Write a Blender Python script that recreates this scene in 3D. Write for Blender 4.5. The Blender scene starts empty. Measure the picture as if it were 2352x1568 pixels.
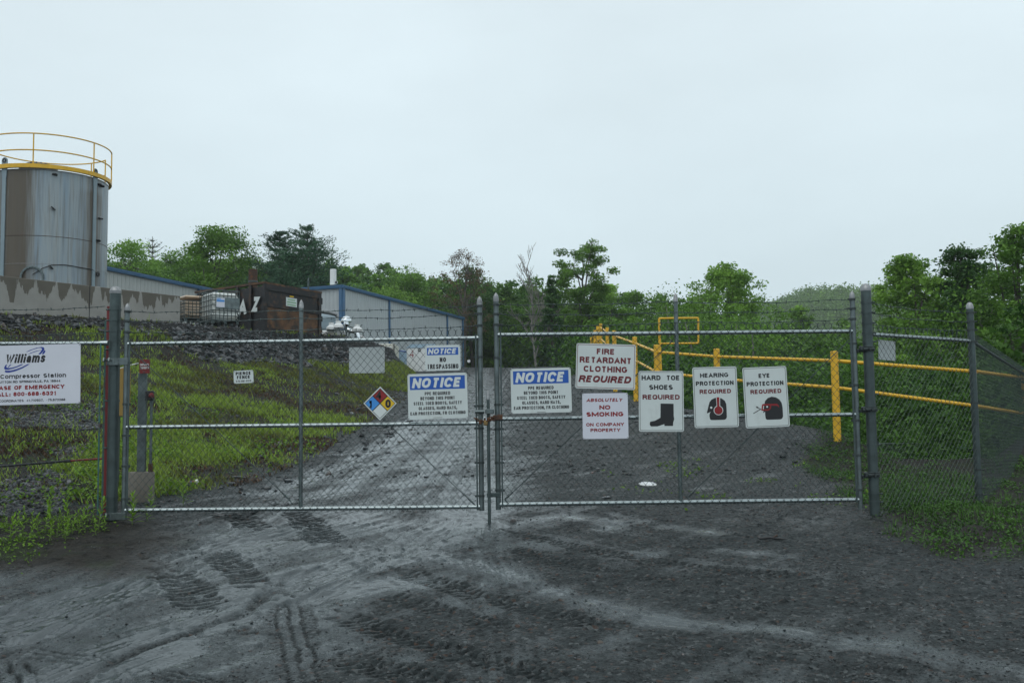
import bpy, math, random
import numpy as np
rad = math.radians
random.seed(7)
RNG = np.random.default_rng(11)
scene = bpy.context.scene
COL = scene.collection

# ------------------------------------------------------------------ camera model
FPX = 2350.0
PITCH = math.atan(186 / FPX)
ROLL = 0.013
EYE = np.array([0., 0., 1.0])
_fw = np.array([0, math.cos(PITCH), math.sin(PITCH)])
_up = np.array([0, -math.sin(PITCH), math.cos(PITCH)])
_ri = np.array([1., 0, 0])
CR = math.cos(ROLL) * _ri - math.sin(ROLL) * _up
CU = math.cos(ROLL) * _up + math.sin(ROLL) * _ri


def P(u, v, Y):
    """real-world point at depth Y (metres north of the camera) sighted at u, v"""
    d = _fw + CR * ((u - 1175.5) / FPX) - CU * ((v - 784) / FPX)
    return EYE + d * (Y / d[1])


# ------------------------------------------------------------------ noise + terrain
_tab = np.random.default_rng(5).random((256, 256))


def vnoise(x, y, s, seed=0):
    x = np.asarray(x, float) / s + seed * 17.37
    y = np.asarray(y, float) / s + seed * 9.71
    xi = np.floor(x).astype(int); yi = np.floor(y).astype(int)
    fx = x - xi; fy = y - yi
    fx = fx * fx * (3 - 2 * fx); fy = fy * fy * (3 - 2 * fy)
    a = _tab[xi & 255, yi & 255]; b = _tab[(xi + 1) & 255, yi & 255]
    c = _tab[xi & 255, (yi + 1) & 255]; d = _tab[(xi + 1) & 255, (yi + 1) & 255]
    return (a * (1 - fx) + b * fx) * (1 - fy) + (c * (1 - fx) + d * fx) * fy


def fbm(x, y, s, octs=4, seed=0, gain=.5):
    t = 0; a = 1; n = 0
    for i in range(octs):
        t = t + a * vnoise(x, y, s, seed + i); n += a; a *= gain; s /= 2.03
    return t / n


def sstep(a, b, x):
    t = np.clip((np.asarray(x, float) - a) / (b - a), 0, 1)
    return t * t * (3 - 2 * t)


def seg_dist(x, y, poly, closed=False):
    """distance to a polyline and position along it"""
    best = np.full(np.shape(x), 1e9); pos = np.zeros(np.shape(x)); side = np.zeros(np.shape(x)); acc = 0.
    pts = list(poly) + ([poly[0]] if closed else [])
    for (ax, ay), (bx, by) in zip(pts[:-1], pts[1:]):
        dx, dy = bx - ax, by - ay; L2 = dx * dx + dy * dy; L = math.sqrt(L2)
        t = np.clip(((x - ax) * dx + (y - ay) * dy) / L2, 0, 1)
        d = np.hypot(x - ax - t * dx, y - ay - t * dy)
        m = d < best
        best = np.where(m, d, best); pos = np.where(m, acc + t * L, pos)
        side = np.where(m, ((x - ax) * dy - (y - ay) * dx) / L, side)
        acc += L
    return best, pos, side


def inside(x, y, poly):
    r = np.zeros(np.shape(x), bool)
    n = len(poly)
    for i in range(n):
        x1, y1 = poly[i]; x2, y2 = poly[(i + 1) % n]
        if y1 == y2: continue
        c = ((y1 > y) != (y2 > y)) & (x < (x2 - x1) * (y - y1) / (y2 - y1) + x1)
        r ^= c
    return r


SL = 0.081
PAD = [(-70, 16), (-22, 21.5), (-16.5, 26.0), (-14.0, 28.4), (-10.9, 33.0), (-9.9, 36), (-9.2, 38.6), (-7.2, 41.2),
       (-6.6, 47), (-6.6, 56), (-7.4, 62), (-9, 66), (-70, 66)]
TOE = [(-3.6, 74), (-6.0, 62), (-4.6, 50), (-3.5, 38), (-3.3, 28), (-3.2, 16), (-3.4, 13.6), (-4.4, 12.3), (-6, 11.5), (-20, 11.2), (-70, 11)]
BANK = TOE + [(-70, 16), (-70, 74)]
DROP = [(3.35, 47), (3.3, 40), (3.15, 33), (3.05, 27), (3.35, 22.6), (4.3, 19.3), (5.15, 16.1), (5.6, 14.8), (7.2, 15.0), (9.0, 17.6),
        (12, 21), (40, 26), (400, 40), (400, 900), (30, 900), (9, 100), (5.8, 75), (4.3, 60)]


def roadz(y):
    y = np.asarray(y, float)
    return np.where(y < 70, SL * (np.maximum(y, -14) - 10.6), SL * 59.4 + 3.5 * (1 - np.exp(-(y - 70) * SL / 3.5)) * .35)


def padz(y):
    return np.clip(4.40 + (np.asarray(y, float) - 34) * .032, 4.15, 5.6)


def H(x, y):
    x = np.asarray(x, float); y = np.asarray(y, float)
    zr = roadz(y)
    # left bank
    inb = inside(x, y, BANK); inp = inside(x, y, PAD)
    dt = seg_dist(x, y, TOE)[0]; dp = seg_dist(x, y, PAD, True)[0]
    t = dt / (dt + dp + 1e-6)
    g = np.interp(t, [0, .12, .66, .97, 1], [0, .05, .50, .98, 1])
    zp = padz(y)
    zb = zr + (zp - zr) * g
    z = np.where(inb, zb, zr)
    z = np.where(inp, zp, z)
    # right shoulder: small berm, then the drop into the woods
    ind = inside(x, y, DROP); dd = seg_dist(x, y, DROP, True)[0]
    berm = .36 * np.exp(-(dd / 1.3) ** 2) * sstep(13.5, 17, y) * sstep(52, 40, y)
    z = z + np.where(ind, berm * np.exp(-dd * .6), berm)
    zd = -np.minimum(dd * .62, 3.2 + 1.2 * sstep(10, 60, dd))
    zd = zd - (z - 0.0) * sstep(0, 30, dd) * .85
    z = np.where(ind, z + zd, z)
    # ground right of the gate falls off a little
    z = z - sstep(4.2, 9, x) * .25 * sstep(20, 12, y)
    # hills
    hill = 26 * np.exp(-((x + 75) / 70) ** 2) * sstep(82, 230, y)
    far = 46 * np.exp(-((x - 172) / 85) ** 2) * np.exp(-((y - 520) / 140) ** 2)
    far += 26 * np.exp(-((x + 40) / 260) ** 2) * np.exp(-((y - 560) / 150) ** 2)
    return z + hill + far


def Hs(x, y):
    return float(H(np.array([x]), np.array([y]))[0])


def G(u, v):
    """where the sight line u, v meets the sloping road plane"""
    d = _fw + CR * ((u - 1175.5) / FPX) - CU * ((v - 784) / FPX)
    t = (-SL * 10.6 - 1.0) / (d[2] - SL * d[1])
    p = EYE + d * t
    return (float(p[0]), float(p[1]))


# ------------------------------------------------------------------ mesh builder
class MB:
    def __init__(s):
        s.v = []; s.f = []; s.n = 0; s.m = []; s.mi = 0; s.attr = []

    def add(s, verts, faces, attr=None):
        verts = np.asarray(verts, float)
        s.v.append(verts)
        s.f += [tuple(i + s.n for i in f) for f in faces]
        s.m += [s.mi] * len(faces)
        s.n += len(verts)
        return s

    def box(s, c, size, rz=0., rx=0., ry=0., bevel=0.0):
        sx, sy, sz = [a / 2 for a in size]
        if bevel > 0:
            b = min(bevel, sx * .9, sy * .9, sz * .9)
            vs = []
            for X in (-1, 1):
                for Y in (-1, 1):
                    for Z in (-1, 1):
                        vs += [(X * (sx - b), Y * (sy - b), Z * sz), (X * (sx - b), Y * sy, Z * (sz - b)), (X * sx, Y * (sy - b), Z * (sz - b))]
            vs = np.array(vs)
            def i(X, Y, Z, k): return ((X > 0) * 4 + (Y > 0) * 2 + (Z > 0)) * 3 + k
            fs = []
            for Z in (-1, 1):
                q = [i(-1, -1, Z, 0), i(1, -1, Z, 0), i(1, 1, Z, 0), i(-1, 1, Z, 0)]; fs.append(q if Z > 0 else q[::-1])
            for Y in (-1, 1):
                q = [i(-1, Y, -1, 1), i(-1, Y, 1, 1), i(1, Y, 1, 1), i(1, Y, -1, 1)]; fs.append(q if Y > 0 else q[::-1])
            for X in (-1, 1):
                q = [i(X, -1, -1, 2), i(X, 1, -1, 2), i(X, 1, 1, 2), i(X, -1, 1, 2)]; fs.append(q if X > 0 else q[::-1])
            for Y in (-1, 1):
                for Z in (-1, 1):
                    fs.append([i(-1, Y, Z, 0), i(1, Y, Z, 0), i(1, Y, Z, 1), i(-1, Y, Z, 1)])
            for X in (-1, 1):
                for Z in (-1, 1):
                    fs.append([i(X, -1, Z, 0), i(X, 1, Z, 0), i(X, 1, Z, 2), i(X, -1, Z, 2)])
            for X in (-1, 1):
                for Y in (-1, 1):
                    fs.append([i(X, Y, -1, 1), i(X, Y, 1, 1), i(X, Y, 1, 2), i(X, Y, -1, 2)])
            for X in (-1, 1):
                for Y in (-1, 1):
                    for Z in (-1, 1):
                        fs.append([i(X, Y, Z, 0), i(X, Y, Z, 1), i(X, Y, Z, 2)])
        else:
            vs = np.array([(x, y, z) for x in (-sx, sx) for y in (-sy, sy) for z in (-sz, sz)])
            fs = [(0, 1, 3, 2), (4, 6, 7, 5), (0, 4, 5, 1), (2, 3, 7, 6), (0, 2, 6, 4), (1, 5, 7, 3)]
        M = rotm(rx, ry, rz)
        s.add(vs @ M.T + np.array(c), fs)
        return s

    def tube(s, pts, r, n=8, cap=True, closed=False):
        pts = np.asarray(pts, float); k = len(pts)
        r = np.full(k, r) if np.isscalar(r) else np.asarray(r, float)
        if closed:
            tan = np.roll(pts, -1, 0) - np.roll(pts, 1, 0)
        else:
            tan = np.gradient(pts, axis=0) if k > 2 else np.repeat([pts[1] - pts[0]], 2, 0)
        tan = tan / (np.linalg.norm(tan, axis=1)[:, None] + 1e-12)
        a = np.array([0, 0, 1.]) if abs(tan[0][2]) < .9 else np.array([0, 1., 0])
        vs = []
        u = np.cross(tan[0], a)
        for i in range(k):
            u = u - tan[i] * (u @ tan[i]); u /= (np.linalg.norm(u) + 1e-12)
            w = np.cross(tan[i], u)
            for j in range(n):
                q = 2 * math.pi * j / n
                vs.append(pts[i] + r[i] * (math.cos(q) * u + math.sin(q) * w))
        fs = []
        kk = k if closed else k - 1
        for i in range(kk):
            i2 = (i + 1) % k
            for j in range(n):
                fs.append((i * n + j, i * n + (j + 1) % n, i2 * n + (j + 1) % n, i2 * n + j))
        if cap and not closed:
            fs.append(tuple(range(n))[::-1]); fs.append(tuple((k - 1) * n + j for j in range(n)))
        s.add(vs, fs); return s

    def lathe(s, c, prof, n=20, axis=(0, 0, 1), a0=0, a1=None):
        """prof: list of (radius, height) along axis from c"""
        ax = np.array(axis, float); ax /= np.linalg.norm(ax)
        t = np.array([1., 0, 0]) if abs(ax[0]) < .9 else np.array([0, 1., 0])
        u = np.cross(ax, t); u /= np.linalg.norm(u); w = np.cross(ax, u)
        full = a1 is None; a1 = a0 + 2 * math.pi if full else a1
        m = n if full else n + 1
        vs = []
        for (r, h) in prof:
            for j in range(m):
                q = a0 + (a1 - a0) * j / n
                vs.append(np.array(c) + ax * h + r * (math.cos(q) * u + math.sin(q) * w))
        fs = []
        for i in range(len(prof) - 1):
            for j in range(n):
                j2 = (j + 1) % m
                fs.append((i * m + j, i * m + j2, (i + 1) * m + j2, (i + 1) * m + j))
        s.add(vs, fs); return s

    def prism(s, pts2, y0, y1, frame=None):
        """pts2 (x,z) polygon extruded in y"""
        n = len(pts2)
        vs = [(x, y0, z) for x, z in pts2] + [(x, y1, z) for x, z in pts2]
        fs = [tuple(range(n)), tuple(range(n, 2 * n))[::-1]] + [(i, i + n, (i + 1) % n + n, (i + 1) % n) for i in range(n)]
        vs = np.array(vs)
        if frame is not None: vs = vs @ frame[0].T + frame[1]
        s.add(vs, fs); return s

    def quad(s, a, b, c, d):
        s.add([a, b, c, d], [(0, 1, 2, 3)]); return s

    def build(s, name, mats, root=None, smooth=False, loc=None, flip=False):
        v = np.concatenate(s.v) if s.v else np.zeros((0, 3))
        if root is not None and loc is None:
            v = v - world_loc(root)
        elif loc is not None:
            v = v - np.array(loc)
        me = bpy.data.meshes.new(name)
        me.from_pydata(v.tolist(), [], s.f)
        mats = mats if isinstance(mats, (list, tuple)) else [mats]
        for m in mats: me.materials.append(m)
        if len(mats) > 1: me.polygons.foreach_set('material_index', s.m)
        if smooth:
            me.polygons.foreach_set('use_smooth', [True] * len(me.polygons))
            try: me.set_sharp_from_angle(angle=rad(40))
            except Exception: pass
        me.update()
        o = bpy.data.objects.new(name, me); COL.objects.link(o)
        if root is not None: o.parent = root
        elif loc is not None: o.location = loc
        return o


def rotm(rx, ry, rz):
    cx, sx, cy, sy, cz, sz = math.cos(rx), math.sin(rx), math.cos(ry), math.sin(ry), math.cos(rz), math.sin(rz)
    X = np.array([[1, 0, 0], [0, cx, -sx], [0, sx, cx]]); Y = np.array([[cy, 0, sy], [0, 1, 0], [-sy, 0, cy]])
    Z = np.array([[cz, -sz, 0], [sz, cz, 0], [0, 0, 1]])
    return Z @ Y @ X


def world_loc(o):
    p = np.array(o.location)
    while o.parent: o = o.parent; p = p + np.array(o.location)
    return p


def big_mesh(name, verts, quads, mat, attrs=None, smooth=False, tris=False):
    """fast mesh from numpy arrays"""
    k = 3 if tris else 4
    me = bpy.data.meshes.new(name)
    nv, nf = len(verts), len(quads)
    me.vertices.add(nv); me.vertices.foreach_set('co', np.ascontiguousarray(verts, np.float32).ravel())
    me.loops.add(nf * k); me.loops.foreach_set('vertex_index', np.ascontiguousarray(quads, np.int32).ravel())
    me.polygons.add(nf); me.polygons.foreach_set('loop_start', np.arange(0, nf * k, k, dtype=np.int32))
    me.polygons.foreach_set('loop_total', np.full(nf, k, np.int32))
    if smooth: me.polygons.foreach_set('use_smooth', np.ones(nf, bool))
    me.update(calc_edges=True)
    for nm, arr in (attrs or {}).items():
        a = me.attributes.new(nm, 'FLOAT', 'POINT'); a.data.foreach_set('value', np.ascontiguousarray(arr, np.float32))
    me.materials.append(mat)
    o = bpy.data.objects.new(name, me); COL.objects.link(o)
    return o


def empty(name, loc, label, cat, group=None, rot=(0, 0, 0)):
    o = bpy.data.objects.new(name, None); COL.objects.link(o)
    o.location = loc; o.rotation_euler = rot; o.empty_display_size = .2
    o['label'] = label; o['category'] = cat
    if group: o['group'] = group
    return o


def tag(o, label=None, cat=None, group=None, kind=None):
    if label: o['label'] = label
    if cat: o['category'] = cat
    if group: o['group'] = group
    if kind: o['kind'] = kind
    return o


def copy_tree(o, parent=None):
    c = o.copy(); COL.objects.link(c)
    if parent: c.parent = parent
    for ch in [x for x in bpy.data.objects if x.parent == o]:
        copy_tree(ch, c)
    return c


# ------------------------------------------------------------------ materials
def nt(m):
    return m.node_tree.nodes, m.node_tree.links


def mat(name, color, rough=.5, metal=0., var=.15, vscale=6., bump=0., bscale=40., spec=.5, coat=0., dirt=None, dscale=1.5, dth=(.5, .7)):
    m = bpy.data.materials.new(name); m.use_nodes = True
    N, L = nt(m); b = N['Principled BSDF']
    b.inputs['Roughness'].default_value = rough; b.inputs['Metallic'].default_value = metal
    b.inputs['Specular IOR Level'].default_value = spec
    b.inputs['Coat Weight'].default_value = coat; b.inputs['Coat Roughness'].default_value = .15
    tc = N.new('ShaderNodeTexCoord')
    no = N.new('ShaderNodeTexNoise'); no.inputs['Scale'].default_value = vscale; no.inputs['Detail'].default_value = 6
    L.new(tc.outputs['Object'], no.inputs['Vector'])
    mx = N.new('ShaderNodeMix'); mx.data_type = 'RGBA'
    c = np.array(color)
    mx.inputs['A'].default_value = (*np.clip(c * (1 - var), 0, 1), 1); mx.inputs['B'].default_value = (*np.clip(c * (1 + var), 0, 1), 1)
    cr = N.new('ShaderNodeMapRange'); cr.inputs[1].default_value = .3; cr.inputs[2].default_value = .7
    L.new(no.outputs[0], cr.inputs[0]); L.new(cr.outputs[0], mx.inputs['Factor'])
    out = mx.outputs['Result']
    if dirt is not None:
        n2 = N.new('ShaderNodeTexNoise'); n2.inputs['Scale'].default_value = dscale; n2.inputs['Detail'].default_value = 8; n2.inputs['Roughness'].default_value = .65
        L.new(tc.outputs['Object'], n2.inputs['Vector'])
        r2 = N.new('ShaderNodeMapRange'); r2.inputs[1].default_value = dth[0]; r2.inputs[2].default_value = dth[1]
        L.new(n2.outputs[0], r2.inputs[0])
        m2 = N.new('ShaderNodeMix'); m2.data_type = 'RGBA'; m2.inputs['B'].default_value = (*dirt, 1)
        L.new(out, m2.inputs['A']); L.new(r2.outputs[0], m2.inputs['Factor']); out = m2.outputs['Result']
    L.new(out, b.inputs['Base Color'])
    rr = N.new('ShaderNodeMapRange'); rr.inputs[3].default_value = max(rough - .12, .02); rr.inputs[4].default_value = min(rough + .15, 1)
    L.new(no.outputs[0], rr.inputs[0]); L.new(rr.outputs[0], b.inputs['Roughness'])
    if bump > 0:
        n3 = N.new('ShaderNodeTexNoise'); n3.inputs['Scale'].default_value = bscale; n3.inputs['Detail'].default_value = 4
        L.new(tc.outputs['Object'], n3.inputs['Vector'])
        bp = N.new('ShaderNodeBump'); bp.inputs['Strength'].default_value = 1; bp.inputs['Distance'].default_value = bump
        L.new(n3.outputs[0], bp.inputs['Height']); L.new(bp.outputs[0], b.inputs['Normal'])
    return m


def leaf_mat(name, dark, light, trans=.3, rough=.55, objvar=.12):
    m = bpy.data.materials.new(name); m.use_nodes = True
    N, L = nt(m); b = N['Principled BSDF']; out = N['Material Output']
    at = N.new('ShaderNodeAttribute'); at.attribute_name = 'tint'
    mx = N.new('ShaderNodeMix'); mx.data_type = 'RGBA'
    mx.inputs['A'].default_value = (*dark, 1); mx.inputs['B'].default_value = (*light, 1)
    L.new(at.outputs['Fac'], mx.inputs['Factor'])
    oi = N.new('ShaderNodeObjectInfo'); hs = N.new('ShaderNodeHueSaturation')
    mr = N.new('ShaderNodeMapRange'); mr.inputs[3].default_value = 1 - objvar; mr.inputs[4].default_value = 1 + objvar
    L.new(oi.outputs['Random'], mr.inputs[0]); L.new(mr.outputs[0], hs.inputs['Value'])
    L.new(mx.outputs['Result'], hs.inputs['Color'])
    L.new(hs.outputs[0], b.inputs['Base Color'])
    b.inputs['Roughness'].default_value = rough; b.inputs['Specular IOR Level'].default_value = .25
    tr = N.new('ShaderNodeBsdfTranslucent'); L.new(hs.outputs[0], tr.inputs['Color'])
    ms = N.new('ShaderNodeMixShader'); ms.inputs[0].default_value = trans
    L.new(b.outputs[0], ms.inputs[1]); L.new(tr.outputs[0], ms.inputs[2]); L.new(ms.outputs[0], out.inputs['Surface'])
    return m


M = {}
M['galv'] = mat('galvanised_steel', (.15, .18, .182), .36, .8, .22, 9, .0015, 60, dirt=(.07, .08, .08), dscale=5, dth=(.48, .75))
M['galv_dark'] = mat('galvanised_post', (.075, .10, .10), .42, .6, .25, 7, .0015, 50, dirt=(.04, .05, .05), dscale=4, dth=(.45, .8))
M['rail'] = mat('wet_rail', (.40, .45, .455), .24, .9, .14, 5, .0003, 30)
M['wire'] = mat('fence_wire', (.055, .075, .075), .4, .6, .3, 14)
M['band'] = mat('weathered_band', (.05, .062, .062), .5, .5, .25, 20)
M['rust'] = mat('rusty_iron', (.06, .035, .025), .7, .3, .4, 14, .003, 60, dirt=(.16, .06, .02), dscale=6)
M['cap'] = mat('cast_cap', (.27, .275, .28), .4, .7, .2, 20)
M['sign'] = mat('sign_face', (.62, .67, .66), .38, 0, .05, 3, spec=.35, dirt=(.47, .50, .48), dscale=4, dth=(.56, .9))
M['sign_back'] = mat('sign_back', (.50, .54, .54), .45, .1, .07, 4)
M['plastic_sign'] = mat('plastic_sign_face', (.66, .67, .74), .4, 0, .03, 4)
M['ink'] = mat('black_ink', (.012, .012, .014), .4, 0, .1, 8)
M['red_ink'] = mat('red_ink', (.25, .008, .012), .4, 0, .1, 8)
M['dred_ink'] = mat('dark_red_ink', (.15, .008, .014), .4, 0, .1, 8)
M['blue_ink'] = mat('blue_ink', (.012, .095, .42), .4, 0, .06, 8)
M['navy_ink'] = mat('navy_ink', (.008, .035, .27), .4, 0, .06, 8)
M['sky_ink'] = mat('light_blue_ink', (.05, .27, .68), .4, 0, .05, 8)
M['yel_ink'] = mat('yellow_ink', (.72, .47, .015), .4, 0, .05, 8)
M['white_ink'] = mat('white_ink', (.66, .70, .69), .4, 0, .03, 8)
M['yellow'] = mat('yellow_paint', (.74, .42, .02), .42, 0, .16, 5, dirt=(.22, .11, .025), dscale=5, dth=(.56, .78))
M['red_paint'] = mat('red_paint', (.17, .014, .014), .45, 0, .2, 9, dirt=(.07, .03, .03), dscale=12, dth=(.55, .7))
M['teal_paint'] = mat('teal_paint', (.03, .11, .10), .5, 0, .25, 15, dirt=(.07, .05, .045), dscale=16, dth=(.5, .65))
M['concrete'] = mat('concrete', (.17, .155, .13), .8, 0, .15, 6, .004, 40, dirt=(.08, .07, .055), dscale=3, dth=(.45, .75))
M['black'] = mat('black_rubber', (.015, .016, .017), .5, 0, .2, 10)
M['brass'] = mat('old_brass', (.26, .17, .07), .45, .6, .3, 30)
M['chrome'] = mat('chrome', (.75, .78, .8), .15, 1, .05, 4)
M['white_paint'] = mat('white_paint', (.72, .73, .72), .4, 0, .06, 3, dirt=(.42, .42, .40), dscale=2, dth=(.6, .85))
M['cream'] = mat('cream_paint', (.62, .60, .52), .5, 0, .08, 3)
M['paleblue'] = mat('pale_blue_paint', (.34, .47, .58), .45, 0, .08, 3)
M['trim_blue'] = mat('blue_trim', (.052, .135, .25), .4, 0, .12, 3)
M['vessel'] = mat('pale_grey_vessel', (.22, .285, .32), .4, .1, .08, 3)

SKY_STRENGTH, HAZE, EXPOSURE = 0.104, 0.00036, 0.0

# ------------------------------------------------------------------ ground
def tracks():
    T = []   # (points in plan, half width, kind, depth)
    def t(px, w, kind, d): T.append(([G(*p) for p in px], w, kind, d))
    t([(487, 1268), (530, 1300), (590, 1348)], .12, 'lug', .038)
    t([(392, 1308), (425, 1350), (480, 1405)], .15, 'lug', .040)
    t([(676, 1176), (715, 1208), (760, 1246)], .15, 'lug', .038)
    t([(500, 1178), (540, 1190), (600, 1215)], .14, 'lug', .02)
    t([(765, 1412), (860, 1440), (980, 1480), (1100, 1512), (1200, 1530), (1320, 1568)], .11, 'chev', .019)
    t([(728, 1488), (830, 1522), (930, 1550), (1100, 1585)], .14, 'chev', .017)
    t([(922, 1312), (1000, 1340), (1100, 1370), (1230, 1400), (1400, 1440)], .12, 'chev', .012)
    t([(865, 1366), (940, 1385), (1050, 1410), (1200, 1450)], .10, 'chev', .009)
    t([(655, 1378), (670, 1450), (690, 1530), (700, 1600)], .13, 'groove', .005)
    t([(520, 1424), (420, 1456), (330, 1490), (217, 1546), (120, 1600)], .05, 'rut', .014)
    t([(640, 1345), (590, 1385), (560, 1410)], .06, 'rut', .014)
    t([(1180, 1218), (1330, 1262), (1480, 1288), (1660, 1310), (1900, 1335)], .10, 'chev', .011)
    t([(1165, 1255), (1270, 1290), (1400, 1314), (1600, 1345)], .09, 'chev', .009)
    t([(28, 1490), (120, 1503), (235, 1524)], .11, 'groove', .016)
    t([(5, 1508), (30, 1530), (44, 1580)], .14, 'groove', .013)
    t([(350, 1540), (420, 1556), (520, 1580)], .08, 'groove', .018)
    t([(700, 1100), (860, 1030), (980, 975), (1040, 930)], .22, 'smear', .02)
    t([(560, 1150), (720, 1085), (860, 1010), (940, 960)], .2, 'smear', .02)
    t([(0, 1440), (200, 1350), (420, 1275), (620, 1220), (760, 1180)], .3, 'smear', .014)
    t([(600, 1400), (760, 1320), (900, 1255), (1010, 1200), (1060, 1120)], .26, 'smear', .016)
    t([(900, 1290), (980, 1230), (1050, 1180)], .14, 'smear', .014)
    t([(1500, 1500), (1800, 1535), (2200, 1590)], .2, 'smear', .012)
    return T


WETS = [([(0, 1470), (150, 1400), (350, 1330), (560, 1240), (760, 1195), (930, 1130), (1040, 1020), (1075, 930), (1090, 860)], .75, .75),
        ([(250, 1520), (480, 1420), (700, 1330), (900, 1270), (1060, 1200), (1090, 1100)], .62, .95),
        ([(500, 1290), (700, 1240), (880, 1200)], .35, .9),
        ([(940, 1240), (1013, 1285), (1124, 1302), (1200, 1330), (1271, 1358), (1340, 1378), (1419, 1402), (1567, 1430), (1752, 1442), (1881, 1466), (2120, 1500), (2351, 1545)], .17, .82),
        ([(620, 1420), (760, 1360), (900, 1340)], .42, 1.0),
        ([(1180, 1190), (1290, 1185), (1420, 1195), (1400, 1215)], .2, .8),
        ([(1420, 1178), (1520, 1205), (1640, 1225)], .14, .6),
        ([(1640, 1258), (1790, 1275)], .15, .7),
        ([(640, 1130), (800, 1060), (920, 1000), (1000, 930)], .3, 1.0), ([(760, 1140), (920, 1040), (1020, 960), (1060, 890)], .3, 1.0), ([(900, 1150), (1000, 1060), (1060, 960)], .25, .9),
        ([(0, 1330), (180, 1290), (330, 1255)], .2, .35),
        ([(560, 1480), (700, 1500)], .4, .6),
        ([(60, 1540), (300, 1480)], .5, .6),
        ([(1120, 1170), (1110, 1010), (1105, 900), (1110, 850)], .7, .55),
        ([(1200, 1240), (1700, 1300), (2000, 1340)], .3, .28),
        ([(1500, 1520), (2000, 1555), (2351, 1600)], .5, .3)]


LONG = [([(0, 1440), (200, 1350), (420, 1275), (620, 1220), (850, 1165), (960, 1100), (1040, 1020), (1080, 930)], .30, .9),
        ([(0, 1500), (260, 1390), (480, 1320), (700, 1240), (900, 1190), (1000, 1120), (1050, 1040)], .28, .8),
        ([(150, 1560), (420, 1450), (640, 1370), (850, 1280), (1010, 1190), (1060, 1080)], .32, .9),
        ([(540, 1170), (700, 1090), (850, 1010), (950, 950)], .3, 1.0), ([(640, 1175), (800, 1090), (930, 1010), (1010, 930), (1050, 870)], .3, 1.0),
        ([(2351, 1575), (1900, 1480), (1500, 1415), (1200, 1335), (1010, 1265), (870, 1220)], .30, .55),
        ([(2351, 1420), (1950, 1350), (1600, 1300), (1300, 1240), (1150, 1200)], .26, .55), ([(2351, 1345), (1900, 1290), (1500, 1232), (1250, 1195)], .24, .5),
        ([(1750, 1580), (1300, 1480), (1050, 1390), (900, 1310)], .28, .5), ([(1120, 1180), (1105, 1050), (1100, 930), (1110, 860)], .4, .7)]


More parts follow.
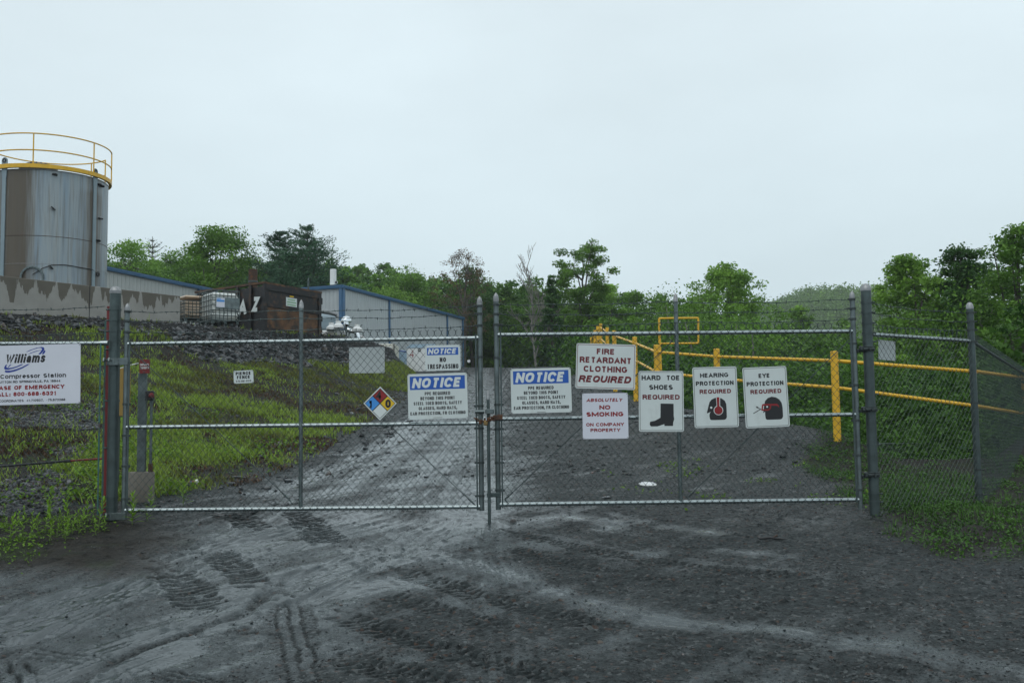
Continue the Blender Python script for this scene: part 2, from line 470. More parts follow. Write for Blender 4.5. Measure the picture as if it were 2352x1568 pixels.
def ground():
    xf = np.concatenate([np.arange(-6.6, -4.4, .02), np.arange(-4.4, 4.4, .0125), np.arange(4.4, 6.61, .02)])
    xl = [-6.6]; d = .03
    while xl[-1] > -420: xl.append(xl[-1] - d); d = min(d * 1.09, 12)
    xr = [float(xf[-1])]; d = .03
    while xr[-1] < 520: xr.append(xr[-1] + d); d = min(d * 1.09, 12)
    X = np.concatenate([xl[:0:-1], xf, xr[1:]])
    yf = np.concatenate([np.arange(5.0, 9.4, .0125), np.arange(9.4, 12.6, .02)])
    yl = [5.0]; d = .05
    while yl[-1] > -45: yl.append(yl[-1] - d); d *= 1.15
    yr = [yf[-1] + .02]; d = .022
    while yr[-1] < 760: yr.append(yr[-1] + d); d = min(d * 1.017, 14)
    Y = np.concatenate([yl[:0:-1], yf, yr[1:]])
    gx, gy = np.meshgrid(X, Y)
    z = H(gx, gy)
    near = sstep(60, 20, gy) * sstep(-4, 3, gy) * sstep(16, 9, np.abs(gx))
    toe, _, _ = seg_dist(gx, gy, TOE); inb = inside(gx, gy, BANK)
    bank = np.where(inb, sstep(0, .7, toe), 0.0)
    rock = np.zeros_like(z)
    dp = seg_dist(gx, gy, PAD, True)[0]
    t = toe / (toe + dp + 1e-6)
    rock = np.where(inb & ~inside(gx, gy, PAD), sstep(.55, .66, t + (vnoise(gx, gy, 1.5, 3) - .5) * .14 - .26 * sstep(-8.6, -11.4, gx)), 0)
    # left front verge and right verge as soil
    verge = sstep(-3.1, -4.8, gx + (vnoise(gx, gy, .8, 8) - .5) * 1.0 + (gy - 10.6) * .55) * sstep(8.0, 9.3, gy + (gx + 5) * .12) * (~inb)
    vr = sstep(2.6, 3.8, gx + (fbm(gx, gy, 1.2, 3, 9) - .5) * 2.2 - np.abs(gy - 10.3) * .25) * sstep(8.0, 9.0, gy) * sstep(21, 17, gy)
    soil = np.clip(np.maximum(np.maximum(bank, verge), vr * .9), 0, 1)
    wet = np.zeros_like(z)
    for pts, w, a in WETS:
        d = seg_dist(gx, gy, [G(*p) for p in pts])[0]
        ww = w * (.7 + .7 * vnoise(gx, gy, .5, 21))
        wet = np.maximum(wet, a * np.exp(-(d / ww) ** 2))
    # streaky breakup, stretched along the direction of travel
    ang = rad(52); sx = gx * math.cos(ang) + gy * math.sin(ang); sy = -gx * math.sin(ang) + gy * math.cos(ang)
    st = fbm(sx * .16, sy, .16, 4, 31) * .5 + fbm(gx, gy, .5, 4, 33) * .32 + fbm(gx, gy, .09, 3, 34) * .18
    left = sstep(2.0, -1.5, gx + (vnoise(gx, gy, 1.3, 35) - .5) * 1.2) * sstep(12, 10, gy)
    wet = np.clip(wet * 1.05 + left * .22 + (st - .5) * 2.3 - .04, 0, 1) * (1 - soil)
    far_gravel = sstep(30, 60, gy)
    wet = wet * (1 - far_gravel * .6)
    streak = np.zeros_like(z)
    for i, (pts, w, a) in enumerate(LONG):
        d, pos, sd = seg_dist(gx, gy, [G(*p) for p in pts])
        q = sd + (vnoise(gx, gy, .6, 90 + i) - .5) * .10
        env = np.exp(-(sd / w) ** 2) * sstep(.2, .6, vnoise(pos * .35, sd * 2, .4, 101 + i) + .15) * a
        streak += env * (np.cos(q * 2 * math.pi / .085) * .6 + np.cos(q * 2 * math.pi / .19 + i) * .6)
        wet = wet + env * .16 * (1 - soil)
    streak = np.clip(streak, -1.2, 1.2) * (1 - soil)
    wet = np.clip(wet + streak * .22, 0, 1)
    # relief
    rough_amt = 1 - .72 * wet
    det = (fbm(gx, gy, 1.8, 3, 40) - .5) * .07
    det += (fbm(sx * .22, sy, .22, 3, 42) - .5) * .030 * (.4 + wet)
    det += (fbm(gx, gy, .16, 4, 44, .62) - .5) * .026 * rough_amt
    det += np.maximum(0, vnoise(gx, gy, .045, 46) - .72) * .05 * rough_amt
    cl = np.maximum(0, vnoise(gx, gy, .07, 47) - .8) * .09 * sstep(.45, .75, vnoise(gx, gy, .7, 48))
    det += cl
    det += soil * (fbm(gx, gy, .5, 4, 50) - .5) * .12
    det += streak * .007
    det *= 1 - .4 * sstep(11, 13, gy)
    z = z + det * near + (fbm(gx, gy, 6, 3, 51) - .5) * .5 * sstep(40, 90, gy)
    dent = np.zeros_like(z)
    for pts, w, kind, dep in tracks():
        xs = [p[0] for p in pts]; ys = [p[1] for p in pts]
        m = (gx > min(xs) - .6) & (gx < max(xs) + .6) & (gy > min(ys) - .6) & (gy < max(ys) + .6)
        if not m.any(): continue
        x = gx[m]; y = gy[m]
        d, pos, side = seg_dist(x, y, pts)
        L = sum(math.hypot(pts[i + 1][0] - pts[i][0], pts[i + 1][1] - pts[i][1]) for i in range(len(pts) - 1))
        pos = pos + (vnoise(x, y, .09, 61) - .5) * .05
        sd = side + (vnoise(x, y, .12, 62) - .5) * .04
        wv = w * (.75 + .5 * vnoise(x, y, .2, 70)); prof = sstep(wv * 1.3, wv * .8, np.abs(sd)) * sstep(0, .3, pos + (vnoise(x, y, .1, 71) - .5) * .3) * sstep(L, L - .3, pos + (vnoise(x, y, .1, 72) - .5) * .3)
        fade = sstep(.22, .55, vnoise(x, y, .28, 63) + .12)
        if kind == 'lug':
            pat = .1 + 1.3 * (np.sin(pos * 2 * math.pi / .095 + np.abs(sd) * 12 + (vnoise(x, y, .15, 67) - .5) * 2) > -.05) * sstep(.25, .45, vnoise(x, y, .07, 68) + .12)
        elif kind == 'chev':
            pat = .12 + 1.0 * sstep(-.1, .5, np.sin(pos * 2 * math.pi / .078 + np.sign(sd) * 1.5 + np.abs(sd) * 24)) * sstep(.25, .5, vnoise(x, y, .16, 69) + .12)
        elif kind == 'groove':
            pat = .15 + 1.0 * (np.cos(sd / w * math.pi * 3.2) > .6) + .5 * ((np.abs(sd) > w * .8) & (np.sin(pos * 2 * math.pi / .06) > 0))
        elif kind == 'smear':
            pat = .35 + .7 * vnoise(pos * .15, sd * 1.0, .028, 65); fade = 1
        else:
            pat = 1.0 * np.exp(-(sd / w) ** 2) + .4 * vnoise(x, y, .05, 64)
        dz = -dep * 1.5 * prof * pat * (.5 + .5 * fade)
        ridge = dep * .2 * np.exp(-((np.abs(sd) - w * 1.35) / (.035)) ** 2) * sstep(0, .12, pos) * sstep(L, L - .12, pos) * vnoise(x, y, .08, 66)
        z[m] += dz + ridge
        dent[m] = np.maximum(dent[m], -dz / dep * {'smear': 0, 'groove': .45, 'rut': .4, 'chev': .75, 'lug': .8}[kind])
    wet = np.clip(wet - dent * 1.3, 0, 1)
    ny, nx = gx.shape
    idx = np.arange(nx * ny).reshape(ny, nx)
    q = np.stack([idx[:-1, :-1], idx[:-1, 1:], idx[1:, 1:], idx[1:, :-1]], -1).reshape(-1, 4)
    m = bpy.data.materials.new('wet_gravel_ground'); m.use_nodes = True
    N, L = nt(m); b = N['Principled BSDF']
    def A(n):
        a = N.new('ShaderNodeAttribute'); a.attribute_name = n; return a.outputs['Fac']
    def noise(sc, det=6, ro=.6):
        t = N.new('ShaderNodeTexNoise'); t.inputs['Scale'].default_value = sc; t.inputs['Detail'].default_value = det; t.inputs['Roughness'].default_value = ro
        L.new(geo.outputs['Position'], t.inputs['Vector']); return t.outputs[0]
    def mixc(f, a, bb):
        mx = N.new('ShaderNodeMix'); mx.data_type = 'RGBA'
        for k, s in (('A', a), ('B', bb)):
            if isinstance(s, tuple): mx.inputs[k].default_value = (*s, 1)
            else: L.new(s, mx.inputs[k])
        L.new(f, mx.inputs['Factor']); return mx.outputs['Result']
    def mr(i, a, bb, c, d):
        r = N.new('ShaderNodeMapRange'); r.inputs[1].default_value = a; r.inputs[2].default_value = bb; r.inputs[3].default_value = c; r.inputs[4].default_value = d
        L.new(i, r.inputs[0]); return r.outputs[0]
    def math_(op, a, bb):
        r = N.new('ShaderNodeMath'); r.operation = op
        for k, s in enumerate((a, bb)):
            if isinstance(s, (int, float)): r.inputs[k].default_value = s
            else: L.new(s, r.inputs[k])
        return r.outputs[0]
    geo = N.new('ShaderNodeNewGeometry')
    wa, so, ro = A('wet'), A('soil'), A('rock')
    fine = noise(55, 8, .7); mid = noise(3.5, 6)
    vor = N.new('ShaderNodeTexVoronoi'); vor.inputs['Scale'].default_value = 38; L.new(geo.outputs['Position'], vor.inputs['Vector'])
    vsep = N.new('ShaderNodeSeparateColor'); L.new(vor.outputs['Color'], vsep.inputs[0])
    vor2 = N.new('ShaderNodeTexVoronoi'); vor2.inputs['Scale'].default_value = 15; L.new(geo.outputs['Position'], vor2.inputs['Vector'])
    vs2 = N.new('ShaderNodeSeparateColor'); L.new(vor2.outputs['Color'], vs2.inputs[0])
    grav = mixc(mr(vsep.outputs[0], .15, 1, 0, 1), (.005, .0085, .0095), (.028, .038, .040))
    grav = mixc(mr(vsep.outputs[1], .93, .96, 0, .8), grav, (.11, .12, .12))
    grav = mixc(mr(vsep.outputs[2], .95, .97, 0, .7), grav, (.085, .045, .03))
    grav = mixc(mr(fine, .35, .7, 0, .6), grav, (.030, .032, .031))
    mud = mixc(mr(mid, .35, .65, 0, 1), (.014, .023, .026), (.028, .041, .045))
    wn = math_('ADD', wa, mr(fine, .3, .7, -.3, .3))
    wf = mr(wn, .25, .75, 0, 1)
    c = mixc(wf, grav, mud)
    soilc = mixc(mr(noise(9, 8), .35, .65, 0, 1), (.013, .0135, .0125), (.032, .029, .024))
    soilc = mixc(mr(noise(.9, 5), .52, .66, 0, .75), soilc, (.025, .040, .012))
    c = mixc(mr(math_('ADD', so, mr(fine, .3, .7, -.2, .2)), .3, .7, 0, 1), c, soilc)
    c = mixc(mr(ro, .3, .7, 0, 1), c, (.012, .013, .013))
    c = mixc(A('far'), c, (.035, .075, .02))
    L.new(c, b.inputs['Base Color'])
    rg = mr(wn, .15, .9, .56, .14)
    rg = math_('ADD', rg, mr(noise(14, 5), .3, .7, -.05, .10))
    rg = math_('MAXIMUM', rg, mr(so, .3, .8, 0, .85))
    L.new(rg, b.inputs['Roughness']); L.new(mr(wn, .05, .85, .16, .62), b.inputs['Specular IOR Level'])
    hgt = math_('ADD', math_('MULTIPLY', fine, .5), math_('MULTIPLY', mr(vor.outputs['Distance'], 0, .7, 1, 0), .9))
    hgt = math_('ADD', hgt, math_('MULTIPLY', mr(vor2.outputs['Distance'], 0, .6, 1, 0), .5))
    hs = math_('MULTIPLY', hgt, mr(wn, .2, .9, 1, .07))
    bp = N.new('ShaderNodeBump'); bp.inputs['Distance'].default_value = .011; bp.inputs['Strength'].default_value = 1
    L.new(hs, bp.inputs['Height']); L.new(bp.outputs[0], b.inputs['Normal'])
    o = big_mesh('ground', np.stack([gx.ravel(), gy.ravel(), z.ravel()], 1), q, m,
                 {'wet': wet.ravel(), 'soil': soil.ravel(), 'rock': rock.ravel(), 'far': sstep(96, 120, gy).ravel()}, smooth=True)
    tag(o, 'wet dark gravel and mud road rising through the gate, marked by tyre treads', kind='structure')
    return o, (X, Y, z, wet, soil, rock)


GND, (GX, GY, GZ, GWET, GSOIL, GROCK) = ground()


def samp(F, x, y):
    i = np.clip(np.searchsorted(GX, x) - 1, 0, len(GX) - 2); j = np.clip(np.searchsorted(GY, y) - 1, 0, len(GY) - 2)
    fx = (x - GX[i]) / (GX[i + 1] - GX[i]); fy = (y - GY[j]) / (GY[j + 1] - GY[j])
    return (F[j, i] * (1 - fx) + F[j, i + 1] * fx) * (1 - fy) + (F[j + 1, i] * (1 - fx) + F[j + 1, i + 1] * fx) * fy


def gz(x, y):
    return float(samp(GZ, np.array([x]), np.array([y]))[0])


# ---------------------------------------------------------------- stones
CUBE = np.array([(x, y, z) for x in (-1, 1) for y in (-1, 1) for z in (-1, 1)], float) * .5
CF = np.array([(0, 1, 3, 2), (4, 6, 7, 5), (0, 4, 5, 1), (2, 3, 7, 6), (0, 2, 6, 4), (1, 5, 7, 3)])


def rand_rot(n, tilt):
    yaw = RNG.random(n) * 2 * np.pi; tx = RNG.normal(0, tilt, n); ty = RNG.normal(0, tilt, n)
    cx, sx = np.cos(tx), np.sin(tx); cy, sy = np.cos(ty), np.sin(ty); cz, sz = np.cos(yaw), np.sin(yaw)
    R = np.zeros((n, 3, 3))
    R[:, 0, 0] = cz * cy; R[:, 0, 1] = cz * sy * sx - sz * cx; R[:, 0, 2] = cz * sy * cx + sz * sx
    R[:, 1, 0] = sz * cy; R[:, 1, 1] = sz * sy * sx + cz * cx; R[:, 1, 2] = sz * sy * cx - cz * sx
    R[:, 2, 0] = -sy; R[:, 2, 1] = cy * sx; R[:, 2, 2] = cy * cx
    return R


def stones(name, x, y, size, flat, tilt, mat_, sink=.2, zoff=0.):
    n = len(x); z = samp(GZ, x, y)
    dim = np.stack([size * RNG.uniform(.7, 1.3, n), size * RNG.uniform(.5, 1.0, n), size * flat * RNG.uniform(.6, 1.4, n)], 1)
    V = np.repeat(CUBE[None], n, 0) * RNG.uniform(.55, 1.1, (n, 8, 1)) + RNG.normal(0, .09, (n, 8, 3))
    V = V * dim[:, None, :]
    V = np.einsum('nij,nkj->nki', rand_rot(n, tilt), V)
    V += np.stack([x, y, z + dim[:, 2] * (.5 - sink) + zoff], 1)[:, None, :]
    Fq = (CF[None] + (np.arange(n) * 8)[:, None, None]).reshape(-1, 4)
    tint = np.repeat(RNG.random(n), 8)
    return big_mesh(name, V.reshape(-1, 3), Fq, mat_, {'tint': tint})


def stone_mat(name, cols, rough, bump=.01):
    m = bpy.data.materials.new(name); m.use_nodes = True
    N, L = nt(m); b = N['Principled BSDF']
    at = N.new('ShaderNodeAttribute'); at.attribute_name = 'tint'
    cr = N.new('ShaderNodeValToRGB'); cr.color_ramp.interpolation = 'LINEAR'
    e = cr.color_ramp.elements
    for i, (p, c) in enumerate(cols):
        el = e[i] if i < 2 else e.new(p)
        el.position = p; el.color = (*c, 1)
    L.new(at.outputs['Fac'], cr.inputs[0])
    ge = N.new('ShaderNodeNewGeometry'); no = N.new('ShaderNodeTexNoise'); no.inputs['Scale'].default_value = 18; no.inputs['Detail'].default_value = 6
    L.new(ge.outputs['Position'], no.inputs['Vector'])
    mx = N.new('ShaderNodeMix'); mx.data_type = 'RGBA'; mx.blend_type = 'MULTIPLY'; mx.inputs['Factor'].default_value = .7
    L.new(cr.outputs[0], mx.inputs['A'])
    c2 = N.new('ShaderNodeMapRange'); c2.inputs[1].default_value = .3; c2.inputs[2].default_value = .7; c2.inputs[3].default_value = .5; c2.inputs[4].default_value = 1.5
    L.new(no.outputs[0], c2.inputs[0]); L.new(c2.outputs[0], mx.inputs['B']); L.new(mx.outputs['Result'], b.inputs['Base Color'])
    b.inputs['Roughness'].default_value = rough
    bp = N.new('ShaderNodeBump'); bp.inputs['Distance'].default_value = bump; L.new(no.outputs[0], bp.inputs['Height']); L.new(bp.outputs[0], b.inputs['Normal'])
    return m


M['chips'] = stone_mat('shale_chips', [(0, (.012, .014, .015)), (.6, (.03, .035, .036)), (.93, (.06, .066, .068)), (.97, (.075, .045, .035)), (1, (.16, .17, .17))], .22, .003)
M['rubble'] = stone_mat('shale_rubble', [(0, (.012, .014, .016)), (.5, (.034, .039, .045)), (.8, (.075, .083, .092)), (.9, (.06, .042, .03)), (1, (.13, .14, .15))], .28, .02)

# gravel: near field
def scatter_gravel():
    n = 75000
    y = 5.0 + 12 * RNG.random(n) ** 1.35
    x = (RNG.random(n) - .5) * 1.12 * y
    w = samp(GWET, x, y); so = samp(GSOIL, x, y)
    dens = (1 - .97 * w) * (1 - .45 * so) * np.clip(fbm(x, y, .5, 3, 70) * 1.8 - .3, .08, 1)
    k = (RNG.random(n) < dens)
    x, y = x[k], y[k]
    s = .004 + .013 * RNG.random(len(x)) ** 4 + .0006 * y
    o = stones('gravel', x, y, s, .35, .3, M['chips'], .3)
    tag(o, 'loose dark shale chips scattered over the wet road around the gate', kind='stuff')
    # farther up the drive, larger flat slates
    n = 7000
    y = 14 + 50 * RNG.random(n) ** 1.6
    x = -5 + 9.5 * RNG.random(n)
    k = (samp(GROCK, x, y) < .3) & (~inside(x, y, DROP)) & (RNG.random(n) < np.clip(fbm(x, y, 2, 3, 72) * 2.2 - .55, .05, 1) * (1 - .8 * samp(GWET, x, y))) & (samp(GSOIL, x, y) < .6)
    x, y = x[k], y[k]
    o = stones('slate_gravel', x, y, .02 + .05 * RNG.random(len(x)) ** 3 + y * .0006, .3, .25, M['chips'], .25)
    tag(o, 'coarse slate gravel covering the drive beyond the gate', kind='stuff')


scatter_gravel()


def scatter_rubble():
    n = 110000
    x = -30 + 26 * RNG.random(n); y = 14 + 46 * RNG.random(n)
    r = samp(GROCK, x, y)
    inp = inside(x, y, PAD)
    dp = seg_dist(x, y, PAD, True)[0]
    k = ((r > .3) | (inp & (dp < .2))) & (x > -.62 * y)
    x, y = x[k], y[k]; n = len(x)
    s = (.06 + .22 * RNG.random(n) ** 3) * np.where(inp[k] | (dp[k] < .7), .5, 1)
    o = stones('stone_rubble', x, y, s, .30, .5, M['rubble'], .35, .0)
    tag(o, 'broken dark shale rubble covering the top of the embankment', kind='stuff')
    # scattered stones lower on the bank and at its toe
    n = 6000
    x = -14 + 12 * RNG.random(n); y = 11 + 26 * RNG.random(n)
    toe = seg_dist(x, y, TOE)[0]; inb = inside(x, y, BANK)
    k = (samp(GROCK, x, y) < .5) & (toe < 3.0) & (RNG.random(n) < np.where(toe < .9, .55, .12))
    x, y = x[k], y[k]
    o = stones('bank_stones', x, y, .03 + .11 * RNG.random(len(x)) ** 3, .35, .35, M['rubble'], .25)
    tag(o, 'small broken stones strewn along the foot of the grassy bank', kind='stuff')
    # coarse dark gravel slope behind the left fence
    n = 34000
    x = -12.0 + 7.4 * RNG.random(n); y = 11.3 + 8 * RNG.random(n)
    k = (fbm(x, y, 1.6, 3, 77) > .38) & (x < -5.0 - (y - 11.3) * .33)
    x, y = x[k], y[k]
    o = stones('crushed_stone', x, y, .03 + .05 * RNG.random(len(x)) ** 2, .5, .4, M['rubble'], .2)
    tag(o, 'crushed dark stone on the slope behind the fence under the station sign', kind='stuff')


scatter_rubble()
# ------------------------------------------------------------------ chain link fencing
WP, HP = .0373, .0435      # half diamond


def chain(p0, p1, z0, z1, seed=0, tips=True, wr=.0027, zoff=None):
    """woven diamond mesh between two plan points; returns MB"""
    p0 = np.array(p0[:2], float); p1 = np.array(p1[:2], float)
    L = np.linalg.norm(p1 - p0); dr = (p1 - p0) / L; nrm = np.array([dr[1], -dr[0]])
    n = int(L / WP) - 1; rows = int(round((z1 - z0) / HP)); hp = (z1 - z0) / rows
    rs = np.random.default_rng(seed)
    wob = lambda s, k: .006 * math.sin(s * 2.1 + seed) + .004 * math.sin(k * .7 + s * 3.3)
    mb = MB()
    for i in range(n):
        pts = []
        for j in range(rows + 1):
            c = i + ((j + i) % 2)
            s = c * WP + wob(c * WP, j)
            off = .0028 * (1 if (i + j) % 2 else -1)
            q = p0 + dr * s + nrm * off
            zz = z0 + j * hp + (zoff(s) if zoff else 0) + .003 * math.sin(c * .9 + seed)
            pts.append((q[0], q[1], zz))
        mb.tube(pts, wr, 4, cap=False)
    if tips:
        for c in range(0, n + 1):
            if (rows + c) % 2 == 0 or True:
                # joint columns at the top row where two pickets meet
                if ((rows + c) % 2) != (0):
                    continue
                s = c * WP
                q = p0 + dr * s
                zz = z1 + (zoff(s) if zoff else 0)
                b = np.array([q[0], q[1], zz]); t = b + np.array([0, 0, .028])
                mb.tube([b, t], wr * 1.7, 4, cap=False)
                for sg in (-1, 1):
                    l = rs.uniform(.016, .024)
                    mb.tube([t, t + np.array([dr[0] * sg * l, dr[1] * sg * l, rs.uniform(.012, .02)])], wr, 4, cap=False)
    return mb


def barbed(pts, seed=0):
    """two twisted strands with four-point barbs along a polyline"""
    rs = np.random.default_rng(seed)
    pts = np.array(pts, float)
    seg = np.linalg.norm(np.diff(pts, axis=0), axis=1); cum = np.concatenate([[0], np.cumsum(seg)])
    L = cum[-1]; n = int(L / .02)
    s = np.linspace(0, L, n)
    c = np.stack([np.interp(s, cum, pts[:, k]) for k in range(3)], 1)
    c[:, 2] += .004 * np.sin(s * 7 + seed) + .003 * np.sin(s * 17 + seed * 2)
    mb = MB()
    for ph in (0, math.pi):
        o = np.stack([np.zeros(n), np.cos(s * 55 + ph) * .0022, np.sin(s * 55 + ph) * .0022], 1)
        mb.tube(c + o, .0024, 4, cap=False)
    b = .06 + rs.uniform(0, .05)
    while b < L:
        k = int(b / L * (n - 1)); q = c[k]
        mb.tube([q - [.006, 0, 0], q + [.006, 0, 0]], .0065, 5)
        for _ in range(4):
            d = rs.normal(0, 1, 3); d[0] *= .4; d /= np.linalg.norm(d)
            mb.tube([q, q + d * .024], .002, 3)
        b += .122 + rs.uniform(-.012, .012)
    return mb


def sag(a, b, d=.015, n=9):
    t = np.linspace(0, 1, n)[:, None]
    p = np.array(a) * (1 - t) + np.array(b) * t
    p[:, 2] -= d * (1 - (2 * t[:, 0] - 1) ** 2)
    return p


def acorn(mb, c, r):
    mb.lathe(c, [(r * 1.12, -.02), (r * 1.14, .012), (r * 1.0, .016), (r * 1.02, .03), (r * .72, .05), (r * .35, .064), (r * .12, .072), (0, .074)], 16)


def dome(mb, c, r):
    mb.lathe(c, [(r * 1.06, -.03), (r * 1.08, .0), (r * 1.02, .004), (r * .98, .014), (r * .75, .034), (r * .4, .046), (0, .05)], 20)


def band_ring(mb, c, r, h=.022):
    mb.lathe(c, [(r, -h / 2), (r + .006, -h / 2), (r + .006, h / 2), (r, h / 2)], 16)


def vpost(ut, vt, ub, vb, Y):
    """base and top of an upright from its sighted ends"""
    a = P(ut, vt, Y); b = P(ub, vb, Y)
    x = (a[0] + b[0]) / 2
    return np.array([x, Y, b[2]]), np.array([x, Y, a[2]])


def leaf(name, label, Ya, Yb, ua, ub, rails, ups, mid, wires, braces, bandsA, bandsB, seed, hinge_left):
    """one gate leaf. rails: list of (name, va, vb)"""
    A_b, A_t = vpost(*ups[0], Ya); B_b, B_t = vpost(*ups[2], Yb)
    root = empty('gate_leaf', (float((A_b if hinge_left else B_b)[0]), float((A_b if hinge_left else B_b)[1]), 0.02), label, 'gate', 'leaves of the chain link double gate')
    ru, rr = .0265, .021
    for k, (b, t) in enumerate([(A_b, A_t), (B_b, B_t)]):
        mb = MB(); mb.tube([b, t], ru, 14); o = mb.build('upright', M['galv'], root, True)
        c = MB(); acorn(c, t, ru); cc = c.build('post_cap', M['cap'], None, True); cc.parent = o
        shift_child(cc, root)
    f = (mid[0] - ua) / (ub - ua); Ym = Ya + (Yb - Ya) * f
    m_b, m_t = vpost(*mid, Ym)
    # rails
    zr = {}
    for nm, va, vb in rails:
        a = P(ua, va, Ya); b = P(ub, vb, Yb)
        a = np.array([A_b[0], Ya, a[2]]); b = np.array([B_b[0], Yb, b[2]])
        mb = MB(); mb.tube([a, b], rr if nm != 'bottom_rail' else .022, 14)
        # weld collars
        for e, s in ((a, 1), (b, -1)):
            mb.tube([e + (b - a) * .004 * s, e + (b - a) * .011 * s], rr * 1.18, 12)
        mb.build(nm, M['rail'], root, True)
        zr[nm] = (a, b)
        d = MB()
        rs = np.random.default_rng(seed + len(nm))
        for _ in range(70):
            t = rs.random() if rs.random() < .5 else (rs.integers(0, 12) + rs.normal(0, .02)) / 12
            t = min(max(t, .01), .99)
            q = a * (1 - t) + b * t; q = q + [0, 0, -rr - .0025]
            d.lathe(q, [(0, .003), (.0022, .001), (.0028, -.002), (.0018, -.0042), (0, -.005)], 6)
        o = d.build('water_drops', M['drop'], root, True); o['kind'] = 'stuff'
    def zat(nm, x):
        a, b = zr[nm]; t = (x - a[0]) / (b[0] - a[0]); return a * (1 - t) + b * t
    mb = MB(); q0 = zat('bottom_rail', m_b[0]); mb.tube([[m_b[0], q0[1], q0[2]], [m_b[0], q0[1], m_t[2]]], .0215, 14)
    for nm in ('top_rail', 'middle_rail'):
        q = zat(nm, m_b[0]); mb.tube([[q[0], q[1], q[2] - .03], [q[0], q[1], q[2] + .03]], .026, 12)
    o = mb.build('upright', M['galv'], root, True)
    c = MB(); acorn(c, [m_b[0], q0[1], m_t[2]], .0225); cc = c.build('post_cap', M['cap'], None, True); cc.parent = o; shift_child(cc, root)
    # mesh fabric on the camera side of the frame
    n = np.array([0, -.027])
    a, b = zr['top_rail']; c, d = zr['bottom_rail']
    sgn = 1
    pa = np.array([A_b[0] + .055, Ya]) + n; pb = np.array([B_b[0] - .055, Yb]) + n
    L = pb[0] - pa[0]
    z0 = c[2] - .035; z1 = a[2] + .045
    dz = lambda s: (b[2] - a[2]) * s / L
    chain(pa, pb, z0, z1, seed, True, .0027, dz).build('chain_link_mesh', M['wire'], root)
    # tension bars + bands
    for (px, base, bz, s) in ((pa[0] - .012, A_b, bandsA, 1), (pb[0] + .012, B_b, bandsB, -1)):
        Yq = base[1]
        mb = MB(); mb.box([px, Yq - .03, (z0 + z1) / 2], [.016, .006, z1 - z0 - .01]); mb.build('tension_bar', M['galv_dark'], root)
        for v in bz:
            z = P(ua if s > 0 else ub, v, Yq)[2]
            mb = MB(); band_ring(mb, [base[0], Yq, z], ru)
            mb.box([(base[0] + px) / 2 + .014 * s, Yq - .027, z], [abs(px - base[0]) + .02, .008, .022])
            mb.tube([[px + .014 * s, Yq - .045, z], [px + .014 * s, Yq - .01, z]], .006, 6)
            mb.build('tension_band', M['band'], root, True)
    # barbed wire
    for k, w in enumerate(wires):
        pts = []
        xs = [(ua, Ya, w[0], A_b[0]), (mid[0], Ym, w[1], m_b[0]), (ub, Yb, w[2], B_b[0])]
        pp = [np.array([x, Y - .03, P(u, v, Y)[2]]) for u, Y, v, x in xs]
        line = np.concatenate([sag(pp[0], pp[1], .012 + .006 * k), sag(pp[1], pp[2], .02)[1:]])
        barbed(line, seed + k).build('barbed_wire', M['wire'], root)
        for q in (pp[0], pp[2]):
            mb = MB(); band_ring(mb, q + [0, .03, 0], ru, .026)
            s = 1 if q is pp[0] else -1
            mb.tube([q + [.02 * s, .01, 0], q + [.055 * s, 0, .002]], .008, 6)
            mb.build('wire_clip', M['band'], root, True)
    # truss rods
    for (u1, v1, u2, v2) in braces:
        f1 = (u1 - ua) / (ub - ua); f2 = (u2 - ua) / (ub - ua)
        a_ = P(u1, v1, Ya + (Yb - Ya) * f1 - .012); b_ = P(u2, v2, Ya + (Yb - Ya) * f2 - .012)
        mb = MB(); mb.tube([a_, b_], .0045, 7)
        dd = (b_ - a_) / np.linalg.norm(b_ - a_)
        low = b_ if b_[2] < a_[2] else a_; s = -1 if low is b_ else 1
        mb.tube([low + dd * s * .10, low + dd * s * .02], .009, 6)
        mb.tube([low, low + [(.03 if low is b_ else -.03) * 1, 0, -.045]], .006, 6)
        mb.build('brace_rod', M['galv_dark'], root, True)
    return root, A_b, B_b


def shift_child(c, root):
    """mesh was built in world space; move it into the frame of its (unrotated) parents"""
    w = world_loc(root)
    for v in c.data.vertices:
        v.co.x -= w[0]; v.co.y -= w[1]; v.co.z -= w[2]


M['wire_light'] = mat('wet_fence_wire', (.20, .24, .24), .35, .6, .3, 14)
md = bpy.data.materials.new('water_drop'); md.use_nodes = True
_b = md.node_tree.nodes['Principled BSDF']; _b.inputs['Base Color'].default_value = (.75, .8, .82, 1); _b.inputs['Roughness'].default_value = .08; _b.inputs['Metallic'].default_value = .6
M['drop'] = md

LA, LB = 10.77, 10.62
leafL, LLa, LLb = leaf('gate_leaf', 'chain link gate leaf carrying the coloured hazard diamond, hinged beside the station sign', LA, LB, 289, 1103,
     [('top_rail', 790, 776), ('middle_rail', 981, 971.5), ('bottom_rail', 1171.5, 1163)],
     [(289.5, 712, 287, 1183), None, (1100, 696, 1107, 1172)], (690, 704, 692, 1160),
     [(716, 714, 703), (738, 731, 721), (763, 757, 748)],
     [(300, 802, 664, 1146), (704, 800, 1092, 1160)],
     (833, 928, 1000, 1070, 1145), (820, 932, 983, 1062, 1138), 3, True)
leafR, LRa, LRb = leaf('gate_leaf', 'chain link gate leaf carrying the black boot sign, hinged beside the corner fence', 10.55, 10.63, 1141, 1966,
     [('top_rail', 769, 760.5), ('middle_rail', 962, 951.5), ('bottom_rail', 1158, 1147)],
     [(1139, 688, 1144, 1170), None, (1955, 684, 1977, 1168)], (1551, 689, 1563, 1152),
     [(700, 694, 688), (722, 717.5, 709), (746, 740, 733)],
     [(1545, 782, 1160, 1146), (1950, 780, 1578, 1142)],
     (822, 929, 985, 1062, 1125), (789, 884, 965, 1045, 1124), 9, False)


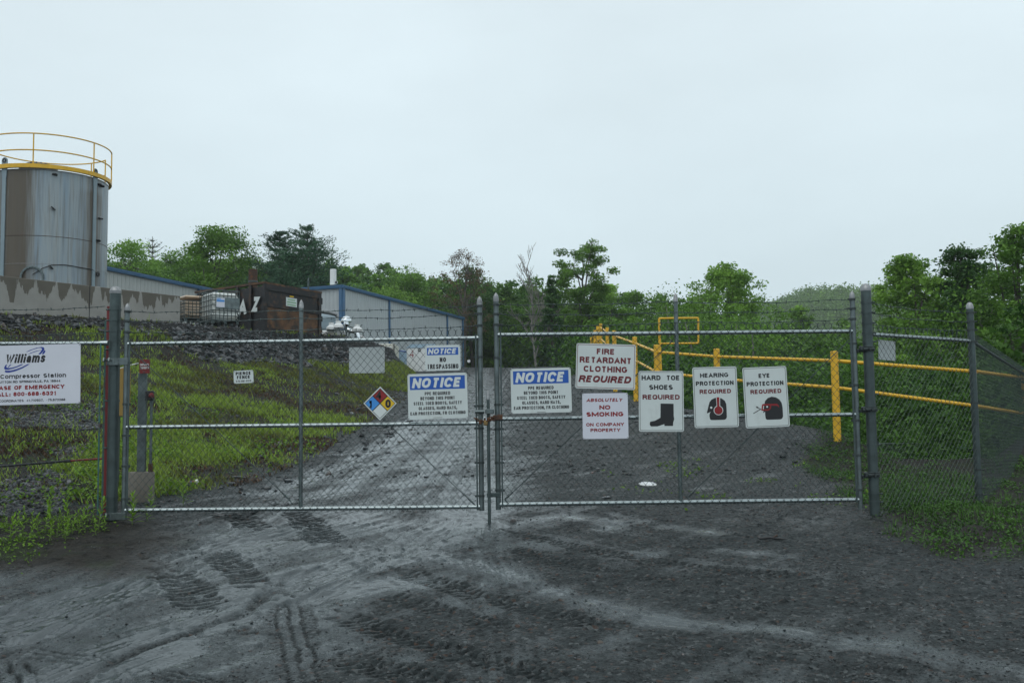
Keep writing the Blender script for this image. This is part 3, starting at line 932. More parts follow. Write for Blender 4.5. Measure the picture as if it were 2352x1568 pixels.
# ------------------------------------------------------------------ gate posts
def gate_post(ut, vt, ub, vb, Y, r, label, bands, mt, inner=None, group=None, name='gate_post'):
    b, t = vpost(ut, vt, ub, vb, Y)
    b = b.copy(); b[2] = gz(b[0], b[1]) - .25
    root = empty(name, (float(b[0]), float(b[1]), float(b[2] + .25)), label, 'gate post' if 'gate' in name else 'fence post', group)
    mb = MB(); mb.tube([b, t], r, 24); mb.build('pole', mt, root, True)
    c = MB(); dome(c, t, r); c.build('post_cap', M['cap'], root, True)
    for v in bands:
        z = P(ut + (ub - ut) * (v - vt) / (vb - vt), v, Y)[2]
        mb = MB(); band_ring(mb, [b[0], Y, z], r, .02)
        if inner is not None:
            mb.tube([[b[0] + inner * (r + .004), Y - .02, z], [b[0] + inner * (r + .03), Y - .02, z]], .009, 6)
        mb.build('band', M['galv_dark'], root, True)
    return root, b, t


PL, PLb, PLt = gate_post(263.5, 668, 258, 1192, 10.82, .0575, 'thick grey gate post with domed cap next to the red post and the station sign', (711, 736, 760.6, 783, 802.6, 920, 1028, 1140, 1165), M['galv_dark'], -1)
PR, PRb, PRt = gate_post(1987, 662, 2010, 1197, 10.66, .052, 'thick grey gate post with domed cap between the goggle sign and the corner fence', (695, 718, 742, 765, 785, 905, 1021, 1133, 1152), M['galv_dark'], 1)


def hinge(root, post, leafx, Y, z, r, style):
    mb = MB()
    s = 1 if leafx > post[0] else -1
    if style == 'box':
        mb.box([(post[0] + leafx) / 2 + .02 * s, Y - .06, z], [abs(leafx - post[0]) + .02, .008, .075], bevel=.003)
        mb.lathe([post[0], Y, z], [(r, -.036), (r + .012, -.036), (r + .012, .036), (r, .036)], 16)
        mb.lathe([leafx, Y - .03, z], [(.027, -.036), (.034, -.036), (.034, .036), (.027, .036)], 14)
        for k in (-.02, .02):
            mb.tube([[post[0] + .07, Y - .072, z + k], [post[0] + .07, Y - .05, z + k]], .008, 6)
        for dx in (-.055, .0):
            mb.tube([[post[0] + dx, Y - .12, z + .02], [post[0] + dx, Y - .05, z + .01]], .009, 6)
            mb.tube([[post[0] + dx, Y - .13, z + .0], [post[0] + dx, Y - .115, z + .036]], .012, 6)
    else:
        for dz in (-.03, .03):
            mb.lathe([leafx, Y, z + dz], [(.027, -.006), (.04, -.006), (.04, .006), (.027, .006)], 14)
        mb.lathe([post[0], Y, z], [(r, -.02), (r + .012, -.02), (r + .012, .02), (r, .02)], 16)
        mb.box([(post[0] + leafx) / 2, Y - .02, z - .01], [abs(post[0] - leafx) - .05, .02, .035], bevel=.005)
        mb.box([(post[0] + leafx) / 2 - .015, Y - .045, z + .01], [.035, .05, .05], bevel=.008)
        mb.box([post[0] - .02, Y - r - .012, z + .005], [.12, .02, .028], bevel=.006)
        mb.tube([[post[0] - .01, Y - r - .04, z + .005], [post[0] - .01, Y - r, z + .005]], .016, 6)
        mb.tube([[post[0] - .07, Y - r - .01, z + .03], [post[0] + .05, Y - r - .01, z + .028]], .006, 6)
    mb.build('hinge', M['galv'] if style == 'box' else M['band'], root, True)


hinge(PL, PLb, LLa[0], 10.8, P(270, 831, 10.8)[2], .0575, 'box')
hinge(PL, PLb, LLa[0], 10.8, P(270, 1184, 10.8)[2], .0575, 'box')
for v in (803, 941, 1091): hinge(PR, PRb, LRb[0], 10.65, P(1985, v, 10.65)[2], .052, 'clamp')

# drop rod, its brackets and the latch belong to the leaf they are bolted to
b, t = vpost(1120.5, 913, 1124, 1206, 10.48)
mb = MB(); mb.tube([b, t], .0165, 12)
o = mb.build('drop_rod', M['galv_dark'], leafR, True)
c = MB(); acorn(c, t, .017); cc = c.build('rod_cap', M['cap'], None, True); cc.parent = o; shift_child(cc, leafR)
mb = MB()
z = P(1130, 1136, 10.48)[2]; mb.box([(b[0] + LRa[0]) / 2, 10.475, z], [.135, .012, .045], bevel=.004); mb.lathe([b[0], 10.48, z], [(.017, -.02), (.024, -.02), (.024, .02), (.017, .02)], 12)
mb.build('rod_bracket', M['galv_dark'], leafR, True)
mb = MB()
z = P(1110, 945, 10.47)[2]
mb.tube([[LLb[0] - .055, 10.52, z], [LLb[0] + .04, 10.52, z]], .021, 12)
mb.box([b[0] + .015, 10.455, z], [.09, .05, .05], bevel=.006)
mb.lathe([LLb[0], 10.62, z], [(.027, -.02), (.036, -.02), (.036, .02), (.027, .02)], 14)
mb.build('latch', M['galv'], leafL, True)


def chain_links(pts, r=.0045, ln=.034, wd=.011):
    pts = np.array(pts, float); seg = np.linalg.norm(np.diff(pts, axis=0), axis=1); cum = np.concatenate([[0], np.cumsum(seg)])
    n = int(cum[-1] / (ln * .72)); mb = MB()
    for i in range(n):
        s = (i + .5) * cum[-1] / n
        c = np.array([np.interp(s, cum, pts[:, k]) for k in range(3)])
        c2 = np.array([np.interp(s + .004, cum, pts[:, k]) for k in range(3)])
        d = c2 - c; d /= np.linalg.norm(d) + 1e-9
        a = np.cross(d, [0, 1, .2]); a /= np.linalg.norm(a); w = np.cross(d, a)
        side = a if i % 2 else w
        loop = [c + d * (math.cos(q) * ln / 2) + side * (math.sin(q) * wd) for q in np.linspace(0, 2 * math.pi, 10, endpoint=False)]
        mb.tube(loop, r, 5, closed=True)
    return mb


zc = P(1120, 958, 10.45)[2]
x0, x1 = LLb[0], LRa[0]
root = empty('lock_chain', (float((x0 + x1) / 2), 10.45, float(zc)), 'rusty dark chain wrapped round both meeting gate uprights', 'chain')
pts = [(x0 - .06, 10.50, zc - .005), (x0 - .02, 10.53, zc - .035), (x0 + .03, 10.44, zc - .03), (x0 + .07, 10.43, zc - .015), (x1 - .05, 10.43, zc + .0), (x1, 10.46, zc + .015), (x1 + .04, 10.5, zc + .02),
       (x1 + .03, 10.47, zc - .015), (x1 - .03, 10.44, zc - .025), (x0 + .09, 10.42, zc - .03), (x0 + .035, 10.42, zc - .045)]
chain_links(pts, .006).build('links', M['rust'], root, True)
chain_links([(x1 + .05, 10.48, zc + .025), (x1 - .0, 10.45, zc + .005), (x1 - .07, 10.43, zc - .02), (x1 - .1, 10.43, zc - .03)], .006).build('links', M['rust'], root, True)
mb = MB(); mb.box([x1 + .005, 10.44, zc - .004], [.10, .012, .05], bevel=.004); mb.build('hasp_plate', M['rust'], root, True)
r = P(1114, 966, 10.42)
root = empty('padlock', (float(r[0]), 10.42, float(r[2])), 'brass padlock hanging on the rusty chain at the middle of the gate', 'padlock')
mb = MB(); mb.box([r[0] + .005, 10.42, r[2] - .022], [.043, .024, .05], ry=.15, bevel=.006); mb.build('body', M['brass'], root, True)
mb = MB(); mb.tube([[r[0] - .017, 10.42, r[2] - .0], [r[0] - .02, 10.42, r[2] + .02], [r[0] - .01, 10.42, r[2] + .036], [r[0] + .006, 10.42, r[2] + .033], [r[0] + .012, 10.42, r[2] + .015], [r[0] + .011, 10.42, r[2]]], .004, 8); mb.build('shackle', M['chrome'], root, True)
r = P(1103, 962, 10.44)
root = empty('padlock', (float(r[0]), 10.44, float(r[2])), 'dark weathered padlock hanging beside the brass one behind the chain', 'padlock')
mb = MB(); mb.box([r[0], 10.46, r[2] - .03], [.036, .022, .045], ry=-.1, bevel=.006); mb.build('body', M['rust'], root, True)
mb = MB(); mb.tube([[r[0] - .013, 10.46, r[2] - .01], [r[0] - .013, 10.46, r[2] + .015], [r[0], 10.46, r[2] + .026], [r[0] + .012, 10.46, r[2] + .013], [r[0] + .012, 10.46, r[2] - .01]], .004, 8); mb.build('shackle', M['galv'], root, True)

# ------------------------------------------------------------------ fence left of the gate
YF = 10.72
xa = PLb[0] - .06; xb = -6.9
root = empty('chain_link_fence', (float(xa), YF, float(gz(xa, YF))), 'chain link fence panel behind the station sign with white topped rail', 'fence')
za = P(236, 788, YF)[2]; z0 = P(236, 1180, YF)[2]
mb = MB(); mb.tube([[xa + .02, YF, za], [xb, YF, za + .02]], .0205, 12); mb.tube([[xa + .03, YF, za], [xa - .05, YF, za]], .026, 12); mb.build('top_rail', M['rail'], root, True)
chain((xb, YF - .024), (xa - .02, YF - .024), z0 - .01, za + .045, 21).build('chain_link_mesh', M['wire'], root)
mb = MB(); mb.tube(sag([xa, YF, z0 + .05], [xb, YF, z0 + .04], .02), .002, 5); mb.build('tension_wire', M['wire'], root)
for v0, v1 in ((705, 704), (778.5, 778)):
    zz = P(240, v0 if v0 < 760 else 764, YF)[2]
    barbed(sag([xa, YF - .02, zz], [xb, YF - .02, zz + .01], .03), int(v0)).build('barbed_wire', M['wire'], root)
mb = MB(); mb.box([xa - .035, YF - .03, (za + z0) / 2], [.016, .006, za - z0]); mb.build('tension_bar', M['teal_paint'], root)

# red and teal painted channel behind the gate post
r = P(247, 703, 10.86); xq = P(244, 940, 10.86)[0]
zg = gz(xq, 10.86)
root = empty('painted_post', (float(xq), 10.86, float(zg)), 'narrow steel post in chipped red and teal paint against the gate post', 'post')
mb = MB(); mb.box([xq + .014, 10.86, (r[2] + zg - .1) / 2], [.045, .035, r[2] - zg + .1], bevel=.004); mb.build('red_face', M['red_paint'], root)
mb = MB(); mb.box([xq - .022, 10.87, (r[2] - .12 + zg - .1) / 2], [.024, .03, r[2] - .1 - zg], bevel=.003); mb.build('teal_edge', M['teal_paint'], root)
a = P(246, 1052, 10.9); b_ = P(156, 1058, 11.0); c_ = P(-60, 1075, 11.3)
root = empty('ground_pipe', tuple(map(float, a)), 'slim horizontal pipe, red near the gate post and black farther off', 'pipe')
mb = MB(); mb.tube([a, b_], .011, 10); mb.build('red_section', M['red_paint'], root, True)
mb = MB(); mb.tube([b_, c_], .013, 10); mb.tube([b_ + (a - b_) * .08, b_ - (a - b_) * .08], .018, 10); mb.build('black_section', M['black'], root, True)

# ------------------------------------------------------------------ fence right of the gate: two bays round a corner
c0 = np.array([PRb[0] + .05, 10.68]); c1 = np.array([5.22, 11.60]); c2 = np.array([8.75, 17.3])


def cpost(p, ztop, r, label, bands, v=None):
    zg = gz(*p)
    root = empty('fence_post', (float(p[0]), float(p[1]), zg), label, 'fence post', 'posts of the corner fence')
    mb = MB(); mb.tube([[p[0], p[1], zg - .3], [p[0], p[1], ztop]], r, 18); mb.build('pole', M['galv_dark'], root, True)
    c = MB(); dome(c, [p[0], p[1], ztop], r); c.build('post_cap', M['cap'], root, True)
    for z in bands:
        mb = MB(); band_ring(mb, [p[0], p[1], z], r, .022); mb.tube([[p[0] + r, p[1] - .02, z], [p[0] + r + .03, p[1] - .02, z]], .008, 6); mb.build('band', M['band'], root, True)


zt0 = P(2008, 768, 10.68)[2]; zt1 = P(2228, 783, 11.6)[2]
zw = [P(2228, v, 11.6)[2] for v in (718, 739, 758)]
cpost(c1, P(2219, 704, 11.6)[2], .038, 'grey corner fence post with domed cap at the bend of the fence', zw + [P(2235, v, 11.6)[2] for v in (785, 925, 1078, 1120, 1135)])
cpost(c2, P(2395, 860, 17.3)[2] + .25, .038, 'far grey fence post at the receding end of the corner fence', [])
for (pa, pb, za_, zb_, lab, sd) in ((c0, c1, zt0, zt1, 'short chain link bay between the thick gate post and the corner post', 31),
                                    (c1, c2, zt1, zt1 - .22, 'chain link bay running away from the corner post towards the woods', 37)):
    L = np.linalg.norm(pb - pa)
    root = empty('corner_fence', (float(pa[0]), float(pa[1]), float(gz(*pa))), lab, 'fence', 'bays of the corner fence')
    mb = MB(); mb.tube([[*pa, za_], [*pb, zb_]], .021, 12); mb.build('top_rail', M['rail'] if sd == 31 else M['galv'], root, True)
    nb = np.array([-(pb - pa)[1], (pb - pa)[0]]) / L * -.025
    chain(pa + nb, pb + nb, za_ - 1.86, za_ + .045, sd, True, .0015 if sd == 37 else .0026, lambda s, L=L, za_=za_, zb_=zb_: (zb_ - za_) * s / L).build('chain_link_mesh', M['wire'] if sd == 31 else M['wire'], root)
    if sd == 31:
        for k, z in enumerate(zw):
            zz = P(2012, (697, 720.6, 745)[k], 10.68)[2]
            barbed(sag([*pa, zz], [*pb, z], .02), sd + k).build('barbed_wire', M['wire'], root)
    else:
        mb = MB()
        dn = (pb - pa) / L
        mb.tube(sag([*(pa), za_ - 1.83], [*pb, zb_ - 1.83], 0), .002, 4); mb.build('tension_wire', M['wire'], root)

# low fence down the slope
pts = [P(2016, 1018, 22), P(2130, 1018, 24), P(2240, 1013, 26), P(2351, 1007, 28), P(2450, 1002, 30)]
root = empty('low_fence', tuple(map(float, (pts[0][0], pts[0][1], pts[0][2] - 1.2))), 'low wire fence far down the slope seen through the corner bays', 'fence')
mb = MB()
for a, b_ in zip(pts[:-1], pts[1:]): mb.tube([a, b_], .012, 6)
mb.build('top_wire', M['galv'], root, True)
for a, b_ in zip(pts[:-1], pts[1:]):
    mb = MB(); mb.tube([a - [0, 0, 1.25], a + [0, 0, .04]], .022, 8); mb.build('post', M['galv_dark'], root, True)
for k, (a, b_) in enumerate(zip(pts[:-1], pts[1:])):
    L = np.linalg.norm((b_ - a)[:2])
    chain(a, b_, a[2] - 1.15, a[2] - .01, 40 + k, False, .0026, lambda s, L=L, a=a, b_=b_: (b_[2] - a[2]) * s / L).build('chain_link_mesh', M['wire'], root)
# ------------------------------------------------------------------ lettering drawn as strokes
def _arc(cx, cy, rx, ry, a0, a1, n=7):
    return [(cx + rx * math.cos(rad(a0 + (a1 - a0) * i / n)), cy + ry * math.sin(rad(a0 + (a1 - a0) * i / n))) for i in range(n + 1)]


def _o(y0=0., y1=1., x0=0., x1=1.):
    cx, w = (x0 + x1) / 2, (x1 - x0) / 2; h = y1 - y0; r = min(.36, h * .46)
    return _arc(cx, y1 - r, w, r, 0, 180, 10) + _arc(cx, y0 + r, w, r, 180, 360, 10) + [(x1, y1 - r)]


GL = {
    'A': (.92, [[(0, 0), (.5, 1), (1, 0)], [(.2, .3), (.8, .3)]]),
    'B': (.80, [[(0, 0), (0, 1)], [(0, 1), (.55, 1)] + _arc(.55, .76, .38, .24, 90, -90) + [(0, .52)], [(.55, .52)] + _arc(.58, .26, .42, .26, 90, -90) + [(0, 0)]]),
    'C': (.84, [_arc(.5, .64, .5, .36, 32, 180, 9) + _arc(.5, .36, .5, .36, 180, 328, 9)]),
    'D': (.82, [[(0, 0), (0, 1), (.5, 1)] + _arc(.5, .62, .5, .38, 90, 0) + _arc(.5, .38, .5, .38, 0, -90) + [(0, 0)]]),
    'E': (.70, [[(1, 1), (0, 1), (0, 0), (1, 0)], [(0, .52), (.88, .52)]]),
    'F': (.66, [[(1, 1), (0, 1), (0, 0)], [(0, .5), (.86, .5)]]),
    'G': (.86, [_arc(.5, .64, .5, .36, 32, 180, 9) + _arc(.5, .36, .5, .36, 180, 360, 9) + [(1, .46), (.58, .46)]]),
    'H': (.82, [[(0, 0), (0, 1)], [(1, 0), (1, 1)], [(0, .52), (1, .52)]]),
    'I': (.0, [[(.5, 0), (.5, 1)]]),
    'J': (.6, [[(1, 1), (1, .3)] + _arc(.5, .3, .5, .3, 0, -180)]),
    'K': (.84, [[(0, 0), (0, 1)], [(.95, 1), (.05, .42)], [(.3, .62), (1, 0)]]),
    'L': (.66, [[(0, 1), (0, 0), (1, 0)]]),
    'M': (1.3, [[(0, 0), (0, 1)], [(0, 1), (.5, .12), (1, 1)], [(1, 1), (1, 0)]]),
    'N': (.84, [[(0, 0), (0, 1)], [(0, 1), (1, 0)], [(1, 0), (1, 1)]]),
    'O': (.88, [_o()]),
    'P': (.76, [[(0, 0), (0, 1), (.55, 1)] + _arc(.58, .73, .42, .27, 90, -90) + [(0, .46)]]),
    'Q': (.88, [_o(), [(.58, .28), (1.02, -.04)]]),
    'R': (.82, [[(0, 0), (0, 1), (.55, 1)] + _arc(.58, .75, .40, .25, 90, -90) + [(0, .5)], [(.55, .5), (.92, .22), (1, 0)]]),
    'S': (.78, [_arc(.5, .74, .47, .26, 38, 180, 7) + [(.08, .62), (.3, .53), (.72, .45)] + _arc(.5, .27, .5, .27, 20, -145, 8)]),
    'T': (.76, [[(0, 1), (1, 1)], [(.5, 1), (.5, 0)]]),
    'U': (.82, [[(0, 1), (0, .36)] + _arc(.5, .36, .5, .36, 180, 360, 9) + [(1, 1)]]),
    'V': (.88, [[(0, 1), (.5, 0), (1, 1)]]),
    'W': (1.5, [[(0, 1), (.26, 0), (.5, .92), (.74, 0), (1, 1)]]),
    'X': (.85, [[(0, 0), (1, 1)], [(0, 1), (1, 0)]]),
    'Y': (.85, [[(0, 1), (.5, .46), (1, 1)], [(.5, .5), (.5, 0)]]),
    'Z': (.78, [[(0, 1), (1, 1), (0, 0), (1, 0)]]),
    '0': (.68, [_o()]), '1': (.34, [[(0, .76), (.75, .98), (.75, 0)]]),
    '2': (.68, [_arc(.5, .72, .47, .28, 170, -20, 7) + [(.75, .4), (0, 0), (1, 0)]]),
    '3': (.68, [_arc(.46, .76, .46, .24, 165, -90, 7), _arc(.48, .27, .5, .27, 90, -165, 8)]),
    '4': (.74, [[(.72, 0), (.72, 1), (0, .28), (1, .28)]]),
    '5': (.68, [[(.9, 1), (.15, 1), (.06, .52)] + _arc(.48, .33, .5, .33, 120, -160, 8)]),
    '6': (.68, [_arc(.5, .7, .48, .3, 35, 180, 6) + [(.02, .34)], _o(0, .6)]),
    '7': (.66, [[(0, 1), (1, 1), (.35, 0)]]),
    '8': (.68, [_o(.5, 1, .06, .94), _o(0, .54)]),
    '9': (.68, [_o(.4, 1), [(.98, .66)] + _arc(.5, .3, .48, .3, 0, -145, 6)]),
    '-': (.34, [[(0, .38), (1, .38)]]), ',': (.0, [[(.6, .1), (.3, -.16)]]), '.': (.0, [[(.5, 0), (.5, .02)]]), ':': (.0, [[(.5, 0), (.5, .02)], [(.5, .55), (.5, .57)]]),
    'a': (.66, [_arc(.48, .5, .44, .26, 160, 0, 6) + [(.94, 0)], [(.94, .44), (.4, .42)] + _arc(.38, .21, .36, .21, 90, 270, 6) + [(.6, .02), (.94, .2)]]),
    'e': (.68, [[(.02, .38), (1, .38)] + _arc(.5, .38, .5, .38, 0, 310, 14)]),
    'i': (.0, [[(.5, 0), (.5, .62)], [(.5, 1.0), (.5, 1.02)]]), 'l': (.0, [[(.5, 0), (.5, 1.02)]]),
    'm': (1.35, [[(0, 0), (0, .76)], [(0, .5)] + _arc(.25, .5, .25, .26, 180, 0, 6) + [(.5, 0)], [(.5, .5)] + _arc(.75, .5, .25, .26, 180, 0, 6) + [(1, 0)]]),
    'n': (.66, [[(0, 0), (0, .76)], [(0, .46)] + _arc(.5, .46, .5, .30, 180, 0, 7) + [(1, 0)]]),
    'o': (.70, [_o(0, .76)]),
    'p': (.68, [[(0, -.3), (0, .76)], _o(0, .76)]),
    'r': (.36, [[(0, 0), (0, .76)], [(0, .42), (.3, .68), (1, .74)]]),
    's': (.62, [_arc(.5, .56, .45, .2, 35, 180, 6) + [(.12, .46), (.8, .33)] + _arc(.5, .2, .5, .2, 20, -145, 7)]),
    't': (.36, [[(.4, 1), (.4, .12), (1, 0)], [(-.1, .74), (1, .74)]]),
    ' ': (.55, []), "'": (.0, [[(.5, .75), (.5, 1)]]),
}


def ribbon(pts, t):
    """constant width band along a polyline with mitred corners"""
    P_ = [np.array(p, float) for p in pts]; n = len(P_); L_ = []; R_ = []
    P_ = [P_[0]] + [P_[i] for i in range(1, n) if np.linalg.norm(P_[i] - P_[i - 1]) > 1e-6]; n = len(P_)
    closed = n > 3 and np.linalg.norm(P_[0] - P_[-1]) < 1e-6
    for i in range(n):
        a = P_[i] - P_[i - 1] if i > 0 else (P_[-1] - P_[-2] if closed else P_[1] - P_[0])
        b = P_[i + 1] - P_[i] if i < n - 1 else (P_[1] - P_[0] if closed else P_[-1] - P_[-2])
        a = a / np.linalg.norm(a); b = b / np.linalg.norm(b)
        na = np.array([-a[1], a[0]]); nb = np.array([-b[1], b[0]]); m = na + nb; q = np.linalg.norm(m)
        m = m / q if q > 1e-3 else na
        k = min(1 / max(m @ na, .2), 1.7)
        L_.append(P_[i] + m * t / 2 * k); R_.append(P_[i] - m * t / 2 * k)
    vs = []
    for a, b in zip(L_, R_): vs += [a, b]
    return np.array(vs), [(2 * i, 2 * i + 1, 2 * i + 3, 2 * i + 2) for i in range(n - 1)]


def stroke_text(s, W, Hc, wt, shear=0.):
    """centred at the origin, cap height Hc, overall width W; returns list of (verts2, faces)"""
    t = wt * 1.22 * Hc
    nb = len(s)
    base = sum(GL[c][0] for c in s)
    for _ in range(12):
        gap = t * .46
        k = (W - shear * Hc - sum((t if c != ' ' else 0) for c in s) - gap * (nb - 1)) / max(base, .01)
        if k < t * (1.9 if set('mMWws') & set(s) else 1.6) and base > .5: t *= .94
        else: break
    k = max(k, .2 * t) if base > .5 else 0
    x = -W / 2; out = []
    for c in s:
        w, st = GL[c]; cw = w * k
        for pl in st:
            q = []
            for px, py in pl:
                yy = -Hc / 2 + t / 2 + py * (Hc - t)
                if w == 0: xx = x + t / 2 + (px - .5) * t * 1.2
                else: xx = x + t / 2 + px * cw
                q.append((xx + shear * (yy + Hc / 2), yy))
            # let open vertical ends reach the cap line and the base line
            def ext(e, f):
                d = np.array(e) - np.array(f); L = np.hypot(*d)
                if L < 1e-9: return e
                return tuple(np.array(e) + d / L * t / 2)
            if np.hypot(q[0][0] - q[-1][0], q[0][1] - q[-1][1]) > 1e-6:
                if abs(q[0][0] - q[1][0]) < abs(q[0][1] - q[1][1]): q[0] = ext(q[0], q[1])
                if abs(q[-1][0] - q[-2][0]) < abs(q[-1][1] - q[-2][1]): q[-1] = ext(q[-1], q[-2])
            out.append(ribbon(q, t))
        x += cw + (t if c != ' ' else 0) + gap
    return out


WT = {.02: .15, .03: .18, .035: .19, .045: .215, .05: .23, .055: .22, .06: .24, .07: .24}
# ------------------------------------------------------------------ signs
_capref = {}


def text_mesh(s, bold=.02, shear=0., spacing=1.0):
    cu = bpy.data.curves.new('lettering', 'FONT'); cu.body = s; cu.size = 1; cu.offset = bold; cu.shear = shear
    cu.space_character = spacing; cu.resolution_u = 3
    ob = bpy.data.objects.new('lettering', cu); COL.objects.link(ob)
    bpy.context.view_layer.update()
    dg = bpy.context.evaluated_depsgraph_get()
    me = bpy.data.meshes.new_from_object(ob.evaluated_get(dg))
    v = np.zeros(len(me.vertices) * 3); me.vertices.foreach_get('co', v); v = v.reshape(-1, 3)[:, :2]
    f = [tuple(p.vertices) for p in me.polygons]
    bpy.data.objects.remove(ob); bpy.data.curves.remove(cu); bpy.data.meshes.remove(me)
    return v, f


def capheight(bold):
    if bold not in _capref:
        v, _ = text_mesh('H', bold); _capref[bold] = (v[:, 1].min(), v[:, 1].max())
    return _capref[bold]


def rrect(w, h, r, n=5):
    pts = []
    for cx, cy, a0 in ((w / 2 - r, h / 2 - r, 0), (-w / 2 + r, h / 2 - r, 90), (-w / 2 + r, -h / 2 + r, 180), (w / 2 - r, -h / 2 + r, 270)):
        for k in range(n + 1):
            a = rad(a0 + 90 * k / n); pts.append((cx + r * math.cos(a), cy + r * math.sin(a)))
    return pts


def sign(label, cat, zs, org, c, w, h, tilt, Y, items, face='sign', radius=.012, thick=.003, name='sign', behind=False, holes=True, ties=True, yaw=0, group=None, shape=None):
    """zs: zoom px per sighting px, org: offset of that crop; c, w, h in crop px; tilt: observed ccw radians"""
    u = org[0] + c[0] / zs; v = org[1] + c[1] / zs
    C = P(u, v, Y); depth = float((C - EYE) @ _fw); k = depth / FPX / zs
    wt = tilt - ROLL
    root = empty(name, tuple(map(float, C)), label, cat, group, (0, -wt, yaw))
    ct, st = math.cos(tilt), math.sin(tilt)
    def loc(px, py):
        dx, dy = px - c[0], -(py - c[1])
        return ((dx * ct + dy * st) * k, (-dx * st + dy * ct) * k)
    W, Hh = w * k, h * k
    mb = MB(); pl = shape(k) if shape else rrect(W, Hh, max(radius, .001))
    mb.prism(pl[::-1], -thick / 2, thick / 2)
    pan = mb.build('panel', M[face] if not behind else M['sign_back'], None); pan.parent = root
    groups = {}
    lay = {}
    for it in items:
        kind, colr = it[0], it[-1]
        order = it[-2] if isinstance(it[-2], str) and it[-2].startswith('L') else 'L1'
        yy = -thick / 2 - .0006 * int(order[1])
        if kind != 'text': mb = groups.setdefault((kind if kind in ('rect', 'frame') else 'poly', colr, order), MB())
        if kind == 'text':
            _, s, cx, cy, tw, th, bold, shear = it[:8]
            x, z = loc(cx, cy); mt_ = MB()
            for j, (vv, ff) in enumerate(stroke_text(s, tw * k, th * k, WT.get(bold, .21), shear)):
                mt_.add(np.stack([vv[:, 0] + x, np.full(len(vv), yy - j * 2e-5), vv[:, 1] + z], 1), ff)
            o = mt_.build('lettering', M[colr], None); o.parent = root
        elif kind == 'rect':
            _, cx, cy, rw, rh = it[:5]
            x, z = loc(cx, cy); a, b_ = rw * k / 2, rh * k / 2
            mb.add([(x - a, yy, z - b_), (x + a, yy, z - b_), (x + a, yy, z + b_), (x - a, yy, z + b_)], [(0, 1, 2, 3)])
        elif kind == 'frame':
            _, inset, lw, r = it[:4]
            o_ = rrect(W - 2 * inset * k, Hh - 2 * inset * k, r * k); i_ = rrect(W - 2 * (inset + lw) * k, Hh - 2 * (inset + lw) * k, max((r - lw), .5) * k)
            n = len(o_); vs = [(x, yy, z) for x, z in o_ + i_]
            mb.add(vs, [(j, (j + 1) % n, (j + 1) % n + n, j + n) for j in range(n)])
        elif kind == 'poly':
            pts = [loc(*q) for q in it[1]]
            mb.add([(x, yy, z) for x, z in pts], [tuple(range(len(pts)))])
        elif kind == 'stroke':       # list of (x,y,width)
            pts = it[1]; vs = []
            for i, (px, py, pw) in enumerate(pts):
                a = pts[max(i - 1, 0)]; b_ = pts[min(i + 1, len(pts) - 1)]
                dx, dy = b_[0] - a[0], b_[1] - a[1]; L = math.hypot(dx, dy); nx, ny = -dy / L, dx / L
                for s in (1, -1):
                    x, z = loc(px + nx * pw / 2 * s, py + ny * pw / 2 * s); vs.append((x, yy, z))
            mb.add(vs, [(2 * i, 2 * i + 1, 2 * i + 3, 2 * i + 2) for i in range(len(pts) - 1)])
    nm = {'rect': 'colour_band', 'frame': 'border_line', 'poly': 'pictogram'}
    for (kd, colr, order), mb in groups.items():
        o = mb.build(nm[kd], M[colr], None); o.parent = root
    if ties:
        for sx in (-1, 1):
            for sz in (-1, 1):
                if shape: continue
                mb = MB(); x = sx * (W / 2 - .012); z = sz * (Hh / 2 - .012); yb = thick / 2 + .012
                mb.tube([(x - .003 * sx, -.004, z), (x + .006 * sx, -.006, z + .004 * sz), (x + .016 * sx, -.002, z + .012 * sz), (x + .022 * sx, yb, z + .016 * sz)], .0017, 5)
                o = mb.build('cable_tie', M['black'], None); o.parent = root
    return root


def ell(cx, cy, a, b, rot, t0, t1, n=20, w=None):
    """tapered stroke along part of an ellipse; w: (start, mid, end) widths"""
    r = []
    for i in range(n + 1):
        f = i / n; t = rad(t0 + (t1 - t0) * f)
        x, y = a * math.cos(t), b * math.sin(t); c, s = math.cos(rad(rot)), math.sin(rad(rot))
        ww = np.interp(f, [0, .5, 1], w)
        r.append((cx + x * c - y * s, cy + x * s + y * c, ww))
    return r


R7 = (4.332, (796.2, 723.8)); R8 = (3.823, (1266.7, 687.6)); R4 = (4.166, (0, 637.0)); R6 = (4.332, (434.3, 723.8))
YL, YR = 10.585, 10.50
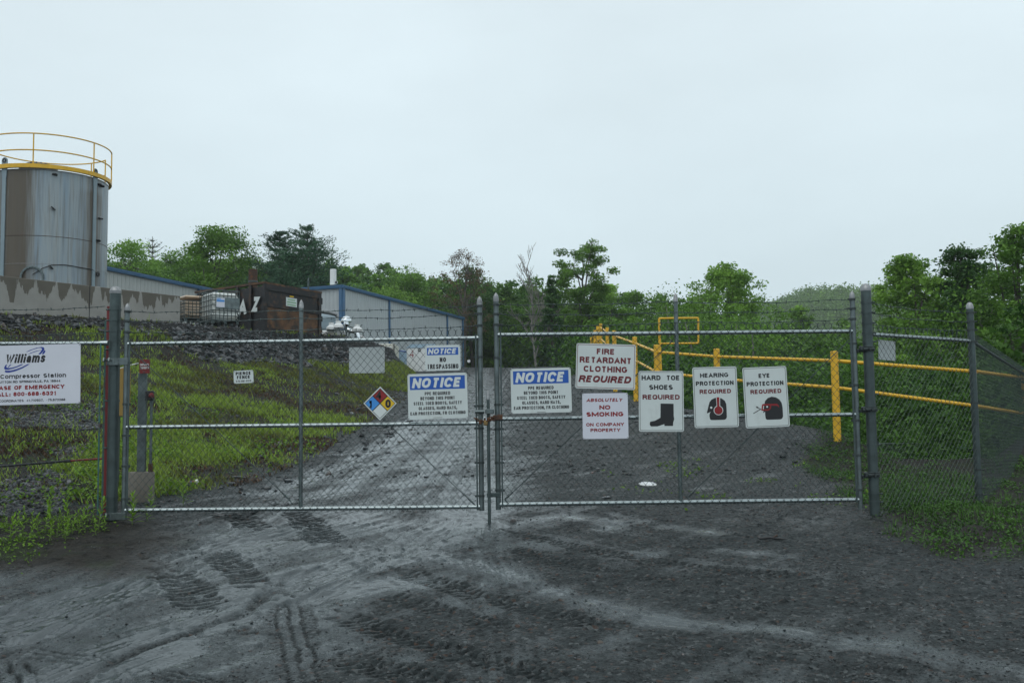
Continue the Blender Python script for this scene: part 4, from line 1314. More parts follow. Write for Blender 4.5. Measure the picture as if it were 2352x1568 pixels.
# station sign on the left fence: crop [0,1060,270,1290] scale 6.819*1.3815
RS = (9.42, (0, 767.3))
B = .035
sign('large white station sign with blue swoosh logo on the fence at far left', 'sign', *RS, (700, 873), 2080, 1285, .027, 10.672, [
    ('text', 'Williams', 545, 522, 895, 190, .06, .22, 'ink'),
    ('poly', [(x, y) for x, y, in [(540, 388), (620, 345), (760, 295), (880, 272), (930, 285), (945, 320), (935, 350), (900, 395), (858, 435), (812, 435), (860, 380), (890, 325), (875, 298), (820, 295), (700, 330), (600, 372)]][::-1], 'navy_ink'),
    ('poly', [(580, 442), (640, 405), (760, 360), (870, 340), (876, 348), (800, 365), (690, 400), (600, 438)][::-1], 'navy_ink'),
    ('poly', [(892, 432), (915, 385), (945, 345), (962, 350), (965, 375), (950, 405), (928, 432)][::-1], 'navy_ink'),
    ('poly', [(150, 655), (118, 660), (90, 705), (85, 745), (110, 768), (170, 768), (270, 748), (400, 700), (505, 648), (455, 648), (360, 690), (260, 722), (180, 728), (140, 720), (132, 695)], 'navy_ink'),
    ('poly', [(160, 716), (208, 658), (242, 656), (182, 715)], 'navy_ink'),
    ('poly', [(105, 783), (102, 815), (130, 828), (200, 830), (330, 800), (480, 740), (640, 645), (590, 645), (470, 710), (340, 758), (230, 785), (160, 788)], 'navy_ink'),
    ('text', 'Compressor Station', 722, 900, 1420, 90, B, 0, 'ink'),
    ('text', '1083 BUTTON RD SPRINGVILLE, PA 18844', 530, 1025, 1570, 52, B, 0, 'ink'),
    ('text', 'IN CASE OF EMERGENCY', 560, 1150, 1690, 88, .05, 0, 'red_ink'),
    ('text', 'CALL: 800-688-6321', 545, 1290, 1370, 88, .05, 0, 'red_ink'),
    ('text', 'COORDINATES  41.710937,  -75.872288', 717, 1428, 1430, 50, .03, 0, 'ink')], radius=.002, face='plastic_sign')

NOTICE = lambda cx, cy, w, h: [('rect', cx, cy, w, h, 'L1', 'blue_ink')]
# small notice: crop [1150,1050,1520,1200] scale 6.357*1.3815
RN = (8.782, (832.4, 760.0))
sign('small white notice sign with blue header reading no trespassing, highest on the gate', 'sign', *RN, (1618, 540), 712, 515, .022, YL, [
    ('rect', 1613, 408, 630, 150, 'L1', 'blue_ink'),
    ('text', 'NOTICE', 1610, 406, 590, 108, .045, .22, 'L2', 'white_ink'),
    ('text', 'NO', 1619, 578, 128, 92, .05, 0, 'ink'),
    ('text', 'TRESPASSING', 1619, 713, 632, 95, .06, 0, 'ink')], radius=.008)
PPE = lambda dx, dy: [
    ('text', 'PPE REQUIRED', 902 + dx, 776 + dy, 254, 32, .035, 0, 'ink'),
    ('text', 'BEYOND THIS POINT', 904 + dx, 823 + dy, 343, 32, .035, 0, 'ink'),
    ('text', 'STEEL TOED BOOTS, SAFETY', 905 + dx, 872 + dy, 480, 32, .035, 0, 'ink'),
    ('text', 'GLASSES, HARD HATS,', 907 + dx, 921 + dy, 382, 32, .035, 0, 'ink'),
    ('text', 'EAR PROTECTION, FR CLOTHING', 908 + dx, 971 + dy, 548, 32, .035, 0, 'ink'),
    ('rect', 907 + dx, 1016 + dy, 88, 4, 'L1', 'ink')]
sign('wide notice sign with blue header hanging between the hazard diamond and the middle uprights', 'sign', *R7, (904, 803), 592, 450, .031, YL, [
    ('rect', 900, 669, 548, 133, 'L1', 'blue_ink'),
    ('text', 'NOTICE', 896, 669, 505, 98, .045, .22, 'L2', 'white_ink')] + PPE(0, 0), radius=.016)
sign('wide notice sign with blue header hanging just beside the red lettered fire retardant sign', 'sign', *R7, (1933, 748), 600, 444, .027, YR, [
    ('rect', 1930, 615, 552, 130, 'L1', 'blue_ink'),
    ('text', 'NOTICE', 1926, 615, 505, 98, .045, .22, 'L2', 'white_ink')] + PPE(1028, -55), radius=.016)
# hazard diamond
cx, cy = 331, 876
sq = lambda x, y, r: [(x, y - r), (x + r, y), (x, y + r), (x - r, y)]
def diamond(k): return [(0, 168 * k), (-165 * k, 0), (0, -168 * k), (165 * k, 0)]
sign('diamond shaped hazard sign in red, blue, yellow and white quarters', 'sign', *R7, (cx, cy), 330, 336, .0, YL + .02, [
    ('poly', sq(cx, cy, 152)[::-1], 'L1', 'ink'),
    ('poly', sq(cx, cy - 76, 70)[::-1], 'L2', 'red_ink'), ('poly', sq(cx - 76, cy, 70)[::-1], 'L2', 'sky_ink'),
    ('poly', sq(cx + 76, cy, 70)[::-1], 'L2', 'yel_ink'), ('poly', sq(cx, cy + 76, 70)[::-1], 'L2', 'white_ink'),
    ('text', '4', cx - 12, cy - 82, 62, 86, .05, 0, 'L3', 'ink'), ('text', '1', cx - 90, cy + 3, 34, 84, .06, 0, 'L3', 'ink'),
    ('text', '0', cx + 80, cy + 2, 54, 84, .045, 0, 'L3', 'ink')], shape=diamond)
# fence maker's plate
sign('small white plate with fence firm name and phone number on the left leaf', 'sign', *R6, (541, 612), 196, 126, .052, 10.665, [
    ('text', 'PIERCE', 538, 577, 152, 32, .06, 0, 'ink'), ('text', 'FENCE', 541, 615, 132, 32, .06, 0, 'ink'),
    ('text', '570-881-9316', 543, 654, 152, 20, .02, 0, 'ink')], radius=.002)
# fire retardant
sign('white fire retardant clothing sign with thin red border and dark red capitals', 'sign', *R8, (474, 588), 522, 396, -.031, YR - .012, [
    ('frame', 9, 4, 16, 'dred_ink'),
    ('text', 'FIRE', 475, 457, 158, 50, .045, 0, 'dred_ink'), ('text', 'RETARDANT', 473, 533, 455, 52, .045, 0, 'dred_ink'),
    ('text', 'CLOTHING', 471, 612, 382, 52, .045, 0, 'dred_ink'), ('text', 'REQUIRED', 468, 700, 470, 60, .055, .25, 'dred_ink')], radius=.014)
sign('plain white no smoking sign with red text, hanging below the fire retardant sign', 'sign', *R8, (470, 1021), 400, 398, .012, YR, [
    ('text', 'ABSOLUTELY', 465, 882, 322, 30, .045, .25, 'red_ink'), ('text', 'NO', 466, 946, 96, 38, .06, 0, 'red_ink'),
    ('text', 'SMOKING', 466, 1006, 325, 40, .06, 0, 'red_ink'), ('text', 'ON COMPANY', 468, 1096, 332, 30, .045, 0, 'red_ink'),
    ('text', 'PROPERTY', 470, 1145, 262, 30, .045, 0, 'red_ink')], radius=.002, face='plastic_sign')
# boot
sign('tall white sign with a black boot pictogram, hard toe shoes', 'sign', *R8, (961, 893), 394, 530, -.002, YR - .005, [
    ('frame', 9, 3.5, 16, 'ink'),
    ('text', 'HARD  TOE', 958, 687, 336, 42, .045, 0, 'ink'), ('text', 'SHOES', 960, 770, 208, 42, .045, 0, 'ink'),
    ('text', 'REQUIRED', 960, 856, 326, 42, .045, 0, 'dred_ink'),
    ('poly', [(955, 912), (1069, 914), (1069, 1020), (1073, 1050), (1064, 1078), (1062, 1108), (986, 1108), (986, 1092), (925, 1112), (868, 1112), (858, 1098), (861, 1072), (905, 1062), (952, 1036)], 'ink')], radius=.014)
hc = (1452, 950)
head = [(1393, 985), (1362, 999), (1360, 990), (1374, 935), (1384, 900), (1402, 878), (1430, 864), (1460, 860), (1492, 868), (1518, 888), (1530, 915), (1533, 960), (1534, 1030), (1528, 1046), (1512, 1054), (1400, 1057), (1386, 1050), (1381, 1020), (1384, 1000)]
circ = lambda x, y, r, n=24: [(x + r * math.cos(2 * math.pi * i / n), y + r * math.sin(2 * math.pi * i / n)) for i in range(n)]
sign('tall white sign showing a black head wearing red ear muffs, hearing protection', 'sign', *R8, (1438, 856), 388, 530, .028, YR, [
    ('frame', 9, 3.5, 16, 'ink'),
    ('text', 'HEARING', 1428, 664, 248, 38, .045, 0, 'ink'), ('text', 'PROTECTION', 1432, 734, 332, 38, .045, 0, 'ink'),
    ('text', 'REQUIRED', 1436, 806, 276, 38, .045, 0, 'dred_ink'),
    ('poly', head, 'ink'), ('poly', circ(1398, 948, 10), 'L2', 'white_ink'), ('poly', circ(1461, 972, 42), 'L2', 'white_ink'),
    ('poly', [(1441, 858), (1477, 858), (1476, 940), (1446, 940)], 'L3', 'white_ink'), ('poly', [(1446, 857), (1470, 857), (1470, 945), (1450, 945)], 'L4', 'red_ink'), ('poly', circ(1461, 972, 36), 'L5', 'red_ink')], radius=.014)
head2 = [(1870, 984), (1852, 996), (1856, 978), (1862, 930), (1872, 890), (1896, 864), (1930, 852), (1966, 858), (1996, 876), (2016, 905), (2024, 945), (2027, 1025), (2018, 1044), (2000, 1051), (1888, 1054), (1874, 1046), (1870, 1010)]
sign('tall white eye protection sign showing a black head in red goggles', 'sign', *R8, (1881, 856), 386, 530, .044, YR, [
    ('frame', 9, 3.5, 16, 'ink'),
    ('text', 'EYE', 1868, 668, 100, 38, .045, 0, 'ink'), ('text', 'PROTECTION', 1874, 737, 324, 38, .045, 0, 'ink'),
    ('text', 'REQUIRED', 1880, 806, 272, 38, .045, 0, 'dred_ink'),
    ('poly', head2, 'ink'), ('poly', circ(1888, 941, 8), 'L5', 'white_ink'),
    ('poly', [(1836, 972), (1844, 922), (1852, 916), (1975, 914), (1992, 930), (1994, 950), (1980, 932), (1925, 930), (1920, 958), (1900, 974), (1845, 976)], 'L2', 'red_ink'),
    ('poly', [(1852, 962), (1858, 932), (1912, 930), (1908, 952), (1896, 962)], 'L3', 'ink'), ('poly', [(1850, 962), (1855, 932), (1862, 932), (1858, 962)], 'L4', 'white_ink'),
    ('stroke', [(1766, 1000, 7), (1832, 962, 6)], 'ink'), ('stroke', [(1798, 944, 7), (1834, 964, 6)], 'ink'),
    ('poly', [(1788, 936), (1812, 942), (1800, 956)], 'ink')], radius=.014)
# blank backs behind the mesh
sign('blank grey metal plate wired behind the mesh near the top of the gate', 'sign', *R7, (200, 446), 354, 258, .012, 10.69, [], behind=True, radius=.002)
sign('blank pale plate wired behind the mesh of the short corner bay', 'sign', 3.938, (1809.6, 470.5), (893, 1315), 200, 178, -.03, 10.95, [], behind=True, radius=.002, yaw=.53)
_o = [o for o in bpy.data.objects if str(o.get('label', '')).startswith('blank pale plate')][0]; _o.scale.x = 1.12
# ------------------------------------------------------------------ materials with a shape of their own
def tank_mat():
    m = bpy.data.materials.new('stained_tank_steel'); m.use_nodes = True
    N, L = nt(m); b = N['Principled BSDF']
    tc = N.new('ShaderNodeTexCoord'); mp = N.new('ShaderNodeMapping'); mp.inputs['Scale'].default_value = (3.2, 3.2, .16)
    L.new(tc.outputs['Object'], mp.inputs[0])
    n1 = N.new('ShaderNodeTexNoise'); n1.inputs['Scale'].default_value = 1.6; n1.inputs['Detail'].default_value = 7; n1.inputs['Roughness'].default_value = .65; L.new(mp.outputs[0], n1.inputs[0])
    n2 = N.new('ShaderNodeTexNoise'); n2.inputs['Scale'].default_value = 5; n2.inputs['Detail'].default_value = 8; L.new(mp.outputs[0], n2.inputs[0])
    at = N.new('ShaderNodeAttribute'); at.attribute_name = 'rust'
    def mix(f, a, c):
        x = N.new('ShaderNodeMix'); x.data_type = 'RGBA'
        for k, s in (('A', a), ('B', c)):
            if isinstance(s, tuple): x.inputs[k].default_value = (*s, 1)
            else: L.new(s, x.inputs[k])
        L.new(f, x.inputs['Factor']); return x.outputs['Result']
    def mr(i, a, c, d, e):
        r = N.new('ShaderNodeMapRange'); r.inputs[1].default_value = a; r.inputs[2].default_value = c; r.inputs[3].default_value = d; r.inputs[4].default_value = e; L.new(i, r.inputs[0]); return r.outputs[0]
    base = mix(mr(n1.outputs[0], .35, .65, 0, 1), (.23, .30, .36), (.32, .35, .355))
    base = mix(mr(n2.outputs[0], .45, .8, 0, .5), base, (.15, .13, .095))
    ad = N.new('ShaderNodeMath'); ad.operation = 'ADD'; L.new(at.outputs['Fac'], ad.inputs[0]); L.new(mr(n2.outputs[0], .3, .7, -.2, .2), ad.inputs[1])
    base = mix(mr(ad.outputs[0], .05, 1.0, 0, .9), base, (.082, .057, .032))
    L.new(base, b.inputs['Base Color']); b.inputs['Roughness'].default_value = .42; b.inputs['Metallic'].default_value = .15
    return m


def wall_mat():
    m = bpy.data.materials.new('wet_stained_concrete'); m.use_nodes = True
    N, L = nt(m); b = N['Principled BSDF']
    tc = N.new('ShaderNodeTexCoord'); sep = N.new('ShaderNodeSeparateXYZ'); L.new(tc.outputs['Object'], sep.inputs[0])
    mp = N.new('ShaderNodeMapping'); mp.inputs['Scale'].default_value = (1, 1, .12); L.new(tc.outputs['Object'], mp.inputs[0])
    n = N.new('ShaderNodeTexNoise'); n.inputs['Scale'].default_value = 2.6; n.inputs['Detail'].default_value = 7; n.inputs['Roughness'].default_value = .62; L.new(mp.outputs[0], n.inputs[0])
    r = N.new('ShaderNodeMapRange'); r.inputs[1].default_value = .36; r.inputs[2].default_value = .64; r.inputs[3].default_value = -.75; r.inputs[4].default_value = .06; L.new(n.outputs[0], r.inputs[0])
    g = N.new('ShaderNodeMath'); g.operation = 'GREATER_THAN'; L.new(sep.outputs[2], g.inputs[0]); L.new(r.outputs[0], g.inputs[1])
    n2 = N.new('ShaderNodeTexNoise'); n2.inputs['Scale'].default_value = 3; n2.inputs['Detail'].default_value = 8; L.new(tc.outputs['Object'], n2.inputs[0])
    dry = N.new('ShaderNodeMix'); dry.data_type = 'RGBA'; dry.inputs['A'].default_value = (.23, .22, .20, 1); dry.inputs['B'].default_value = (.36, .35, .325, 1); L.new(n2.outputs[0], dry.inputs['Factor'])
    wet = N.new('ShaderNodeMix'); wet.data_type = 'RGBA'; wet.inputs['A'].default_value = (.085, .075, .060, 1); wet.inputs['B'].default_value = (.15, .135, .11, 1); L.new(n2.outputs[0], wet.inputs['Factor'])
    mx = N.new('ShaderNodeMix'); mx.data_type = 'RGBA'; L.new(g.outputs[0], mx.inputs['Factor']); L.new(dry.outputs['Result'], mx.inputs['A']); L.new(wet.outputs['Result'], mx.inputs['B'])
    L.new(mx.outputs['Result'], b.inputs['Base Color']); b.inputs['Roughness'].default_value = .7
    return m


def dumpster_mat():
    m = mat('rusted_dumpster', (.013, .013, .015), .42, .2, .35, 3, .004, 30, dirt=(.085, .042, .022), dscale=3.2, dth=(.52, .68))
    return m


M['tank'] = tank_mat(); M['wall'] = wall_mat(); M['dump'] = dumpster_mat()
M['dump_rust'] = mat('rusted_panel', (.115, .055, .024), .55, .2, .5, 3.5, .004, 30, dirt=(.024, .02, .018), dscale=2.6, dth=(.46, .62))
M['siding'] = mat('grey_metal_siding', (.46, .49, .50), .45, .1, .04, 1.5)
M['siding2'] = mat('cream_metal_siding', (.42, .435, .42), .45, .1, .04, 1.5)

# ------------------------------------------------------------------ storage tank
TX, TY, TR = -15.6, 34.0, 1.91
zt = float(P(0, 378, 32.0)[2] - .12); zb = 4.45
tank = empty('storage_tank', (TX, TY, zb), 'tall round steel tank streaked with brown stains, yellow railing round its top', 'storage tank')
n = 96; hs = [zb, zb + .1] + list(np.linspace(zb + .3, zt, 24))
vs = []; rust = []
azs = [2 * math.pi * j / n for j in range(n)]
for hgt in hs:
    for a in azs:
        vs.append((TR * math.cos(a), TR * math.sin(a), hgt - zb))
        # stain bands: azimuth of the sighted point
        X, Yy = TX + TR * math.cos(a), TY + TR * math.sin(a)
        uu = 1175.5 + X / Yy * FPX if Yy < TY else 900
        r = 1.25 * math.exp(-((uu - 32) / 34) ** 2) + .9 * math.exp(-((uu - 206) / 8) ** 2) + .6 * math.exp(-((uu - 205) / 30) ** 2) * (1 if hgt < zt - .5 else .5) + .5 * math.exp(-((uu + 10) / 25) ** 2)
        rust.append(r)
fs = [(i * n + j, i * n + (j + 1) % n, (i + 1) * n + (j + 1) % n, (i + 1) * n + j) for i in range(len(hs) - 1) for j in range(n)]
sh = big_mesh('shell', np.array(vs), np.array(fs), M['tank'], {'rust': np.array(rust)}, smooth=True); sh.parent = tank
mb = MB(); mb.lathe([TX, TY, zt], [(TR, 0), (TR * .5, .18), (0, .25)], 64); mb.build('roof', M['galv_dark'], tank, True)
for z, rr_, m_ in ((zt - 2.05 - .1, .008, 'rust'), (zt - 2.95 - .1, .006, 'cap'), (zt - .02, .012, 'cap')):
    mb = MB(); mb.tube([(TX + (TR + .002) * math.cos(a), TY + (TR + .002) * math.sin(a), z) for a in azs], rr_, 5, closed=True); mb.build('weld_seam', M[m_], tank, True)
mb = MB(); mb.lathe([TX, TY, zt], [(TR + .01, 0.02), (TR + .11, .02), (TR + .11, .15), (TR + .08, .15), (TR + .08, .05), (TR + .01, .05)], 96); mb.build('top_ring', M['yellow'], tank, False)
ra = 2.0
gap0, gap1 = rad(18), rad(48)
arc = [gap1 + (2 * math.pi - (gap1 - gap0)) * i / 90 for i in range(91)]
for z, nm in ((10.4, 'top_rail'), (9.86, 'middle_rail')):
    mb = MB(); mb.tube([(TX + ra * math.cos(a), TY + ra * math.sin(a), z) for a in arc], .022, 7); mb.build(nm, M['yellow'], tank, True)
for a in [gap1, gap0 + 2 * math.pi] + [rad(x) for x in (-22, -78 , -134, -190, -246, -290)]:
    x, y = TX + ra * math.cos(a), TY + ra * math.sin(a)
    mb = MB(); mb.tube([(x, y, zt + .1), (x, y, 10.4)], .022, 7); mb.build('railing_post', M['yellow'], tank, True)
mb = MB(); mb.lathe([TX + .1, TY - .9, zt + .02], [(0, .38), (.30, .36), (.52, .28), (.60, .16), (.60, 0)], 28)
for k in range(14):
    a = 2 * math.pi * k / 14; mb.tube([(TX + .1 + .3 * math.cos(a), TY - .9 + .3 * math.sin(a), zt + .39), (TX + .1 + .58 * math.cos(a), TY - .9 + .58 * math.sin(a), zt + .26)], .025, 5)
mb.build('manhole_cover', M['black'], tank, True)


def on_tank(u, v, off=0.):
    """point on the shell at sight line u, v"""
    d = _fw + CR * ((u - 1175.5) / FPX) - CU * ((v - 784) / FPX)
    A_ = d[0] ** 2 + d[1] ** 2; B_ = -2 * (d[0] * TX + d[1] * TY); C_ = TX ** 2 + TY ** 2 - (TR + off) ** 2
    D_ = B_ * B_ - 4 * A_ * C_
    t = (-B_ - math.sqrt(max(D_, 0))) / (2 * A_)
    p = EYE + d * t
    nrm = np.array([p[0] - TX, p[1] - TY, 0]); nrm /= np.linalg.norm(nrm)
    return p, nrm


for u, v0, v1 in ((12, 371, 700), (218, 396, 690)):
    p, nr = on_tank(u, v0); q, _ = on_tank(u - 1, v1)
    tng = np.array([-nr[1], nr[0], 0])
    mb = MB()
    fr = np.stack([tng, nr, [0, 0, 1]], 1)
    zc_ = p[2]; w = .14
    outl = [(-w * .5, q[2] - p[2]), (w * .5, q[2] - p[2]), (w * .5, -.55), (w * .62, -.45), (w * .75, -.05)] + [(w * .75 * math.cos(rad(a)), .02 + w * .75 * math.sin(rad(a))) for a in range(0, 181, 20)] + [(-w * .62, -.45), (-w * .5, -.55)]
    mb.prism(outl, 0.0, .035, (fr, p)); mb.build('stiffener', M['vessel'], tank)
    mb = MB(); mb.lathe(p + [0, 0, .02], [(.075, .036), (.075, .05), (.04, .05), (.04, .036)], 16, axis=nr); mb.build('lifting_lug', M['black'], tank, True)
for u, v, tl in ((125.5, 402, 'h'), (122, 479, 'd'), (231, 428, 'h'), (228, 502, 'h'), (250, 433, 'h'), (245, 561, 'h'), (222, 630, 'r'), (117, 614, 'd')):
    p, nr = on_tank(min(u, 243), v)
    if u > 243: nr = np.array([.97, -.2, 0]); p = np.array([TX + TR * .97, TY - TR * .2, p[2]])
    mb = MB()
    ax = {'h': (0, .25, 1), 'd': (.6, 0, .6), 'r': tuple(nr)}[tl]
    c = p + nr * .05
    mb.lathe(c, [(.035, -.012), (.085, -.012), (.085, .012), (.035, .012), (.035, -.012)], 16, axis=ax)
    mb.tube([p, c - nr * .0 + nr * .01], .02, 6)
    mb.build('pipe_flange', M['black'] if v != 502 else M['cap'], tank, True)
hose = []
for u, v in ((75, 631), (98, 616), (118, 609), (145, 608), (165, 611), (190, 616), (210, 619), (221, 629)):
    p, nr = on_tank(u, v); hose.append(p + nr * .03)
mb = MB(); mb.tube(hose, .012, 6); mb.build('conduit', M['black'], tank, True)
p, nr = on_tank(74, 637); mb = MB(); mb.lathe(p + nr * 0, [(.36, 0), (.36, .05), (.3, .05)], 28, axis=nr, )
for k in range(24):
    a = 2 * math.pi * k / 24; t1 = np.array([-nr[1], nr[0], 0]); mb.tube([p + t1 * .33 * math.cos(a) + np.array([0, 0, .33]) * math.sin(a) + nr * .04, p + t1 * .33 * math.cos(a) + np.array([0, 0, .33]) * math.sin(a) + nr * .09], .018, 5)
mb.build('manway', M['galv'], tank, True)

# ------------------------------------------------------------------ containment wall
wb = np.array([-11.2, 34.4]); wd = np.array([-14.65, 29.3]) - wb; wd /= np.linalg.norm(wd)
ztop = float(P(408, 680, 34.4)[2])
wall = empty('concrete_wall', (-11.2, 34.4, ztop), 'low concrete containment wall stained dark with rain, in front of the steel tank', 'wall')
L_ = 13.5; nn = np.array([wd[1], -wd[0]])
if nn[1] > 0: nn = -nn
far = wb + wd * L_
mb = MB()
c = (wb + far) / 2; ang = math.atan2(wd[1], wd[0])
mb.box([c[0] - nn[0] * .12, c[1] - nn[1] * .12, ztop - .9], [L_, .24, 1.8], rz=ang, bevel=.015)
mb.build('long_face', M['wall'], wall)
e = wb - nn * 3.0; c2_ = (wb + e) / 2
mb = MB(); mb.box([c2_[0] + wd[0] * .12 - nn[0] * .12, c2_[1] + wd[1] * .12 - nn[1] * .12, ztop - .9], [.236, 2.7, 1.794], rz=ang, bevel=.015); mb.build('end_face', M['wall'], wall)
for k in range(1, 4):
    q = wb + wd * (3.4 * k) + nn * .002
    mb = MB(); mb.box([q[0], q[1], ztop - .9], [.02, .012, 1.79], rz=ang); mb.build('joint', M['black'], wall)


# ------------------------------------------------------------------ sheds
def siding(mb, a, b_, zb0, zt0, zb1, zt1, pitch=.305, dep=.03, out=None):
    """ribbed sheet between plan points"""
    a = np.array(a); b_ = np.array(b_); L = np.linalg.norm(b_ - a); d = (b_ - a) / L
    nn = np.array([d[1], -d[0]])
    if out is not None and nn @ np.array(out) < 0: nn = -nn
    s = 0; prof = []
    while s < L:
        for ds, o in ((0, 0), (.10, 0), (.115, dep), (.145, dep), (.16, 0), (.225, 0), (.23, dep * .3), (.25, dep * .3), (.255, 0)):
            if s + ds <= L: prof.append((s + ds, o))
        s += pitch
    prof.append((L, 0))
    vs = []
    for s_, o in prof:
        q = a + d * s_ + nn * o; f = s_ / L
        vs += [(q[0], q[1], zb0 * (1 - f) + zb1 * f), (q[0], q[1], zt0 * (1 - f) + zt1 * f)]
    mb.add(vs, [(2 * i, 2 * i + 2, 2 * i + 3, 2 * i + 1) for i in range(len(prof) - 1)])


def shed(name, label, corners, zb0, ztop_, downs, mats, group, zf=None):
    """corners: plan points, first wall faces the camera side; ztop per corner"""
    cx_, cy_ = np.mean([c[0] for c in corners]), np.mean([c[1] for c in corners])
    root = empty(name, (float(corners[0][0]), float(corners[0][1]), zb0), label, 'building', group)
    n = len(corners)
    for i in range(n):
        a, b_ = np.array(corners[i]), np.array(corners[(i + 1) % n]); mid = (a + b_) / 2
        mb = MB(); siding(mb, a, b_, zb0 - .8, ztop_[i], zb0 - .8, ztop_[(i + 1) % n], out=mid - [cx_, cy_])
        mb.build('wall', M[mats], root)
        d = (b_ - a) / np.linalg.norm(b_ - a); nn = np.array([d[1], -d[0]])
        if nn @ (mid - [cx_, cy_]) < 0: nn = -nn
        # eave gutter / fascia
        mb = MB()
        A3 = np.array([*(a + nn * .10 - d * .10), ztop_[i]]); B3 = np.array([*(b_ + nn * .10 + d * .10), ztop_[(i + 1) % n]])
        up = np.array([0, 0, 1.]); n3 = np.array([*nn, 0])
        prof = [(-.1, -.13), (.06, -.13), (.09, .0), (.09, .05), (-.1, .09)]
        vs = [P_ + n3 * o + up * z for P_ in (A3, B3) for o, z in prof]; m_ = len(prof)
        mb.add(vs, [(k, (k + 1) % m_, (k + 1) % m_ + m_, k + m_) for k in range(m_)] + [tuple(range(m_)), tuple(range(m_, 2 * m_))[::-1]])
        mb.build('gutter', M['trim_blue'], root)
    mb = MB()
    rv = [(c[0] + (c[0] - cx_) * .015, c[1] + (c[1] - cy_) * .015, z + .1) for c, z in zip(corners, ztop_)]
    rv.append((cx_, cy_, max(ztop_) + .25))
    mb.add(rv, [(i, (i + 1) % n, n) for i in range(n)]); mb.build('roof', M['vessel'], root)
    for i, f, w in downs:
        a, b_ = np.array(corners[i]), np.array(corners[(i + 1) % n]); d = (b_ - a) / np.linalg.norm(b_ - a)
        nn = np.array([d[1], -d[0]])
        if nn @ ((a + b_) / 2 - [cx_, cy_]) < 0: nn = -nn
        q = a + (b_ - a) * f + nn * .07; z1 = ztop_[i] * (1 - f) + ztop_[(i + 1) % n] * f - .13
        mb = MB(); mb.box([q[0], q[1], (z1 + zb0 - .5) / 2], [w, .10, z1 - zb0 + .5], rz=math.atan2(d[1], d[0]), bevel=.01); mb.build('downspout', M['trim_blue'], root)
    return root


C1 = P(785, 800, 59); C2 = P(1062, 839, 77.7)
zbA = 5.35
zA1, zA2 = float(P(793, 657, 59)[2]), float(P(1066, 730, 77.7)[2])
dv = np.array([C2[0] - C1[0], C2[1] - C1[1]]); dv /= np.linalg.norm(dv)
C4 = P(699, 800, 60.6)
pl = [(C1[0], C1[1]), (C2[0], C2[1]), (C2[0] - dv[1] * 6, C2[1] + dv[0] * 6), (C4[0], C4[1])]
zA4 = float(P(699, 663, 60.6)[2])
shedA = shed('metal_shed', 'grey ribbed metal shed with blue trim and a white roof stack, nearest the drive', pl, zbA, [zA1, zA2, zA2, zA4],
             [(0, .325, .13), (0, .835, .13), (0, .998, .13), (0, .004, .22), (3, .985, .2)], 'siding', 'metal sheds of the station')
s_ = P(765, 657, 60.5)
mb = MB(); mb.lathe([s_[0], s_[1], zA1], [(.19, -.3), (.19, 1.2), (.17, 1.22), (.17, 1.0)], 20); mb.tube([(s_[0] + .17, s_[1] - .1, zA1 + .42), (s_[0] + .27, s_[1] - .1, zA1 + .42)], .08, 10)
o = mb.build('roof_stack', M['white_paint'], shedA, True)
mb = MB(); mb.tube([(s_[0] + .16, s_[1] - .13, zA1 + .42), (s_[0] + .26, s_[1] - .13, zA1 + .42)], .075, 10); mb.build('stack_port', M['black'], shedA, True)
q = C1 + (C2 - C1) * .955
mb = MB(); mb.box([q[0] + .25, q[1] - .1, zbA + 1.9], [.25, .3, .45], bevel=.02); mb.tube([(q[0] + .3, q[1] - .2, zbA), (q[0] + .3, q[1] - .2, zbA + 2.4)], .04, 6); mb.build('utility_box', M['galv'], shedA, True)
B1 = P(200, 640, 49.8); B2 = P(492, 690, 60.2)
zB1 = float(P(200, 606.5, 49.8)[2]); zB2 = float(P(492, 667, 60.2)[2])
plB = [(B1[0], B1[1]), (B2[0], B2[1]), (B2[0] - 9, B2[1] + 3), (B1[0] - 9, B1[1] + 3)]
shed('metal_shed', 'long cream ribbed metal shed with blue gutter behind the tank and the concrete wall', plB, 5.2, [zB1, zB2, zB2, zB1], [(0, .845, .12)], 'siding2', 'metal sheds of the station')


# ------------------------------------------------------------------ roll-off container
def frame_of(a, b_):
    d = np.array([b_[0] - a[0], b_[1] - a[1]]); L = np.linalg.norm(d); d /= L
    return np.array([d[0], d[1], 0]), L


a = P(607, 755, 38.5); b_ = P(738, 768, 40.8); zb0 = float(a[2]) - .15; zt0 = float(P(607, 650, 38.5)[2]); zt1 = float(P(738, 673, 40.8)[2])
ex, W_ = frame_of(a, b_); ey = np.array([-ex[1], ex[0], 0]); Ld = 4.3
O = np.array([a[0], a[1], 0])
dmp = empty('rolloff_container', (float(a[0]), float(a[1]), zb0), 'large rusty black open-top waste container with white letters on its long side', 'dumpster')
tl = (zt1 - zt0) / W_


def pt(s, t, z): return O + ex * s + ey * t + np.array([0, 0, z + tl * s])


def slab(mb, s0, s1, t0, t1, z0, z1):
    vs = [pt(s, t, z) for s in (s0, s1) for t in (t0, t1) for z in (z0, z1)]
    mb.add(vs, [(0, 1, 3, 2), (4, 6, 7, 5), (0, 4, 5, 1), (2, 3, 7, 6), (0, 2, 6, 4), (1, 5, 7, 3)])


